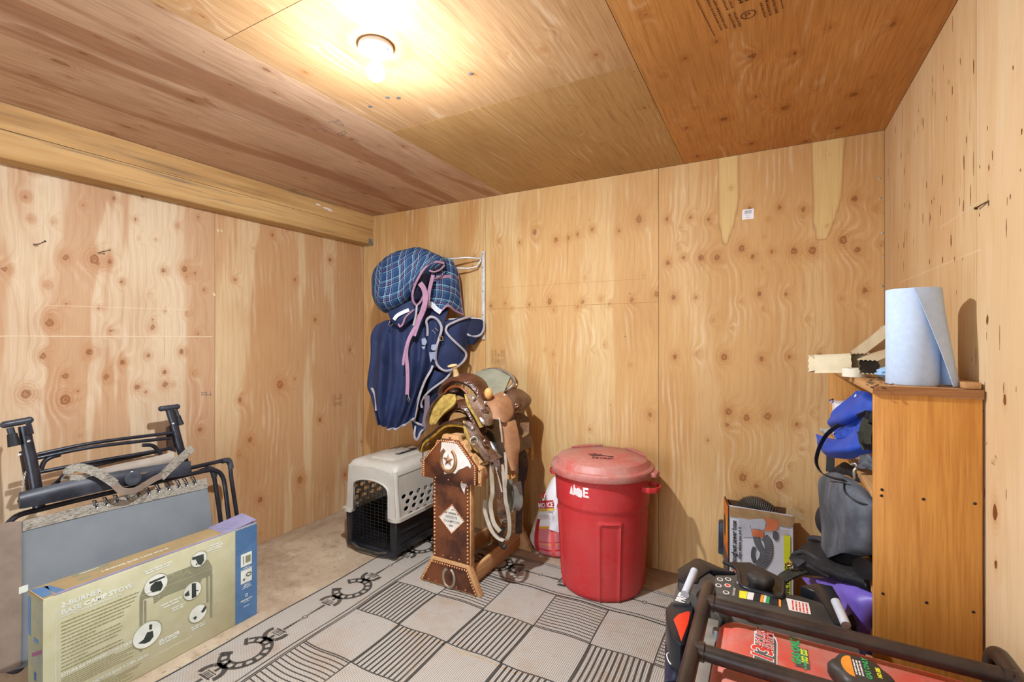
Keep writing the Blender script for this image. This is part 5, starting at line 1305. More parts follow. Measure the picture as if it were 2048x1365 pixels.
MB().tube(crom(qh([(738,772,.05),(747,782,.09),(752,800,.11),(753,822,.11)]), 14), .010, 6, flat=(PN, .6)).build('grey_binding', GREYB, b2)
# centre panel: folded front edge with binding, right panel
hsheet('centre_panel', [[(838,612,.05),(868,612,.05),(898,618,.05)], [(846,634,.11),(868,634,.11),(890,640,.11)], [(856,652,.13),(870,655,.17),(886,662,.13)], [(850,690,.14),(868,695,.18),(880,690,.14)], [(852,716,.14),(866,722,.17),(874,718,.14)], [(864,734,.14),(868,736,.15),(872,735,.14)]], NAVY, b2, amp=.012)
MB().tube(crom(qh([(855,672,.17),(855,656,.18),(853,642,.175),(862,634,.165),(875,640,.165),(883,655,.165),(880,672,.17),(874,690,.18),(871,710,.18),(872,724,.17),(878,735,.165),(890,742,.155),(903,740,.145),(918,732,.13)]), 70), .0085, 6, flat=(PN, .6)).build('grey_binding', GREYB, b2)
for L in ([(843,678,.20),(850,676,.20),(854,684,.20),(851,691,.20),(844,690,.20)], [(843,694,.20),(851,692,.20),(849,699,.20),(846,699,.20)], [(863,690,.20),(872,689,.20),(873,700,.20),(866,702,.20),(862,698,.20)], [(858,705,.20),(872,704,.20),(871,722,.19),(866,718,.19),(861,726,.19)]):
    q = qh(L); MB().add(q + [p - PN*.004 for p in q], [tuple(range(len(q))), tuple(range(2*len(q)-1, len(q)-1, -1))] + [(i, len(q)+i, len(q)+(i+1) % len(q), (i+1) % len(q)) for i in range(len(q))]) if False else None
    b = MB(); k = len(q); b.add(q + [p - PN*.004 for p in q], [tuple(range(k)), tuple(range(2*k-1, k-1, -1))] + [(i, k+i, k+(i+1) % k, (i+1) % k) for i in range(k)]); b.build('frayed_patch', MATS.get('frayed_grey') or mat('frayed_grey', '#8e95a8', '#767d92', .85), b2)
dmd = qh([(870,656,.185),(876,662,.185),(871,668,.185),(865,661,.185)]); MB().tube(dmd, .0022, 5, True).build('stitched_diamond', GREYB, b2)
MB().tube(qh([(880,672,.185),(885,674,.185),(886,680,.185),(881,682,.185),(879,677,.185)]), .003, 6, True).build('buckle', mat('brass_buckle', '#a88a4c', '#86683a', .4, .8), b2)
hsheet('right_panel', [[(882,645,.10),(905,640,.10),(925,634,.07),(941,636,.03)], [(884,672,.10),(905,670,.13),(925,668,.08),(938,668,.02)], [(876,700,.12),(898,700,.14),(918,700,.09),(933,700,.03)], [(874,722,.13),(895,728,.13),(915,720,.10),(930,708,.05)], [(884,738,.135),(898,740,.12),(912,734,.105),(922,726,.08)]], NAVY, b2, amp=.010)
MB().tube(crom(qh([(942,634,.05),(925,638,.10),(908,645,.13),(895,652,.15),(892,662,.155),(898,672,.15),(910,684,.14),(922,695,.12),(931,705,.09),(932,714,.085),(926,724,.09),(916,733,.12)]), 50), .0085, 6, flat=(PN, .6)).build('grey_binding', GREYB, b2)
hsheet('tail_flap', [[(926,640,.02),(945,638,.02),(962,640,.0),(968,646,-.005)], [(930,655,.03),(947,655,.04),(962,658,.02),(967,658,.0)], [(932,668,.03),(945,675,.04),(958,673,.02),(964,666,.0)], [(935,688,.0),(943,690,.02),(950,687,.01),(957,678,.0)]], NAVYD, b2, amp=.004)
MB().tube(crom(qh([(968,644,.0),(968,656,.01),(963,668,.025),(953,673,.035),(940,671,.04),(931,667,.04)]), 24), .0085, 6, flat=(PN, .6)).build('grey_binding', GREYB, b2)
# layers lower down behind
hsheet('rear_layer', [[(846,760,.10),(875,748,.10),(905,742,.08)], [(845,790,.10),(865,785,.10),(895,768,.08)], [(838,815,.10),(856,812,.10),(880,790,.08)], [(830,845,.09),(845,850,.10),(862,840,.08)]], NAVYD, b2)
hsheet('rear_fold', [[(866,738,.13),(880,745,.14),(902,744,.10)], [(860,758,.14),(872,762,.15),(896,756,.10)], [(855,780,.13),(862,778,.14),(880,768,.10)], [(850,792,.12),(854,790,.12),(860,786,.11)]], NAVY, b2, amp=.006)
MB().tube(crom(qh([(903,743,.115),(893,757,.13),(876,770,.145),(860,782,.15),(848,795,.15),(842,806,.15),(844,816,.15)]), 30), .008, 6, flat=(PN, .6)).build('grey_binding', GREYB, b2)
hstrap('belly_strap', [(856,790,.13),(856,815,.13),(852,840,.13),(850,852,.13)], .034, mat('mauve_webbing', '#7d6a70', '#665860', .85), b2)
hsheet('lower_corner', [[(824,840,.11),(838,845,.13),(856,852,.13)], [(826,858,.11),(838,862,.13),(848,864,.13)], [(830,872,.11),(834,876,.12),(838,874,.12)]], NAVY, b2, amp=.003)
MB().tube(crom(qh([(822,838,.135),(836,848,.145),(852,854,.145),(842,864,.145),(834,880,.14),(829,872,.14),(831,852,.14)]), 36), .0075, 6, flat=(PN, .6)).build('grey_binding', GREYB, b2)
# back of both blankets, hanging behind the arms
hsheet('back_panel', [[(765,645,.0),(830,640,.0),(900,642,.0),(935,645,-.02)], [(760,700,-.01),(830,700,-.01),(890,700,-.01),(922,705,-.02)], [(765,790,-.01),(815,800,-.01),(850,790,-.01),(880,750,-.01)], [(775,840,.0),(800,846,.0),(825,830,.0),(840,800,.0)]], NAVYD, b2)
# ------------------------------------------------------------------ camp stove carton
CARD = mat('carton_khaki_print', '#bab795', '#aca883', .55, scale=4, dust='#d6d4c4', dustk=.3); CARDB = mat('carton_blue_print', '#4f749f', '#44678f', .5, scale=5, dust='#8aa4bc', dustk=.2)
CARDT = mat('carton_top_print', '#a28d66', '#8e7850', .6, scale=6); KRAFT = mat('kraft_cardboard', '#a5845c', '#8e6e48', .8, scale=20, bump=.15); CARDL = mat('carton_lavender', '#8e8aa6', '#7d7a9a', .6)
CARDS = mat('carton_side_print', '#8f8f70', '#78765c', .5, scale=6, dust='#5f6c84', dustk=.6); GREYP = mat('print_stone_grey', '#8b8a70', '#7f7e66', .6); WPR = mat('print_pale', '#dfe3d8', rough=.6)
DPR = mat('print_olive', '#8a835c', rough=.6); BLKP = mat('print_near_black', '#28302c', '#3c443e', .6); BLUED = mat('print_blue_dark', '#33587f', rough=.6)
bx0, bx1, by0, by1, bz = -2.402, -2.262, .672, 1.470, .460
sb = empty('camp_stove_carton', ((bx0+bx1)/2, (by0+by1)/2, 0), 'long khaki and blue camp stove carton standing on edge before the folded camouflage chair', 'box')
MB().box((bx0, by0, 0), (bx1, by1, bz)).build('carton', CARD, sb, .004)
Mf = frame((bx1+.0004, by0, 0), (0, 1, 0), (0, 0, 1))                # front face: x along y, y up
Mt_ = frame((bx1, by0, bz+.0004), (0, 1, 0), (-1, 0, 0))             # top face
Ms_ = frame((bx0, by0-.0004, 0), (1, 0, 0), (0, 0, 1))              # near end
Lb, Db = by1-by0, bx1-bx0
decal('blue_panel', rect(Lb-.112, .002, Lb-.002, bz-.003), Mf, CARDB, sb)
Mf2 = Mf.copy(); Mf2.translation = Mf.translation + Vector((.0006, 0, 0))
hb = MB(); o = Mf2.translation
for k in range(18):
    y0_ = .33 + k*.0125; a = (Lb-.11, y0_); c = (Lb-.004, y0_+.055)
    if c[1] > bz-.004: f_ = (bz-.004-a[1])/(c[1]-a[1]); c = (a[0]+(c[0]-a[0])*f_, bz-.004)
    if a[1] < bz-.008: hb.prism([a, (c[0], c[1]), (c[0], c[1]+.003), (a[0], a[1]+.003)], o, (0, 1, 0), (0, 0, 1), .0004)
q = hb.build('blue_hatching', BLUED, sb); q['kind'] = 'stuff'
for y in (.268, .185): decal('photo_inset', rect(Lb-.085, y, Lb-.030, y+.062), Mf2, WPR, sb)
MB().prism(rect(Lb-.075, .278, Lb-.070, .318), o + Vector((.0006, 0, 0)), (0, 1, 0), (0, 0, 1), .0004).prism(rect(Lb-.062, .282, Lb-.036, .316), o + Vector((.0006, 0, 0)), (0, 1, 0), (0, 0, 1), .0004).build('print_drawing', GREYP, sb)
MB().tube([o + Vector((.001, Lb-.046+.012*math.cos(2*math.pi*k/16), .222+.008*math.sin(2*math.pi*k/16))) for k in range(16)], .0022, 5, True).build('print_drawing', BLKP, sb)
MB().tube([o + Vector((.001, Lb-.07+.004*math.cos(2*math.pi*k/10), .204+.004*math.sin(2*math.pi*k/10))) for k in range(10)], .0016, 5, True).build('print_drawing', BLKP, sb)
text('lettering', 'stansport', frame((bx1+.0012, by0+Lb-.057, .098), (0, 1, 0), (0, 0, 1)), .0135, WPR, sb, align='CENTER', bold=.0004, spacing=1.1)
MB().tube([o + Vector((.0006, Lb-.057+.006*math.cos(2*math.pi*k/14), .122+.006*math.sin(2*math.pi*k/14))) for k in range(14)], .0012, 4, True).build('print_emblem', WPR, sb)
fine_print('fine_print', [(Lb-.073, .257, .034, .003), (Lb-.085, .249, .058, .0035), (Lb-.07, .174, .03, .003), (Lb-.073, .167, .036, .003), (Lb-.08, .159, .05, .003), (Lb-.072, .09, .03, .002), (Lb-.07, .068, .028, .0025)], Mf2, WPR, sb)
# words on the front
Mx = lambda x, y: frame((bx1+.0009, by0+x, y), (0, 1, 0), (0, 0, 1))
text('lettering', '2-BURNER', Mx(.048, .408), .0235, WPR, sb, bold=.0009, sx=1.12); text('lettering', 'BASE CAMP STOVE', Mx(.048, .382), .0235, WPR, sb, bold=.0009, sx=1.12)
text('lettering', 'WITH CAST IRON BURNERS AND STAND', Mx(.048, .368), .0105, WPR, sb, bold=.0003, sx=.95)
fine_print('fine_print', [(.048, .350-.0135*k, w, .0032) for k, w in enumerate((.24,.235,.225,.215,.19,.19,.1,.18,.185,.18,.17,.075,.185,.19))], Mf2, DPR, sb)
text('lettering', 'ESTUFA DE PROPANO CON 2 QUEMADORES', Mx(.048, .156), .0145, WPR, sb, bold=.0004, sx=.96)
fine_print('fine_print', [(.048, .146-.0075*k, w, .0022) for k, w in enumerate((.16,.25,.24,.2,.22,.18,.22))], Mf2, DPR, sb)
text('lettering', 'RÉCHAUD DE CAMP DE BASE À 2 BRÛLEURS', Mx(.048, .072), .0145, WPR, sb, bold=.0004, sx=.96)
fine_print('fine_print', [(.048, .062-.0075*k, w, .0022) for k, w in enumerate((.16,.25,.24,.2,.22,.18,.22))], Mf2, DPR, sb)
# picture of the stove: drawn from points measured on the face
def fpx(L, dx=0):
    return [(lambda p: (p.y-by0, p.z))(P(260+a/4.875, 1050+c/4.875, x=bx1)) for a, c in L]
sp = MB()
for L in ([(95,700),(148,575),(760,340),(802,412),(800,452),(320,700)], [(95,702),(800,448),(800,492),(95,742)], [(225,698),(700,525),(690,560),(330,700),(235,770)],
          [(92,740),(125,735),(122,960),(115,1240),(92,1240)], [(135,740),(158,740),(158,960),(140,980)], [(742,500),(762,500),(764,760),(745,760)], [(778,480),(802,480),(800,905),(780,905)]):
    sp.prism(fpx(L), Mf2.translation + Vector((.00007*len(sp.f)/8, 0, 0)), (0, 1, 0), (0, 0, 1), .0002)
sp.build('stove_picture', GREYP, sb)
Mf3 = Mf.copy(); Mf3.translation = Mf.translation + Vector((.0011, 0, 0)); o3 = Mf3.translation
Mf4 = Mf.copy(); Mf4.translation = Mf.translation + Vector((.0016, 0, 0)); o4 = Mf4.translation
lines = MB()
for L in ([(370,540),(430,515),(420,480),(360,505)], [(450,500),(500,480),(490,450)], [(510,500),(560,440),(590,470)], [(540,455),(610,480)], [(100,700),(790,430)], [(240,715),(290,690),(280,735),(235,740)]):
    q = fpx(L)
    for a, c in zip(q[:-1], q[1:]):
        d = Vector((c[0]-a[0], c[1]-a[1], 0)); n = Vector((-d.y, d.x, 0)).normalized()*.0008
        lines.prism([(a[0]-n.x, a[1]-n.y), (c[0]-n.x, c[1]-n.y), (c[0]+n.x, c[1]+n.y), (a[0]+n.x, a[1]+n.y)], o3, (0, 1, 0), (0, 0, 1), .0003)
q = lines.build('stove_outline', mat('print_khaki_light', '#b9b48c', rough=.6), sb); q['kind'] = 'stuff'
for cx_, cy_, rad, L in ((670,335,.0345, [[(605,320),(715,285),(720,350),(690,395),(660,385),(640,340),(605,345)], [(640,380),(655,380),(655,395),(640,395)]]), (252,585,.044, [[(185,560),(330,500),(345,510),(190,580)], [(200,600),(240,560),(300,545),(320,590),(300,640),(220,660),(195,640)]]),
                         (607,645,.038, [[(600,575),(640,568),(645,700),(600,720)], [(530,680),(570,640),(580,690),(535,700)], [(640,640),(665,635),(665,645),(640,650)]]), (660,865,.038, [[(690,850),(730,790),(742,810),(720,850),(700,860)], [(612,910),(640,890),(652,905),(630,930)]]),
                         (167,1070,.052, [[(75,1160),(130,1120),(165,1050),(220,1035),(228,1090),(190,1140),(140,1160)], [(185,975),(215,970),(212,1020),(185,1025)]])):
    c = fpx([(cx_, cy_)])[0]
    ob = MB().prism(ellipse(c[0], c[1], rad, rad, 28), o3, (0, 1, 0), (0, 0, 1), .0005).build('photo_circle', WPR, sb)
    d = MB()
    for l_ in L: d.prism(fpx(l_), o4, (0, 1, 0), (0, 0, 1), .0004)
    d.build('print_drawing', BLKP, ob)
    MB().tube([o3 + Vector((.0004, c[0]+rad*math.cos(2*math.pi*k/28), c[1]+rad*math.sin(2*math.pi*k/28))) for k in range(28)], .0011, 4, True).build('circle_rim', GREYP, ob)
fl_ = []
for a, c, w in ((140,470,.105),(150,488,.092),(780,215,.05),(770,240,.062),(752,268,.062),(300,800,.082),(325,818,.06),(405,830,.05),(410,850,.045),(590,1020,.06),(600,1035,.058),(285,1140,.075),(280,1160,.08),(285,1180,.07),(200,1300,.16)):
    q = fpx([(a, c)])[0]; fl_.append((q[0], q[1], w, .0055 if w < .15 else .002))
fine_print('fine_print', fl_, Mf2, WPR, sb, seed=4)
decal('edge_rule', rect(.033, .01, .0345, .42), Mf2, WPR, sb)
# top and ends
decal('top_print', rect(.004, .006, Lb-.004, Db-.004), Mt_, CARDT, sb)
Mt2 = Mt_.copy(); Mt2.translation = Mt_.translation + Vector((0, 0, .0006))
decal('lavender_edge', rect(.03, .001, Lb-.002, .017), Mt2, CARDL, sb); decal('lavender_edge', rect(Lb-.16, .017, Lb-.002, Db-.004), Mt2, CARDL, sb)
decal('blue_stripe', [(.004, .02), (.03, .02), (.045, .11), (.004, .13)], Mt2, CARDB, sb); decal('blue_stripe', [(.04, .02), (.065, .02), (.05, .11), (.035, .12)], Mt2, CARDB, sb)
decal('dark_block', [(.115, .105), (.23, .105), (.24, .135), (.125, .135)], Mt2, GREYP, sb); decal('dark_block', rect(.12, .055, .155, .075), Mt2, GREYP, sb)
text('lettering', '2-BURNER BASE CAMP STOVE', frame((bx1-.062, by0+.19, bz+.0012), (0, 1, 0), (-1, 0, 0)), .020, WPR, sb, sx=.9)
text('lettering', 'stansport', frame((bx1-.115, by0+.14, bz+.0018), (0, 1, 0), (-1, 0, 0)), .016, WPR, sb)
fine_print('fine_print', [(.33, .05, .22, .004), (.36, .09, .09, .003)], Mt2, GREYP, sb)
decal('end_print', rect(.004, .004, Db-.004, bz-.006), Ms_, CARDS, sb)
Ms2 = Ms_.copy(); Ms2.translation = Ms_.translation + Vector((0, -.0006, 0))
decal('blue_stripe', rect(.004, .3, .03, .44), Ms2, CARDB, sb); decal('blue_stripe', rect(.06, .29, .1, .305), Ms2, CARDB, sb); decal('red_stripe', [(.04, .24), (.13, .28), (.13, .265), (.04, .225)], Ms2, mat('print_plum', '#7d4a6a', rough=.6), sb); decal('icon_block', rect(.06, .15, .08, .18), Ms2, BLUED, sb)
tp = MB(); tp.add([(bx0-.004, by0-.002, bz+.001), (bx1+.001, by0-.003, bz+.002), (bx1+.002, by1+.001, bz+.004), (bx0, by1+.002, bz+.012), (bx0-.004, by0-.002, bz-.004), (bx1+.001, by0-.003, bz-.004)], [(0, 1, 5, 4)])
tp.build('torn_lip', KRAFT, sb)
lp = MB(); q = [Vector(k) for k in ((bx0, by1-.16, bz+.0015), (bx1-.01, by1-.10, bz+.0015), (bx1-.012, by1+.003, bz+.010), (bx0+.004, by1+.006, bz+.020))]
lp.add(q + [k + Vector((0, 0, .002)) for k in q], [(3, 2, 1, 0), (4, 5, 6, 7), (0, 1, 5, 4), (1, 2, 6, 5), (2, 3, 7, 6), (3, 0, 4, 7)]); lp.build('loose_flap', CARDL, sb)
wt = P(47, 1154, x=bx0+.005); MB().box((wt.x-.001, wt.y-.012, bz-.002), (wt.x+.001, wt.y+.012, bz+.022)).build('paper_tab', WPR, sb)

# ------------------------------------------------------------------ folded camouflage lounge chair leaning on the left wall
def camo_mat():
    t = NT('camouflage_cloth'); v = t.coords(); a = t.noise(t.mapping(v, (1, 1, 2)), 22, 5, .7, 1.5); b = t.noise(t.mapping(v, (60, 20, 60)), 1, 4, .7, 1)
    col = t.ramp(a, [(.3, lin('#57524a')), (.45, lin('#8c8478')), (.52, lin('#aaa498')), (.6, lin('#6e6a5e')), (.72, lin('#c6c0b6'))])
    col = t.mix(t.ramp(b, [(.55, 0.0), (.68, .7)]), col, lin('#3a352c')); t.bump(b, .15, .001); return t.fin(col, .85, 0, .2)
CAMO = camo_mat(); BLKT = mat('black_enamel_tube', '#1a1d26', '#252a36', .3, .3, 30, dust='#5a5c66', dustk=.25, spec=.6); BLKPL = mat('black_plastic', '#22252e', '#2c303a', .4, dust='#6a6e78', dustk=.35)
CLO = mat('grey_sling_cloth', '#7d8388', '#70767c', .6, 0, 3, bump=.12, bscale=260); TAUPE = mat('taupe_webbing', '#8b7a6c', '#7c6c60', .85, bump=.25, bscale=280); GROM = mat('grommet_metal', '#d8d8d8', '#b8b8ba', .3, .8); RUBB = mat('rubber_foot', '#17181c', '#202228', .6)
TANP = mat('tan_plastic', '#a2978a', '#94897c', .5)
LEAN = (-2.700, -.19)
def C(px, py, off=0): return P(px, py, lean=(LEAN[0]+off, LEAN[1]))
def cl(L, off=0): return [C(*q[:2], off=(q[2] if len(q) > 2 else off)) for q in L]
ch = empty('lounge_chair', C(230, 1300), 'folded camouflage lounge chair with black tube frame leaning on the left wall behind the carton', 'chair')
ch.location.z = 0; ORG[ch.name] = Vector(ch.location)
rowsF = [cl([(-14,1052),(40,1046),(140,1023),(230,1002),(320,981),(412,961)], .07), cl([(-12,1110),(40,1105),(140,1080),(230,1060),(320,1038),(420,1018)], .072), cl([(-10,1200),(40,1195),(140,1165),(230,1140),(330,1110),(428,1080)], .07), cl([(-8,1345),(40,1338),(140,1300),(240,1260),(340,1215),(440,1165)], .07)]
GF = ripple(surf(rowsF, 20, 30), .004, 3, 2, 5, Vector((1, 0, 0)))
MB().grid(GF, .005).build('sling_cloth', CLO, ch)
MB().grid([[q + Vector((.004, 0, .001)) for q in r] for r in surf([cl([(45,1043),(140,1019),(230,998),(320,977),(412,957)], .07), cl([(44,1064),(140,1040),(230,1019),(320,998),(415,977)], .072)], 4, 20)], .003).build('camouflage_hem', CAMO, ch)
MB().grid([[q + Vector((.005, 0, 0)) for q in r] for r in surf([cl([(-14,1050),(14,1045),(41,1042)], .075), cl([(-10,1160),(16,1155),(42,1150)], .075), cl([(-6,1347),(18,1343),(40,1330)], .072)], 14, 5)], .004).build('taupe_hem', TAUPE, ch)
gr_px = [(450,540),(498,527),(547,515),(597,503),(645,490),(693,478),(740,465),(787,455),(835,445),(870,438),(908,430)]
for a, c in gr_px:
    px, py = a/2.334, 780 + c/2.334
    p = C(px, py+3, .078); MB().tube([p + Vector((0, .0085*math.cos(2*math.pi*k/12), .0065*math.sin(2*math.pi*k/12))) for k in range(12)], .0022, 5, True).build('grommet', GROM, ch)
    MB().tube(cl([(px+1, py+4, .082), (px-3, py-3, .085), (px-8, py-9, .075), (px-2, py-10, .055), (px+3, py, .08)]), .0028, 5).build('lacing_cord', BLKT, ch)
def tube(name, L, r, m=BLKT, off=0, n=40, nn=10): return MB().tube(crom(cl(L, off), n), r, nn).build(name, m, ch)
tube('front_rail', [(8,1062,.05),(20,1044,.05),(40,1030,.05),(86,1018,.05),(180,995,.05),(300,968,.05),(408,943,.05),(432,942,.05),(446,956,.05),(452,990,.05),(458,1040,.05),(476,1170,.05)], .0115)
tube('rear_rail', [(380,937,.02),(410,930,.02),(441,923,.02)], .0115)
tube('rear_rail', [(438,923,.02),(452,922,.02),(460,932,.02),(463,960,.02),(475,1040,.02),(494,1180,.02)], .0115)
tube('rear_rail', [(396,945,.035),(415,938,.035),(426,944,.035),(430,965,.035),(441,1040,.035),(458,1170,.035)], .0115)
MB().tube(crom(cl([(444,923,.02),(458,922,.02),(462,938,.02)]), 10), .0155, 10).build('corner_joint', BLKPL, ch)
MB().tube(crom(cl([(412,938,.035),(424,940,.035),(429,955,.035)]), 10), .0155, 10).build('corner_joint', BLKPL, ch)
# uprights with cross handles
MB().tube(crom(cl([(49,853,.06),(53,880,.06),(66,940,.06),(78,1015,.06)]), 16), .0215, 12, flat=((0, .3, 1), .9)).build('upright', BLKT, ch)
MB().tube(crom(cl([(339,820,.02),(348,850,.02),(360,895,.02),(376,948,.02)]), 16), .0195, 12).build('upright', BLKT, ch)
for L, off in ([(10,850),(58,841)], .07), ([(323,818),(354,814)], .02):
    q = cl(L, off); MB().tube([q[0], q[1]], .0145, 12).build('cross_handle', BLKPL, ch)
    for e in q: MB().ball(e, .0155, 10, 6).build('handle_end', BLKPL, ch)
for L, off, rr in ([(20,856),(27,880)], .07, .012), ([(351,820),(357,838)], .02, .010):
    q = cl(L, off); MB().tube(q, rr, 10).build('peg', BLKPL, ch)
for L, off, rr in ([(24,868),(29,893)], .07, (.016, .021)), ([(355,832),(361,851)], .02, (.013, .018)):
    q = cl(L, off); MB().tube(q, list(rr), 12).build('rubber_foot', RUBB, ch)
for px, py, off in ((58,883,.085), (347,848,.042), (40,910,.07), (336,868,.03)):
    MB().lathe([(0, .004), (.005, .003), (.007, 0)], C(px, py, off), 10, (1, 0, .1)).build('rivet', GROM, ch)
MB().grid(surf([cl([(52,843,.083),(60,842,.07)]), cl([(55,870,.088),(67,868,.072)])], 4, 3), .006).build('sleeve_plate', BLKPL, ch)
# cross tubes
for L, off in ([(74,910),(190,886),(345,866)], .03), ([(74,917),(190,894),(340,877)], .045), ([(80,945),(200,922),(345,897)], .03), ([(170,935),(250,918),(322,902)], .015):
    tube('cross_tube', L, .0085, off=off, n=12)
tube('curved_brace', [(82,940,.04),(88,925,.04),(100,916,.04),(120,910,.04)], .0095); tube('curved_brace', [(285,891,.035),(305,892,.035),(318,904,.035),(324,915,.035)], .0095); tube('curved_brace', [(105,972,.03),(118,962,.03),(128,950,.03)], .0095)
MB().grid(surf([cl([(332,856,.005),(342,850,.005)]), cl([(334,900,.005),(352,905,.005)])], 6, 3), .006).build('side_plate', mat('rusty_bracket', '#3a2418', '#2a1a12', .7), ch)
MB().grid(surf([cl([(38,905,.04),(48,900,.04)]), cl([(52,985,.04),(62,985,.04)])], 6, 3), .006).build('side_plate', mat('worn_bracket', '#5a4c40', '#3c322a', .6), ch)
cb = MB(); cp_ = crom(cl([(51,944,.06),(47,962,.06),(44,985,.06)]), 14)
for k in range(13):
    c_ = (cp_[k]+cp_[k+1])/2; d_ = (cp_[k+1]-cp_[k]); a_ = Vector((0, 1, 0)) if k % 2 else Vector((1, 0, 0))
    cb.tube([c_ + d_*.75*math.cos(2*math.pi*j/8) + a_*.0035*math.sin(2*math.pi*j/8) for j in range(8)], .0012, 4, True)
q = cb.build('safety_chain', GROM, ch); q['kind'] = 'stuff'
# armrests
def bar(name, top, bot, off, m, th=.04):
    return MB().grid(surf([cl(top, off), cl([((a[0]+b_[0])/2, (a[1]+b_[1])/2) for a, b_ in zip(top, bot)], off+.012), cl(bot, off)], 8, 26), th).build(name, m, ch)
bar('armrest', [(37,992),(60,985),(130,968),(200,953),(270,941),(340,930),(378,927)], [(37,1013),(60,1010),(130,996),(200,980),(270,966),(340,953),(378,947)], .085, BLKPL)
bar('armrest', [(170,950),(230,935),(300,920),(345,908)], [(175,966),(235,952),(300,939),(345,927)], .05, TANP)
c_ = C(266, 957, .125); MB().lathe([(.0, .001), (.018, .0012), (.030, .003), (.034, .001)], c_, 20, (1, -.15, .12)).build('cup_recess', mat('dark_gloss_plastic', '#3c4048', '#4c525c', .15), ch)
q = [C(a, b_, .122) for a, b_ in ((262,950),(299,943),(292,948),(266,953))]; lb = MB(); lb.add(q, [(0, 1, 2, 3), (3, 2, 1, 0)]); lb.build('chair_tag', GROM, ch)
# straps
def cst(L, w, m, wv=(0, .35, 1), n=30): return MB().ribbon(crom(cl(L), n), wv, w, .003).build('camouflage_strap', m, ch)
cst([(128,962,.10),(135,945,.11),(150,936,.12),(172,938,.13),(195,946,.14),(215,958,.145),(230,968,.145)], .036, CAMO)
cst([(140,957,.10),(165,955,.11),(180,945,.11)], .026, CAMO)
cst([(385,896,.09),(368,912,.10),(350,928,.115),(334,943,.13),(322,955,.14)], .042, CAMO, (0, .62, -.78))
cst([(224,962,.14),(234,975,.145),(246,983,.145),(268,982,.145),(290,970,.14),(310,958,.14),(324,952,.14)], .03, TAUPE)
# feet on the floor
tube('foot_rail', [(6,1300,.03),(8,1325,.03),(18,1340,.04),(34,1342,.05),(46,1330,.05),(47,1310,.05)], .0115)
for a, c in ((476,1165), (494,1175), (458,1165)):
    q = C(a, c, .03); MB().tube([q, Vector((q.x+.02, q.y+.015, .012))], .0115, 8).build('foot_tube', BLKT, ch)
# second thing behind, seen as a sliver at the very left
# ------------------------------------------------------------------ wooden shelf unit against the right wall
def board_mat(name, base, light, dark, axis, seed=0):
    t = NT(name); sc_ = {'z': (30, 30, 1.1), 'y': (30, 1.1, 30), 'x': (1.1, 30, 30)}[axis]; lo_ = {'z': (7, 7, .32), 'y': (7, .32, 7), 'x': (.32, 7, 7)}[axis]
    v = t.mapping(t.coords(), (1, 1, 1), (seed, seed, seed)); n = t.noise(t.mapping(v, lo_), 1, 2.5, .5)
    r = t.math('POWER', t.math('ADD', t.math('MULTIPLY', t.math('SINE', t.math('MULTIPLY', n, 120)), .5), .5), 1.6)
    g = t.noise(t.mapping(v, tuple(q*7 for q in sc_)), 1, 3, .6)
    col = t.mix(t.math('MULTIPLY', r, .55), lin(light), lin(base)); col = t.mix(t.ramp(g, [(.4, 0.0), (.75, .5)]), col, lin(dark))
    vo = t.n('ShaderNodeTexVoronoi', feature='F1'); t.l(t.mapping(v, {'z': (1, 1, .8), 'y': (1, .8, 1), 'x': (.8, 1, 1)}[axis]), vo.inputs['Vector']); vo.inputs['Scale'].default_value = 4.4
    s = t.n('ShaderNodeSeparateColor'); t.l(vo.outputs['Color'], s.inputs[0])
    k = t.math('MULTIPLY', t.math('SUBTRACT', 1.0, t.sstep(vo.outputs['Distance'], .03, .085)), t.math('GREATER_THAN', s.outputs[0], .5))
    col = t.mix(t.math('MULTIPLY', k, .7), col, lin('#6e3a14')); t.bump(g, .1, .001); return t.fin(col, .5, 0, .35)
SHV = board_mat('shelf_fir_amber', '#b5762f', '#c98d42', '#8c5218', 'z', 2.0); SHT = board_mat('shelf_fir_top', '#a87a4c', '#b98c5c', '#7c5430', 'y', 5.0); SHE = board_mat('shelf_end_grain', '#8a5a32', '#9a683c', '#5e3a1e', 'x', 3.0)
SX0, SX1, SY0, SY1, SZ = .267, .498, 1.682, 2.82, 1.256
su = empty('shelf_unit', ((SX0+SX1)/2, (SY0+SY1)/2, 0), 'amber wooden shelf unit along the right wall crammed with bags', 'shelf')
MB().box((SX0, SY0, 0), (SX1, SY0+.020, SZ-.024)).build('side_panel', SHV, su, .0015)
MB().box((SX0, SY1-.020, 0), (SX1, SY1, SZ-.024)).build('side_panel', SHV, su, .0015)
MB().box((SX0-.004, SY0-.006, SZ-.024), (.415, SY1+.004, SZ)).build('top_board', SHT, su, .002)
MB().box((.4165, SY0-.006, SZ-.0265), (SX1+.002, SY1+.004, SZ-.002)).build('top_board', SHT, su, .002)
MB().box((SX0-.003, SY0-.0066, SZ-.0235), (SX1+.001, SY0-.0058, SZ-.001)).build('end_grain', SHE, su)
for z in (.945, .665, .30): MB().box((SX0, SY0+.020, z-.020), (SX1, SY1-.020, z)).build('shelf_board', SHT, su, .0015)
scw = MB()
SCREW = mat('screw_dark', '#4a3c30', '#2e241c', .5, .5)
for px, py in ((1763,992),(1847,999),(1950,1008),(1853,1206),(1947,1225),(1766,1188),(1764,980)):
    p = P(px, py, y=SY0); scw.lathe([(0, .0012), (.0035, .001), (.0042, 0)], (p.x, SY0, p.z), 10, (0, -1, 0))
q = scw.build('screw', SCREW, su); q['kind'] = 'stuff'

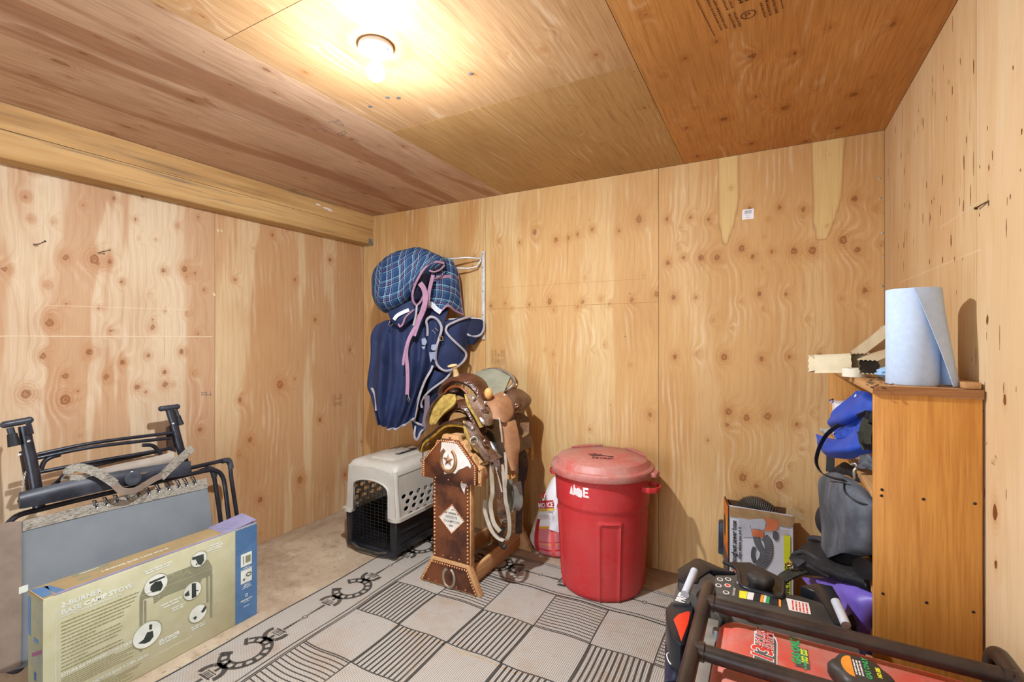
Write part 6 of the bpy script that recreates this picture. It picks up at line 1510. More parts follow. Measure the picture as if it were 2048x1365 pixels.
# ---- on top
TOW = mat('blue_paper_towel', '#b9cbe2', '#b0c4de', .9, 0, 60, bump=.25, bscale=320); 
tx, ty, tr = .3715, 1.772, .0615
tw = empty('paper_towel_roll', (tx, ty, SZ), 'standing roll of blue shop towels with a loose sheet on the shelf unit', 'towel roll')
MB().lathe([(.02, .279), (.02, .0), (tr-.002, 0), (tr, .002), (tr, .277), (tr-.002, .279), (.02, .279)], (tx, ty, SZ), 40).build('roll', TOW, tw)
MB().lathe([(.021, .281), (.019, .281), (.019, .002), (.021, .002)], (tx, ty, SZ), 20).build('core', KRAFT, tw)
ca = math.atan2(-ty, -tx)
def ct(a, r, z): return Vector((tx + r*math.cos(ca+a), ty + r*math.sin(ca+a), SZ + z))
rowsT = []
for k in range(9):
    t = k/8; z = .279 - .2775*t; af = .04 + 1.12*t**.85; o_ = t**1.15
    rowsT.append([ct(2.1, tr+.0015+.004*o_, z), ct(1.85, tr+.003+.018*o_, z), ct(1.6+.0*t, tr+.004+.033*o_, z), ct(1.6-(1.6-af)*.45, tr+.004+.036*o_, z), ct(af, tr+.003+.030*o_, z)])
MB().grid(surf(rowsT, 24, 18), .0012).build('loose_sheet', TOW, tw)
RIB = mat('downspout_cream', '#d2c4a4', '#c4b694', .5, 0, 6, dust='#a08c6c', dustk=.3); DARKH = mat('downspout_mouth_shade', '#3a3026', '#2a221a', .9)  # the dark brown paints the shade inside the cream pipes
def rect_pipe(b, path, w, h, up=(0, 0, 1), n=9):
    """corrugated rectangular pipe swept along path"""
    prof = []
    def side(p, q, k, dp):
        p, q = Vector(p), Vector(q); d = (q-p); nn = Vector((d.y, -d.x)).normalized()
        return [p + d*(i/k) + nn*(dp if i % 2 else 0) for i in range(k)]
    c = [(-w/2, -h/2), (w/2, -h/2), (w/2, h/2), (-w/2, h/2)]
    for i in range(4): prof += side(c[i], c[(i+1) % 4], 10 if i % 2 == 0 else 6, -.0042)
    path = [Vector(q) for q in path]; vs = []; k = len(prof)
    for i, q in enumerate(path):
        t = (path[min(i+1, len(path)-1)] - path[max(i-1, 0)]).normalized(); s = t.cross(Vector(up)).normalized(); u_ = s.cross(t)
        k_ = .72 if (i == 0 and w > .09) else 1.0
        vs += [q + s*e.x*k_ + u_*e.y*k_ for e in prof]
    b.add(vs, [(i*k+j, i*k+(j+1) % k, (i+1)*k+(j+1) % k, (i+1)*k+j) for i in range(len(path)-1) for j in range(k)])
    return [vs[:k], vs[-k:]]
def spout(L, w, h, label, cap=False):
    p = crom(py3(L), 10); b = MB(); ends = rect_pipe(b, p, w, h)
    o = b.build('downspout', RIB); tag(o, label, 'downspout', 'downspout pieces on the shelf unit')
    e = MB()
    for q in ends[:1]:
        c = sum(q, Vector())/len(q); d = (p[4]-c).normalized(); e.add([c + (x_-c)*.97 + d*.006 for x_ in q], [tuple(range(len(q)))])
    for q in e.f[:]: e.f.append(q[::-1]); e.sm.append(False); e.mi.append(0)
    e.build('pipe_mouth_shade', DARKH, o)  # dark plate across the open end, standing in for the shade within
    return o
spout([(1646,728,2.20),(1650,728,2.195),(1690,727,2.14),(1722,726,2.10)], .10, .070, 'long cream downspout lying crosswise at the far end of the shelf top')
spout([(1738,735,1.95),(1752,729,1.98),(1775,720,2.04),(1800,712,2.10)], .070, .052, 'cream downspout with its dark open mouth toward the room, on the shelf top')
spout([(1724,714,2.74),(1758,690,2.61),(1795,662,2.48)], .085, .055, 'cream downspout slanting up against the right wall behind the towel roll')
p = P(1706, 754, z=SZ)
tp_ = MB().lathe([(.020, .0004), (.036, .0004), (.036, .030), (.020, .030), (.020, .0004)], (p.x+.004, p.y, SZ), 32).build('tape_roll', mat('tape_cream', '#d8d0bc', '#cfc6b0', .5)); tag(tp_, 'flat roll of cream tape on the shelf top before the downspouts', 'tape')
cp0 = py3([(1772, 748, 1.88)])[0]; b = MB(); rnd = random.Random(4)
G = []
for i in range(14):
    row = []
    for j in range(15):
        a = 2*math.pi*j/14; f = math.sin(math.pi*(i+.4)/13.8); r = .030*f*(1+.45*mnoise.noise(Vector((math.cos(a)*2, math.sin(a)*2, i*.5))))
        row.append(Vector((cp0.x+.006 + r*math.cos(a)*1.1, cp0.y + r*math.sin(a)*1.3, SZ + .003 + .044*i/13)))
    row[-1] = row[0].copy(); G.append(row)
cpo = b.grid(G, .001, smooth=False).build('crumpled_towel', mat('blue_paper_crumpled', '#90b2d4', '#7fa2c8', .85)); tag(cpo, 'crumpled blue paper towel beside the standing roll', 'paper')
wo = MB().box((.463, SY0+.004, SZ-.0005), (.497, SY0+.20, SZ+.017)).build('wood_offcut', SHT, None, .002); tag(wo, 'short wooden offcut under and right of the blue towel roll', 'board')
deb = MB()
for k in range(26):
    px, py = rnd.uniform(1735, 1785), rnd.uniform(758, 779); q = P(px, py, z=SZ+.001); deb.tube([q, q + Vector((rnd.uniform(-.012, .012), rnd.uniform(-.02, .02), rnd.uniform(0, .004)))], rnd.uniform(.0008, .003), 5)
q = deb.build('wood_debris', mat('debris_brown', '#5a4630', '#7a6040', .9)); tag(q, 'crumbs and splinters on the shelf top beside the towel roll', 'debris', None, 'stuff')

# ---- stuffed into the shelves
BLUE = mat('nylon_royal_blue', '#1f48ac', '#16368c', .55, 0, 8, bump=.1, bscale=300, dust='#5a74c0', dustk=.25); BLK = mat('black_webbing', '#121214', '#1c1c20', .7, bump=.3, bscale=250, dust='#4a463e', dustk=.3)
DCAN = mat('dark_canvas_dusty', '#41454c', '#32353b', .75, 0, 6, bump=.3, bscale=60, dust='#7c808a', dustk=.6); MESH = mat('black_mesh_cloth', '#101114', '#191b20', .8, 0, 30, bump=.5, bscale=200); PURP = mat('nylon_purple', '#6b55b4', '#5a469e', .45, 0, 5, dust='#9a8cd0', dustk=.4)
OLIV = mat('olive_black_strap', '#1e1d17', '#2c2a20', .8, 0, 40, bump=.3, dust='#77734c', dustk=.4)
def vsheet(name, rows, m, par, th=.006, mm=18, nn=18, amp=.006, seed=0, fu=4, fv=4):
    G = ripple(surf([py3([(a, c, max(y, 1.712)) for a, c, y in r]) for r in rows], mm, nn), amp, fu, fv, seed, Vector((-.75, -.25, .2)))
    return MB().grid(G, th).build(name, m, par)
bb = empty('blue_bag', (.26, 2.0, .95), 'royal blue nylon bag spilling out of the upper shelf below the towel roll', 'bag')
vsheet('upper_lobe', [[(1716,784,2.05),(1732,785,1.95),(1750,797,1.85)], [(1690,806,2.05),(1720,795,1.90),(1750,808,1.80)], [(1664,832,2.10),(1706,820,1.88),(1750,822,1.80)], [(1657,846,2.12),(1690,842,1.92),(1738,826,1.85)], [(1663,856,2.15),(1700,846,1.98),(1740,830,1.90)]], BLUE, bb, amp=.016)
MB().tube(crom(py3([(1703,800,1.985),(1708,799,1.975),(1712,790,1.98)]), 8), .003, 6).build('white_cord', WPR, bb)
vsheet('pleats', [[(1668,860,2.10),(1700,848,1.97),(1735,828,1.85)], [(1672,875,2.05),(1700,868,1.95),(1725,852,1.85)], [(1680,886,2.05),(1700,880,1.95),(1720,864,1.86)]], BLUE, bb, amp=.012, fu=14)
vsheet('lower_lobe', [[(1633,869,2.20),(1660,878,2.10),(1690,878,1.93),(1722,852,1.84),(1750,850,1.80)], [(1637,886,2.15),(1662,892,2.00),(1694,888,1.85),(1726,872,1.78),(1750,872,1.76)], [(1645,902,2.10),(1668,904,1.95),(1700,902,1.82),(1728,892,1.77),(1750,890,1.75)], [(1656,913,2.10),(1676,916,2.00),(1706,916,1.88),(1730,908,1.80),(1750,905,1.78)]], BLUE, bb, amp=.008)
vsheet('rear_lobe', [[(1690,815,2.25),(1720,812,2.15),(1750,815,2.0)], [(1680,870,2.25),(1715,870,2.1),(1750,870,1.95)], [(1690,898,2.25),(1720,898,2.1),(1750,896,1.95)]], NAVYD, bb, amp=.004)
def ystrap(name, L, w, m, par, wv=(-.6, -.5, .5), th=.003, n=36): return MB().ribbon(crom(py3([(a, c, max(y, 1.722)) for a, c, y in L]), n), wv, w, th).build(name, m, par)
ystrap('shoulder_strap', [(1736,824,1.80),(1705,838,1.90),(1676,852,2.02),(1655,868,2.05),(1641,890,2.02),(1633,915,2.0),(1634,932,1.98),(1645,948,1.95),(1668,957,1.86),(1690,962,1.80)], .016, BLK, bb)
ystrap('hanging_strap', [(1661,905,2.3),(1661,925,2.3),(1660,945,2.3)], .03, BLK, bb, (.8, -.4, 0))
ch_ = empty('webbing_harness', P(1735, 890, y=1.72), 'dark olive webbing harness stuffed beside the blue bag on the upper shelf', 'strap')
vsheet('webbing_pad', [[(1738,823,1.76),(1750,828,1.73)], [(1728,848,1.77),(1750,850,1.73)], [(1724,872,1.79),(1750,880,1.73)], [(1728,890,1.79),(1750,900,1.73)], [(1740,900,1.77),(1750,905,1.74)]], MESH, ch_, amp=.014)
for L in ([(1732,838,1.725),(1726,858,1.735),(1724,880,1.74),(1732,900,1.73)], [(1742,850,1.715),(1736,868,1.72),(1736,888,1.72)], [(1716,868,1.765),(1732,880,1.735),(1748,884,1.71)]): ystrap('webbing_loop', L, .018, OLIV, ch_, (-.5, .2, .8), .004)
gf = empty('grey_pouch', P(1735, 930, z=.945), 'small grey cloth pouch on the front of the upper shelf', 'pouch')
vsheet('cloth', [[(1722,912,1.80),(1736,910,1.75),(1748,918,1.71)], [(1720,928,1.79),(1734,926,1.74),(1748,932,1.70)], [(1712,936,1.80),(1732,938,1.75),(1748,941,1.71)]], DCAN, gf, amp=.008)
sh_ = empty('snap_hook', P(1708, 950, y=1.93), 'metal snap hook hanging from the front edge of the upper shelf', 'hook')
MB().tube(crom(py3([(1702,930,1.90),(1712,928,1.89),(1713,936,1.89),(1708,942,1.89),(1709,958,1.89),(1707,966,1.89),(1702,968,1.89),(1701,976,1.89)]), 20), .0045, 8).build('hook_body', SILV, sh_)
MB().tube(py3([(1709,966,1.89),(1714,970,1.89),(1714,977,1.89)]), .004, 8).build('hook_gate', SILV, sh_)
cb_ = empty('camo_rag', P(1650, 866, y=2.25), 'grey patterned rag poking out behind the blue bag', 'cloth')
vsheet('cloth', [[(1640,858,2.3),(1656,857,2.25),(1672,853,2.2)], [(1643,864,2.28),(1658,866,2.22),(1672,858,2.2)], [(1650,868,2.28),(1658,868,2.24),(1664,864,2.22)]], CAMO, cb_, amp=.006)
wbx = empty('white_box', P(1673, 835, y=2.62), 'small white printed box at the back of the upper shelf', 'box')
q0 = P(1667, 850, y=2.60); MB().box((q0.x, 2.52, .9455), (.45, 2.66, 1.10)).build('carton', LABELW, wbx, .002)
MB().addm(py3([(1659,800,2.60),(1667,797,2.60),(1667,806,2.60),(1660,807,2.60)]), [(0, 1, 2, 3), (3, 2, 1, 0)]).build('printed_flap', mat('print_lilac', '#b8a8d8', rough=.6), wbx)
# big dark bag
db = empty('canvas_bag', (.28, 2.0, .67), 'large dusty dark grey canvas bag hanging out of the middle shelf', 'bag')
vsheet('bag_front', [[(1648,952,2.22),(1668,946,2.05),(1695,956,1.92),(1722,972,1.82),(1750,1004,1.74)], [(1640,968,2.18),(1664,968,1.95),(1692,972,1.82),(1722,990,1.75),(1750,1014,1.70)], [(1640,1010,2.14),(1664,1012,1.90),(1694,1012,1.78),(1722,1018,1.72),(1750,1026,1.685)],
                      [(1645,1055,2.12),(1666,1056,1.92),(1694,1058,1.78),(1722,1062,1.70),(1750,1068,1.67)], [(1643,1090,2.10),(1664,1096,1.92),(1692,1092,1.78),(1722,1098,1.70),(1750,1100,1.665)], [(1643,1106,2.10),(1660,1118,1.96),(1684,1106,1.82),(1718,1110,1.74),(1750,1108,1.70)]], DCAN, db, .006, 24, 24, .012, 3, 5, 3)
vsheet('bag_mouth_shade', [[(1658,946,2.25),(1690,925,2.10),(1712,950,1.95)], [(1660,955,2.22),(1690,950,2.08),(1720,966,1.92)]], MESH, db, amp=.004)  # black sheet painting the shaded inside of the bag
ystrap('bag_handle', [(1690,968,1.82),(1692,985,1.79),(1704,998,1.75),(1724,1008,1.71),(1748,1016,1.672)], .016, BLK, db)
vsheet('bag_bottom', [[(1648,1106,2.08),(1690,1104,1.90),(1750,1108,1.76)], [(1656,1122,2.0),(1692,1128,1.90),(1750,1126,1.80)]], MESH, db, amp=.004)
MB().addm(py3([(1712,1083,1.735),(1729,1078,1.718),(1747,1092,1.705),(1747,1106,1.706)]), [(0, 1, 2, 3), (3, 2, 1, 0)]).build('shade_patch', MESH, db)  # flat black patch standing in for shade; nothing is cut open
c0 = P(1641, 1043, y=2.19)
MB().ball(c0 + Vector((.02, .02, 0)), .062, 14, 10, (.6, .9, .95)).build('side_pocket', BLK, db)
# mesh tarp with grommets
mt = empty('mesh_tarp', (.2, 2.0, .5), 'folded black mesh tarp with brass grommets drooping from the lower shelf', 'tarp')
vsheet('mesh_folds', [[(1618,1074,2.30),(1642,1076,2.20),(1680,1120,2.0),(1714,1130,1.86)], [(1610,1092,2.25),(1640,1096,2.10),(1680,1130,1.92),(1722,1142,1.80)], [(1588,1110,2.15),(1626,1118,1.98),(1672,1140,1.84),(1728,1154,1.76)], [(1586,1130,2.12),(1628,1138,1.93),(1676,1152,1.80),(1734,1166,1.73)], [(1606,1150,2.1),(1640,1152,1.95),(1690,1166,1.82),(1736,1182,1.73)]], MESH, mt, .008, 26, 26, .022, 6, 6, 5)
for L in ([(1590,1108,2.12),(1612,1106,2.04),(1640,1124,1.94),(1664,1146,1.86),(1690,1152,1.80),(1720,1162,1.75),(1736,1172,1.73)], [(1596,1128,2.06),(1616,1132,1.98),(1640,1142,1.90),(1662,1154,1.85)], [(1618,1078,2.22),(1634,1078,2.16),(1648,1084,2.1)]):
    MB().tube(crom(py3(L), 24), .0085, 6).build('hem', mat('mesh_hem', '#24272c', '#33363c', .7, bump=.5, bscale=300) if 'mesh_hem' not in MATS else MATS['mesh_hem'], mt)
vsheet('tarp_corner', [[(1594,1118,2.02),(1612,1124,1.98)], [(1578,1116,2.0),(1596,1136,1.96)]], MATS['mesh_hem'], mt, amp=.002)
vsheet('tarp_corner', [[(1600,1140,2.0),(1618,1146,1.96)], [(1572,1142,1.98),(1590,1156,1.94)], [(1550,1158,1.96),(1566,1170,1.92)]], OLIV, mt, amp=.003)
BRS = mat('brass_grommet', '#b08a50', '#8c6a38', .35, .8)
for a, c, y in ((1579, 1129, 1.965), (1556, 1161, 1.93)):
    p = P(a, c, y=y); e = Vector((.8, -.2, .3)).normalized(); w = Vector((.2, .3, .9)).normalized()
    MB().tube([p + (e*math.cos(2*math.pi*k/14) + w*.7*math.sin(2*math.pi*k/14))*.009 for k in range(14)], .0035, 6, True).build('grommet', BRS, mt)
pu = empty('purple_bag', (.2, 1.85, .3), 'purple nylon bag slumped on the floor end of the shelf unit', 'bag')
vsheet('bag', [[(1604,1155,2.10),(1640,1157,1.98),(1672,1158,1.90),(1705,1166,1.80),(1745,1182,1.75)], [(1615,1168,2.06),(1650,1180,1.90),(1676,1180,1.82),(1712,1190,1.74),(1748,1200,1.70)], [(1650,1200,1.95),(1676,1212,1.82),(1692,1216,1.76),(1722,1222,1.70),(1748,1228,1.67)], [(1668,1240,1.90),(1684,1248,1.80),(1696,1252,1.75),(1716,1256,1.70),(1740,1262,1.68)], [(1670,1290,1.88),(1690,1300,1.80),(1710,1305,1.75),(1730,1308,1.72),(1745,1312,1.70)]], PURP, pu, .005, 24, 24, .010, 8, 4, 4)
qv = [Vector((.12, 1.98, .02)), Vector((.25, 1.75, .02))]
vsheet('bag_base', [[(1670,1285,1.88),(1705,1300,1.78),(1730,1310,1.73)]] + [[(1670,1420,1.9),(1700,1430,1.8),(1722,1440,1.74)]], PURP, pu, amp=.004)
db2 = empty('black_can', P(1735, 1135, y=1.72), 'small shiny black rounded can end on the lower shelf', 'can')
p = P(1738, 1140, y=1.725); MB().lathe([(0, -.03), (.026, -.03), (.030, -.024), (.030, .05), (0, .05)], p + Vector((.012, .03, 0)), 18, (-.5, -.8, .1)).build('can', mat('gloss_black', '#0e0e10', '#1a1a1e', .15), db2)
MB().tube([p + Vector((.012, .03, 0)) + Vector((-.5, -.8, .1)).normalized()*-.026 + (Vector((.85, -.53, 0))*math.cos(t_) + Vector((0, .12, .99))*math.sin(t_))*.029 for t_ in [2*math.pi*k/18 for k in range(18)]], .003, 6, True).build('can_rim', SILV, db2)
hb_ = empty('webbing_strap', P(1720, 1260, y=1.66), 'dirty dark webbing strap lying low in front of the shelf side', 'strap')
ystrap('webbing', [(1690,1258,1.66),(1700,1244,1.655),(1720,1236,1.65),(1746,1228,1.645)], .028, OLIV, hb_, (-.3, .5, .8), .005)
ystrap('webbing', [(1700,1262,1.66),(1720,1250,1.655),(1748,1246,1.65)], .026, BLK, hb_, (-.3, .5, .8), .005)

# ------------------------------------------------------------------ sewer hose carton
al = math.radians(13); rv = Vector((math.cos(al), math.sin(al), 0)); nv = Vector((math.sin(al), -math.cos(al), 0)); up = Vector((0, 0, 1))
hx = empty('sewer_hose_carton', P(1510, 1120, y=2.72), 'opened white printed carton with a coiled sewer hose standing behind the generator', 'box')
hx.location.z = 0; ORG[hx.name] = Vector(hx.location)
fa = P(1458, 1060, y=2.62); fa.z = 0
Wd = .292; Hh = .528; Dp = .135
def hb(x, d, z): return fa + rv*x - nv*d + up*z
CARW = mat('carton_white_print', '#cfcfd6', '#c2c2ca', .5, 0, 6, dust='#b0a8a0', dustk=.3); ORNG = mat('print_orange', '#d8742c', '#c8641e', .5); ORP = mat('print_orange_fitting', '#cf7a50', '#b8623c', .6); HG = mat('print_hose_grey', '#5a5a5c', '#48484a', .5); YEL2 = mat('print_bright_yellow', '#cfd02c', '#c4c424', .55); LGR = mat('print_pale_grey', '#b2b2b8', '#a2a2a8', .6); BRNC = mat('carton_inside', '#6a4a2e', '#583c24', .9); BLKK = mat('print_black', '#26262a', '#1c1c20', .6)
def wallp(a, b_, h0, h1, m, name, t=.004):
    q = MB(); d = (b_-a).normalized(); n = d.cross(up); 
    q.add([a, b_, b_ + up*h1, a + up*h0, a + n*t, b_ + n*t, b_ + n*t + up*h1, a + n*t + up*h0], [(0, 1, 2, 3), (7, 6, 5, 4), (0, 4, 5, 1), (1, 5, 6, 2), (2, 6, 7, 3), (3, 7, 4, 0)]); return q.build(name, m, hx)
wallp(hb(Wd, 0, 0), hb(0, 0, 0), Hh-.012, Hh+.012, CARW, 'front_wall'); wallp(hb(0, 0, 0), hb(0, Dp, 0), Hh+.01, Hh+.015, BRNC, 'side_wall'); wallp(hb(Wd, Dp, 0), hb(Wd, 0, 0), Hh-.03, Hh-.012, BRNC, 'side_wall'); wallp(hb(0, Dp, 0), hb(Wd, Dp, 0), Hh, Hh-.02, BRNC, 'back_wall')
MB().box((0, -Dp, 0), (Wd, 0, .004), Matrix.Translation(fa) @ Matrix((rv, nv, up)).transposed().to_4x4()).build('carton_base', BRNC, hx)
Mh = Matrix((rv, up, nv)).transposed().to_4x4(); Mh.translation = fa + nv*.0046
def hup(k): q = Mh.copy(); q.translation = q.translation + nv*k; return q
# torn kraft edge along the top
ke = MB(); ke.prism([(.0, Hh-.042), (.07, Hh-.046), (.16, Hh-.058), (.27, Hh-.070), (Wd-.002, Hh-.055), (Wd+.006, Hh-.018), (.2, Hh-.006), (.085, Hh+.003), (.002, Hh+.006)], Mh.translation + nv*.0012, rv, up, .001); ke.build('torn_kraft_edge', KRAFT, hx)
kt = MB(); kt.prism([(-.03, 0), (-.025, .03), (-.005, .045), (.02, .035), (.045, .010), (.05, -.015), (.03, -.012), (.012, .006)], hb(Wd-.0, .012, Hh-.018), rv, up, .006); kt.build('torn_flap', mat('kraft_torn_pale', '#bda27a', '#a88c62', .85, bump=.2), hx)
# orange left side with its yellow stripe
Ml = frame(hb(0, 0, 0) - rv*.0006, nv*-1, up); Ml = frame(hb(0, Dp, 0) - rv*.0048, nv, up)
decal('orange_print', [(0, .30), (Dp, .27), (Dp, Hh+.006), (.02, Hh+.012), (0, Hh+.01)], Ml, ORNG, hx); 
Ml2 = Ml.copy(); Ml2.translation = Ml.translation - rv*.0006
decal('yellow_stripe', rect(.085, .33, .105, Hh-.05), Ml2, mat('print_amber', '#e0b030', rough=.6), hx)
decal('emblem', ellipse(.045, Hh-.12, .022, .06, 16), Ml2, BLKK, hx)
decal('dark_print', [(0, .005), (Dp, .005), (Dp, .268), (0, .298)], Ml, mat('print_dark_brown', '#4c4038', '#5e5046', .6), hx)
def vtext(s, x, z, size, m, **k):
    M = frame(hb(x, 0, z) + nv*.0056, up, -rv); return text('lettering', s, M, size, m, hx, **k)
vtext("The world's toughest sewer hose", .033, .125, .034, BLKK, shear=.15, sx=.74, bold=.0008); vtext('...stays where you put it', .056, .262, .025, BLKK, shear=.15, sx=.72, bold=.0005)
def hpl(L, s=6.5, ox=1420, oy=970):
    out = []
    n_ = nv; o = fa + nv*.0046
    for a, c in L:
        u = (ox+a/s-1024)/F; v = -(oy+c/s-CY)/F; r = Vector((u*cth - sth, u*sth + cth, v)); e = Vector((0, 0, H)); t = (o-e).dot(n_)/r.dot(n_); q = e + r*t - fa; out.append((q.dot(rv), q.z))
    return out
decal('yellow_label', rect(Wd-.045, .0, Wd-.016, hpl([(915,662)])[0][1]), hup(.0005), YEL2, hx)
vtext('NEW SWIVEL FITTINGS', Wd-.022, .015, .026, BLKK, bold=.0012, sx=.98)
# picture of the hose: ribbed bands swept across the face
def flatband(name, L, w, m, k, rib=None):
    q = [Vector((a, c, 0)) for a, c in hpl(L)]; q = crom(q, 30); b = MB(); o = Mh.translation + nv*k
    L_, R_ = [], []
    for i in range(30):
        t = (q[min(i+1, 29)] - q[max(i-1, 0)]).normalized(); n = Vector((-t.y, t.x, 0)); ww = w[0] + (w[1]-w[0])*i/29
        L_.append(q[i]+n*ww); R_.append(q[i]-n*ww)
    for i in range(29): b.prism([tuple(L_[i][:2]), tuple(R_[i][:2]), tuple(R_[i+1][:2]), tuple(L_[i+1][:2])], o, rv, up, .0003)
    ob = b.build(name, m, hx)
    if rib:
        b = MB()
        for i in range(0, 29):
            a, c = L_[i].lerp(R_[i], .1), L_[i].lerp(R_[i], .9); a2, c2 = L_[i+1].lerp(R_[i+1], .1), L_[i+1].lerp(R_[i+1], .9)
            b.prism([tuple(a[:2]), tuple(c[:2]), tuple(c.lerp(c2, .35)[:2]), tuple(a.lerp(a2, .35)[:2])], o + nv*.0004, rv, up, .0003)
        b.build('hose_rib_print', rib, ob)
    return ob
RBP = mat('print_rib_grey', '#7e7e82', '#6e6e72', .5)
flatband('hose_picture', [(700,690),(745,740),(765,830),(755,950),(690,1060),(620,1110),(540,1095),(470,1055)], (.019, .0175), HG, .0005, RBP)
flatband('hose_picture', [(600,690),(620,770),(665,850),(690,890),(680,960),(640,1020),(600,1050)], (.015, .013), HG, .0009, RBP)
flatband('hose_picture', [(580,820),(560,880),(560,960),(590,1030)], (.009, .009), HG, .0012)
for L, m in (([(545,585),(700,615),(695,705),(640,690),(550,675)], ORP), ([(705,430),(740,440),(890,480),(885,570),(840,610),(700,605),(735,540),(735,470)], ORP), ([(270,1050),(340,1015),(450,1070),(450,1130),(400,1160),(330,1150),(280,1100)], ORP), ([(480,470),(560,455),(690,450),(725,500),(715,570),(690,600),(560,575),(500,520)], LGR), ([(815,620),(850,612),(890,640),(885,720),(850,740),(815,700)], HG)):
    decal('fitting_picture', hpl(L), hup(.0014), m, hx)
decal('tape_patch', hpl([(360,340),(470,330),(480,420),(560,690),(430,690),(380,640)]), hup(.0004), LGR, hx)
fine_print('fine_print', [(.10, Hh-.085-.009*k, .17, .0022) for k in range(4)] + [(.065+.004*k, .12+.012*k, .03, .002) for k in range(8)] + [(.20, .05+.009*k, .04, .002) for k in range(5)], Mh, mat('print_faint_red', '#c89a8c', '#a8989a', .6), hx)
# the hose itself rising out of the carton
HOSE = mat('hose_dark_grey', '#3a332e', '#2c2622', .55, dust='#6a5c4c', dustk=.3)
def hose(L, r, rings, name='hose'):
    q = crom(L, rings*3); return MB().tube(q, [r*(1.0 if i % 3 == 0 else .88 if i % 3 == 1 else .90) for i in range(rings*3)], 14).build(name, HOSE, hh)
hh = empty('sewer_hose', hb(.14, .07, .02), 'dark grey corrugated sewer hose coiled inside the opened white carton', 'hose')
hose([hb(.052, .068, .05), hb(.052, .068, .30), hb(.060, .068, .46), hb(.10, .068, .525), hb(.155, .068, .525), hb(.215, .068, .475), hb(.235, .068, .36), hb(.235, .068, .05)], .044, 60)
# black box behind it
bx_ = MB(); q0 = P(1436, 1106, y=2.86); q1 = P(1453, 1046, y=2.86)
obx = empty('wall_box', (q0.x+.03, 2.87, q0.z), 'small black box with a pale edge on the back wall left of the hose carton', 'box')
MB().box((q0.x+.004, 2.84, q0.z), (q1.x+.02, YB-.001, q1.z)).build('cover', BLKPL, obx, .006); MB().box((q0.x, 2.845, q0.z+.004), (q0.x+.005, YB-.001, q1.z-.004)).build('pale_edge', GALV, obx, .001)
# ------------------------------------------------------------------ generator in the right foreground
GT = mat('tube_black_worn', '#2a2422', '#3a302b', .38, .35, 25, dust='#6a5648', dustk=.3, spec=.6); GRED = red_mat('tank_red_dusty', '#cf3a28', .75); GPL = mat('panel_black_dusty', '#3a3632', '#2e2b29', .6, 0, 8, dust='#6e655a', dustk=.4); GBK = mat('bumper_black', '#15171c', '#1f2228', .3); GGRY = mat('grip_pale_grey', '#b9bcc2', '#a8abb2', .45); GSTR = mat('steel_strip_dusty', '#9c958a', '#857e74', .5, .4, 20); GDEC = mat('decal_charcoal', '#4a4844', '#3e3c39', .55, dust='#7a726a', dustk=.3)
GREND = mat('insert_red', '#d83a20', '#cc3018', .4); GRN = mat('print_green', '#3c9a58', rough=.6); YLW = mat('print_yellow_warning', '#d8d030', rough=.6); ORW = mat('print_orange_warning', '#e09030', rough=.6); WPW = mat('print_white_label', '#d8d4ce', rough=.6); RDP = mat('print_red_text', '#c03a30', rough=.6)
gn = empty('generator', (.14, 1.2, 0), 'red portable generator with black tube frame and dusty tank in front of the shelves', 'generator')
tzt = .684; tr_ = .0172; gxl, gxr = -.148, .452; gy0, gy1 = .62, 1.475
def gt(name, L, r=tr_, n=None):
    return MB().tube(crom(L, n) if n else L, r, 14).build(name, GT, gn)
V3 = Vector
for x in (gxl, gxr):
    R_ = .055
    path = [V3((x, gy1, .02)), V3((x, gy1, .3)), V3((x, gy1, tzt-R_))] + [V3((x, gy1-R_+R_*math.cos(a), tzt-R_+R_*math.sin(a))) for a in [math.pi/2*k/8 for k in range(1, 9)]] + [V3((x, gy1-.3, tzt)), V3((x, gy0+.3, tzt))] + \
           [V3((x, gy0+R_-R_*math.sin(a), tzt-R_+R_*math.cos(a))) for a in [math.pi/2*k/8 for k in range(0, 9)]] + [V3((x, gy0, .3)), V3((x, gy0, .02))]
    gt('frame_loop', path)
for y in (1.345, 1.128): gt('cross_tube', [V3((gxl, y, tzt+.001)), V3(((gxl+gxr)/2, y, tzt+.001)), V3((gxr, y, tzt+.001))])
for y in (gy0, gy1):
    gt('base_tube', [V3((gxl, y, .10)), V3((gxr, y, .10))])
for x in (gxl, gxr): gt('base_tube', [V3((x, gy0, .10)), V3((x, gy1, .10))])
for x in (gxl, gxr):
    for y in (1.345, 1.128): MB().tube([V3((x + (.012 if x < 0 else -.012), y, tzt+.001)), V3((x + (.024 if x < 0 else -.024), y, tzt+.001))], .0205, 14).build('weld_collar', GT, gn)
    for y in (gy0, gy1): MB().lathe([(.03, .024), (.034, 0), (0, 0)], (x, y, 0), 14).build('rubber_foot', RUBB, gn)
# engine block and alternator under the tank (only glimpsed)
MB().box((gxl+.03, gy0+.06, .12), (gxr-.04, 1.40, .50)).build('engine_block', GBK, gn, .02)
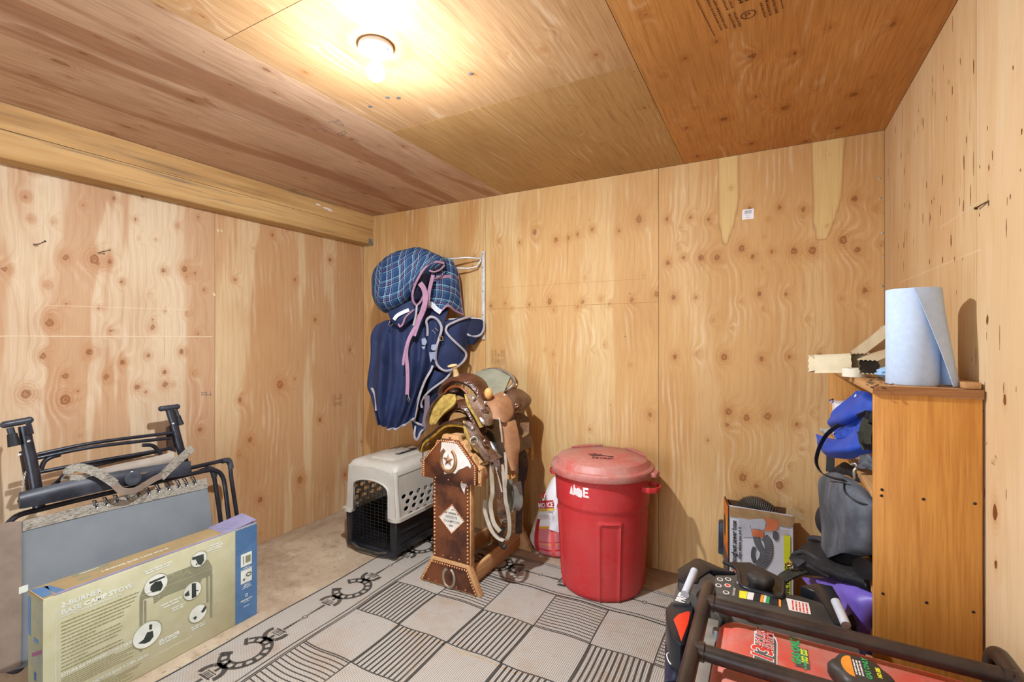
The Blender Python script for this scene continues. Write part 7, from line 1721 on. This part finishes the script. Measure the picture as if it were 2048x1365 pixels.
# fuel tank: flange, domed top with a raised panel
tx0, tx1, ty0, ty1 = -.112, .412, .70, 1.378
tk = MB(); RR = lambda a, b_, c, d, r, z: rr_ring(a, b_, c, d, r, z, 6)
shell(tk, [RR(tx0, tx1, ty0, ty1, .05, .50), RR(tx0, tx1, ty0, ty1, .05, .606), RR(tx0-.004, tx1+.004, ty0-.004, ty1+.004, .052, .607), RR(tx0-.004, tx1+.004, ty0-.004, ty1+.004, .052, .612), RR(tx0, tx1, ty0, ty1, .05, .613), RR(tx0+.001, tx1-.001, ty0+.001, ty1-.001, .05, .632), RR(tx0+.005, tx1-.005, ty0+.005, ty1-.005, .048, .638), RR(tx0+.012, tx1-.012, ty0+.012, ty1-.012, .045, .641)])
tk.build('fuel_tank', GRED, gn)
tp2 = MB(); shell(tp2, [RR(tx0+.022, tx1-.03, ty0+.03, ty1-.045, .03, .640), RR(tx0+.026, tx1-.034, ty0+.034, ty1-.050, .03, .651), RR(tx0+.032, tx1-.04, ty0+.04, ty1-.056, .03, .655)]); tp2.build('tank_top_panel', GRED, gn)
TZ = .655
# filler cap with its lobes
gc = V3((.172, 1.222, TZ))
cpb = MB(); n = 48; pr = []
for r, z, lob in ((.048, 0, 0), (.052, .004, 1), (.055, .010, 1), (.055, .026, 1), (.050, .033, 1), (.044, .036, .4), (0, .036, 0)):
    for j in range(n):
        a = 2*math.pi*j/n; rr_ = r*(1 + .07*lob*math.cos(a*6)); pr.append(gc + V3((rr_*math.cos(a), rr_*math.sin(a), z)))
cpb.add(pr, [(i*n+j, i*n+(j+1) % n, (i+1)*n+(j+1) % n, (i+1)*n+j) for i in range(6) for j in range(n)], True)
cap = cpb.build('filler_cap', mat('cap_black_dusty', '#3a342f', '#2b2724', .5, dust='#6a6056', dustk=.35), gn)
Mc = frame(gc + V3((0, 0, .0364)), (0, 1, 0), (-1, 0, 0))       # print reads from the left side: x along +y, y along -x
decal('orange_half', [(.036*math.cos(a), .014+.020*math.sin(a)) for a in [math.pi*k/12 for k in range(13)]], frame(gc + V3((-.0, .0, .0364)), (0, 1, 0), (-1, 0, 0)), ORW, cap)
fine_print('fine_print', [(-.026, .0085-.0055*k, .052, .003) for k in range(3)], Mc, WPW, cap)
text('lettering', 'GAS ONLY', frame(gc + V3((.016, -.030, .0366)), (0, 1, 0), (-1, 0, 0)), .0135, GRN, cap, bold=.0005, sx=1.1); text('lettering', 'NO E85', frame(gc + V3((.034, -.016, .0366)), (0, 1, 0), (-1, 0, 0)), .010, YLW, cap, bold=.0006)
# decals on the tank
p = P(1516, 1338, z=TZ)
def gdec(L): return [(lambda q: (q.y, -q.x))(P(1480+a/6.4, 1240+c/6.4, z=TZ)) for a, c in L]
Mg = frame((0, 0, TZ+.0004), (0, 1, 0), (-1, 0, 0)); Mg1 = frame((0, 0, TZ+.0009), (0, 1, 0), (-1, 0, 0)); Mg2 = frame((0, 0, TZ+.0013), (0, 1, 0), (-1, 0, 0))
dl = gdec([(185,165),(330,180),(420,215),(465,270),(480,330),(478,600),(480,760),(165,690),(170,480)]); decal('runtime_label', dl, Mg, WPW, gn)
dl = gdec([(200,182),(330,195),(410,228),(452,280),(466,335),(464,600),(466,745),(180,680),(184,480)]); decal('runtime_label', dl, Mg1, GDEC, gn)
def gtext(s, a, c, size, m, k=Mg2, **kw):
    q = P(1480+a/6.4, 1240+c/6.4, z=TZ); M = frame((q.x, q.y, k.translation.z), (0, 1, 0), (-1, 0, 0)); return text('lettering', s, M, size, m, gn, **kw)
gtext('HOURS', 335, 405, .030, WPW, sx=.82, shear=.2, bold=.0022); gtext('RUNTIME', 425, 440, .022, WPW, sx=.86, shear=.2, bold=.0016); gtext('13', 415, 600, .060, WPW, sx=.9, shear=.2, bold=.0034)
Mg3 = frame((0, 0, TZ+.0019), (0, 1, 0), (-1, 0, 0)); gtext('HOURS', 335, 405, .030, RDP, Mg3, sx=.82, shear=.2, bold=.0004); gtext('RUNTIME', 425, 440, .022, RDP, Mg3, sx=.86, shear=.2, bold=.0003); gtext('13', 415, 600, .060, RDP, Mg3, sx=.9, shear=.2, bold=.0012)
dl = gdec([(692,378),(865,408),(902,668),(715,622)]); decal('fuel_label', dl, Mg, GDEC, gn)
gtext('GAS ONLY', 782, 605, .024, GRN, Mg1, sx=.92, bold=.0012); gtext('NO E85', 872, 590, .017, YLW, Mg1, sx=.9, bold=.0010); fine_print('fine_print', [], Mg1, GRN, gn) if False else None
q = P(1480+800/6.4, 1240+520/6.4, z=TZ); fine_print('fine_print', [(q.y-.04, -q.x-.006, .075, .004)], Mg1, GRN, gn)
# warning medallion on the far edge of the tank
q = P(1498, 1231, z=.642); decal('warning_print', ellipse(q.y, -q.x, .010, .020, 14), frame((0, 0, .6415), (0, 1, 0), (-1, 0, 0)), YLW, gn)
# steel strip and heat shield left of the tank
MB().box((-.150, .80, .598), (-.119, 1.42, .604)).build('steel_strip', GSTR, gn, .001)
MB().box((-.154, .80, .50), (-.150, 1.42, .604)).build('strip_edge', GBK, gn)
MB().tube(crom([V3((-.118, 1.37, .55)), V3((-.112, 1.40, .60)), V3((-.10, 1.38, .635)), V3((-.085, 1.33, .628))], 12), .004, 8).build('fuel_line', GBK, gn)
MB().lathe([(0, .012), (.010, .010), (.012, 0), (.012, -.02)], (-.116, 1.33, .62), 12).build('tank_bolt', GALV, gn)
# control panel housing along the far side, with its sloping top
hz = .622
ho = [(-.255, 1.60), (-.225, 1.655), (-.185, 1.675), (-.145, 1.640), (-.05, 1.625), (.085, 1.640), (.135, 1.628), (.175, 1.600), (.195, 1.53), (.200, 1.40), (-.06, 1.40), (-.12, 1.44), (-.20, 1.50), (-.245, 1.55)]
MB().prism(ho, (0, 0, hz), (1, 0, 0), (0, 1, 0), .30).build('panel_housing', GPL, gn, .008)
decal('recess_floor', [(lambda q: (q.x, q.y))(P(a, c, z=hz)) for a, c in ((1450,1127),(1476,1142),(1482,1166),(1490,1178),(1556,1198),(1565,1192),(1566,1160),(1500,1128))][::-1], frame((0, 0, hz+.0003), (1, 0, 0), (0, 1, 0)), GBK, gn)
# raised rim of the recess
MB().tube(crom([P(a, c, z=hz+.002) for a, c in ((1447,1127),(1474,1142),(1479,1164),(1488,1178),(1530,1191),(1556,1199),(1566,1193),(1567,1166))], 30), .006, 8).build('recess_rim', GBK, gn)
kc_ = P(1521, 1168, z=hz+.012); kb_ = MB(); pr = []
for r, z, lob in ((.026, -.02, 0), (.030, .0, 1), (.032, .005, 1), (.032, .018, 1), (.027, .023, 1), (0, .024, 0)):
    for j in range(36):
        a = 2*math.pi*j/36; rr_ = r*(1+.08*lob*math.cos(a*6)); pr.append(kc_ + V3((rr_*math.cos(a)*1.12, rr_*math.sin(a), z)))
kb_.add(pr, [(i*36+j, i*36+(j+1) % 36, (i+1)*36+(j+1) % 36, (i+1)*36+j) for i in range(5) for j in range(36)], True); kb_.build('oil_cap', mat('cap_rubber_dusty', '#2e2a28', '#24211f', .6, dust='#5c5650', dustk=.3), gn)
Mp = lambda px, py, k=.0006: frame(P(px, py, z=hz) + V3((0, 0, k)), (0, 1, 0), (-1, 0, 0))
pd = lambda L, k=.0005: [(lambda q: (q.y, -q.x))(P(1310+a/4.96, 1090+c/4.96, z=hz)) for a, c in L]
Mz = lambda k: frame((0, 0, hz+k), (0, 1, 0), (-1, 0, 0))
decal('start_label', pd([(600,320),(830,320),(830,370),(795,380),(790,530),(590,500)]), Mz(.0005), GDEC, gn)
for a, c in ((645,360),(725,357),(630,420),(720,420),(705,490)):
    q = pd([(a, c)])[0]; decal('icon_ring', ellipse(q[0], q[1], .011, .009, 14), Mz(.001), WPW, gn); decal('icon_centre', ellipse(q[0], q[1], .0075, .006, 12), Mz(.0014), GREND if (a, c) == (720, 420) else GDEC, gn)
q = pd([(790, 525)])[0]; text('lettering', 'STARTING THE ENGINE', frame((-q[1], q[0], hz+.001), (0, 1, 0), (-1, 0, 0)), .0085, WPW, gn, sx=.55)
strip = [((838,470),(918,482),(905,555),(833,540), YLW), ((920,484),(985,495),(970,565),(910,556), WPW), ((988,497),(1050,510),(1035,580),(978,568), BLKK), ((1052,510),(1082,514),(1068,588),(1040,582), ORW), ((1085,516),(1110,520),(1096,592),(1072,588), WPW), ((1112,522),(1142,528),(1130,602),(1098,594), GRN), ((1145,530),(1225,555),(1225,620),(1135,604), BLKK), ((1228,556),(1250,565),(1250,635),(1228,625), ORW)]
for a, b_, c, d, m in strip: decal('warning_label', pd([a, b_, c, d]), Mz(.0006), m, gn)
dl = pd([(1305,550),(1439+40,590),(1439+110,690),(1439,690),(1320,655)])
dl = [(lambda q: (q.y, -q.x))(P(a, c, z=hz)) for a, c in ((1572,1200),(1617,1210),(1622,1233),(1578,1224))]; decal('red_text_label', dl, Mz(.0006), WPW, gn)
qa = dl[0]; fine_print('fine_print', [(dl[3][0]+.003, -.0, 0, 0)], Mz(.001), RDP, gn) if False else None
xs_ = sorted(q[0] for q in dl); ys_ = sorted(q[1] for q in dl); fine_print('fine_print', [(xs_[1]+.002, ys_[0]+.006+.0085*k, (xs_[2]-xs_[1])*.86, .004) for k in range(5)], Mz(.0011), RDP, gn)
# pale grips at both ends of the panel, black ears behind them
for (a, b_) in (((1389,1145),(1370,1192)), ((1671,1206),(1692,1254))):
    MB().tube([P(*a, z=hz+.052), P(*b_, z=hz+.030)], .0115, 12).build('grip', GGRY, gn)
ear = [(lambda q: (q.x, q.y))(P(1310+a/4.96, 1090+c/4.96, z=hz+.004)) for a, c in ((228,255),(395,150),(445,150),(640,235),(800,290),(560,265),(500,300),(440,340),(420,390),(280,390),(230,350))]
MB().prism(ear, (0, 0, hz+.006), (1, 0, 0), (0, 1, 0), .12).build('panel_ear', GBK, gn, .003)
ear = [(lambda q: (q.x, q.y))(P(a, c, z=hz+.004)) for a, c in ((1600,1176),(1635,1170),(1665,1176),(1682,1205),(1692,1256),(1668,1250),(1650,1215),(1628,1186))]
MB().prism(ear, (0, 0, hz+.006), (1, 0, 0), (0, 1, 0), .12).build('panel_ear', GBK, gn, .003)
# maker's word on the left end plate
ep = [(lambda q: (q.x, q.y))(P(a, c, z=hz-.03)) for a, c in ((1356,1163),(1388,1168),(1380,1210),(1345,1208))]
MB().prism(ep, (0, 0, hz-.03), (1, 0, 0), (0, 1, 0), .03).build('end_plate', GDEC, gn, .002)
q = P(1353, 1206, z=hz-.029); text('lettering', 'PRED', frame(q + V3((.020, .0, .0005)), (.08, 1, 0), (-1, .08, 0)), .034, WPW, gn, bold=.002, sx=.8)
# bumper at the left end with its red insert
bu = [P(*k, y=1.40) for k in ((1333,1262),(1338,1232),(1352,1213),(1368,1201),(1384,1203),(1400,1214),(1400,1300),(1372,1330),(1352,1300))]
bo_ = V3((-.21, 1.30, 0))
prof_ = [(1.20, .36), (1.28, .30), (1.40, .30), (1.50, .45), (1.51, .585), (1.47, .622), (1.40, .625), (1.33, .60), (1.25, .55), (1.19, .46)]
def bump_pts(L, z): return [(lambda q: (q.x, q.y))(P(1310+a/4.96, 1090+c/4.96, z=z)) for a, c in L]
MB().prism(bump_pts([(105,640),(150,580),(230,530),(310,510),(375,520),(390,560),(370,700),(300,1000),(250,1010),(160,930),(120,760)], .585), (0, 0, .585), (1, 0, 0), (0, 1, 0), .22).build('bumper', GBK, gn, .012)
MB().prism(bump_pts([(182,750),(230,700),(330,668),(355,680),(330,800),(262,975),(225,860)], .587), (0, 0, .5875), (1, 0, 0), (0, 1, 0), .006).build('red_insert', GREND, gn, .003)
MB().prism(bump_pts([(100,960),(160,940),(260,1000),(240,1365),(90,1365),(95,1200)], .50), (0, 0, .50), (1, 0, 0), (0, 1, 0), .25).build('side_cover', mat('cover_blue_black', '#23243a', '#1a1a2a', .35), gn, .008)
q = P(1343, 1320, z=.503); MB().tube([q + V3((.0, .03, .002)), q + V3((.012, .02, .006)), q + V3((.004, -.015, .012))], .006, 8).build('fuel_valve', GALV, gn)
MB().tube(crom([q + V3((.004, .02, .006)), q + V3((-.012, .0, .008)), q + V3((.0, -.03, .006)), q + V3((.02, -.04, .003))], 12), .0018, 6).build('clear_line', WPW, gn)
MB().box((q.x+.0, q.y+.05, .50), (q.x+.03, q.y+.085, .512)).build('hose_clamp', GSTR, gn, .001)

for o in (can, sd, sk, cr, gn, hx, hh): o.location.z += .0036          # they stand on the rug
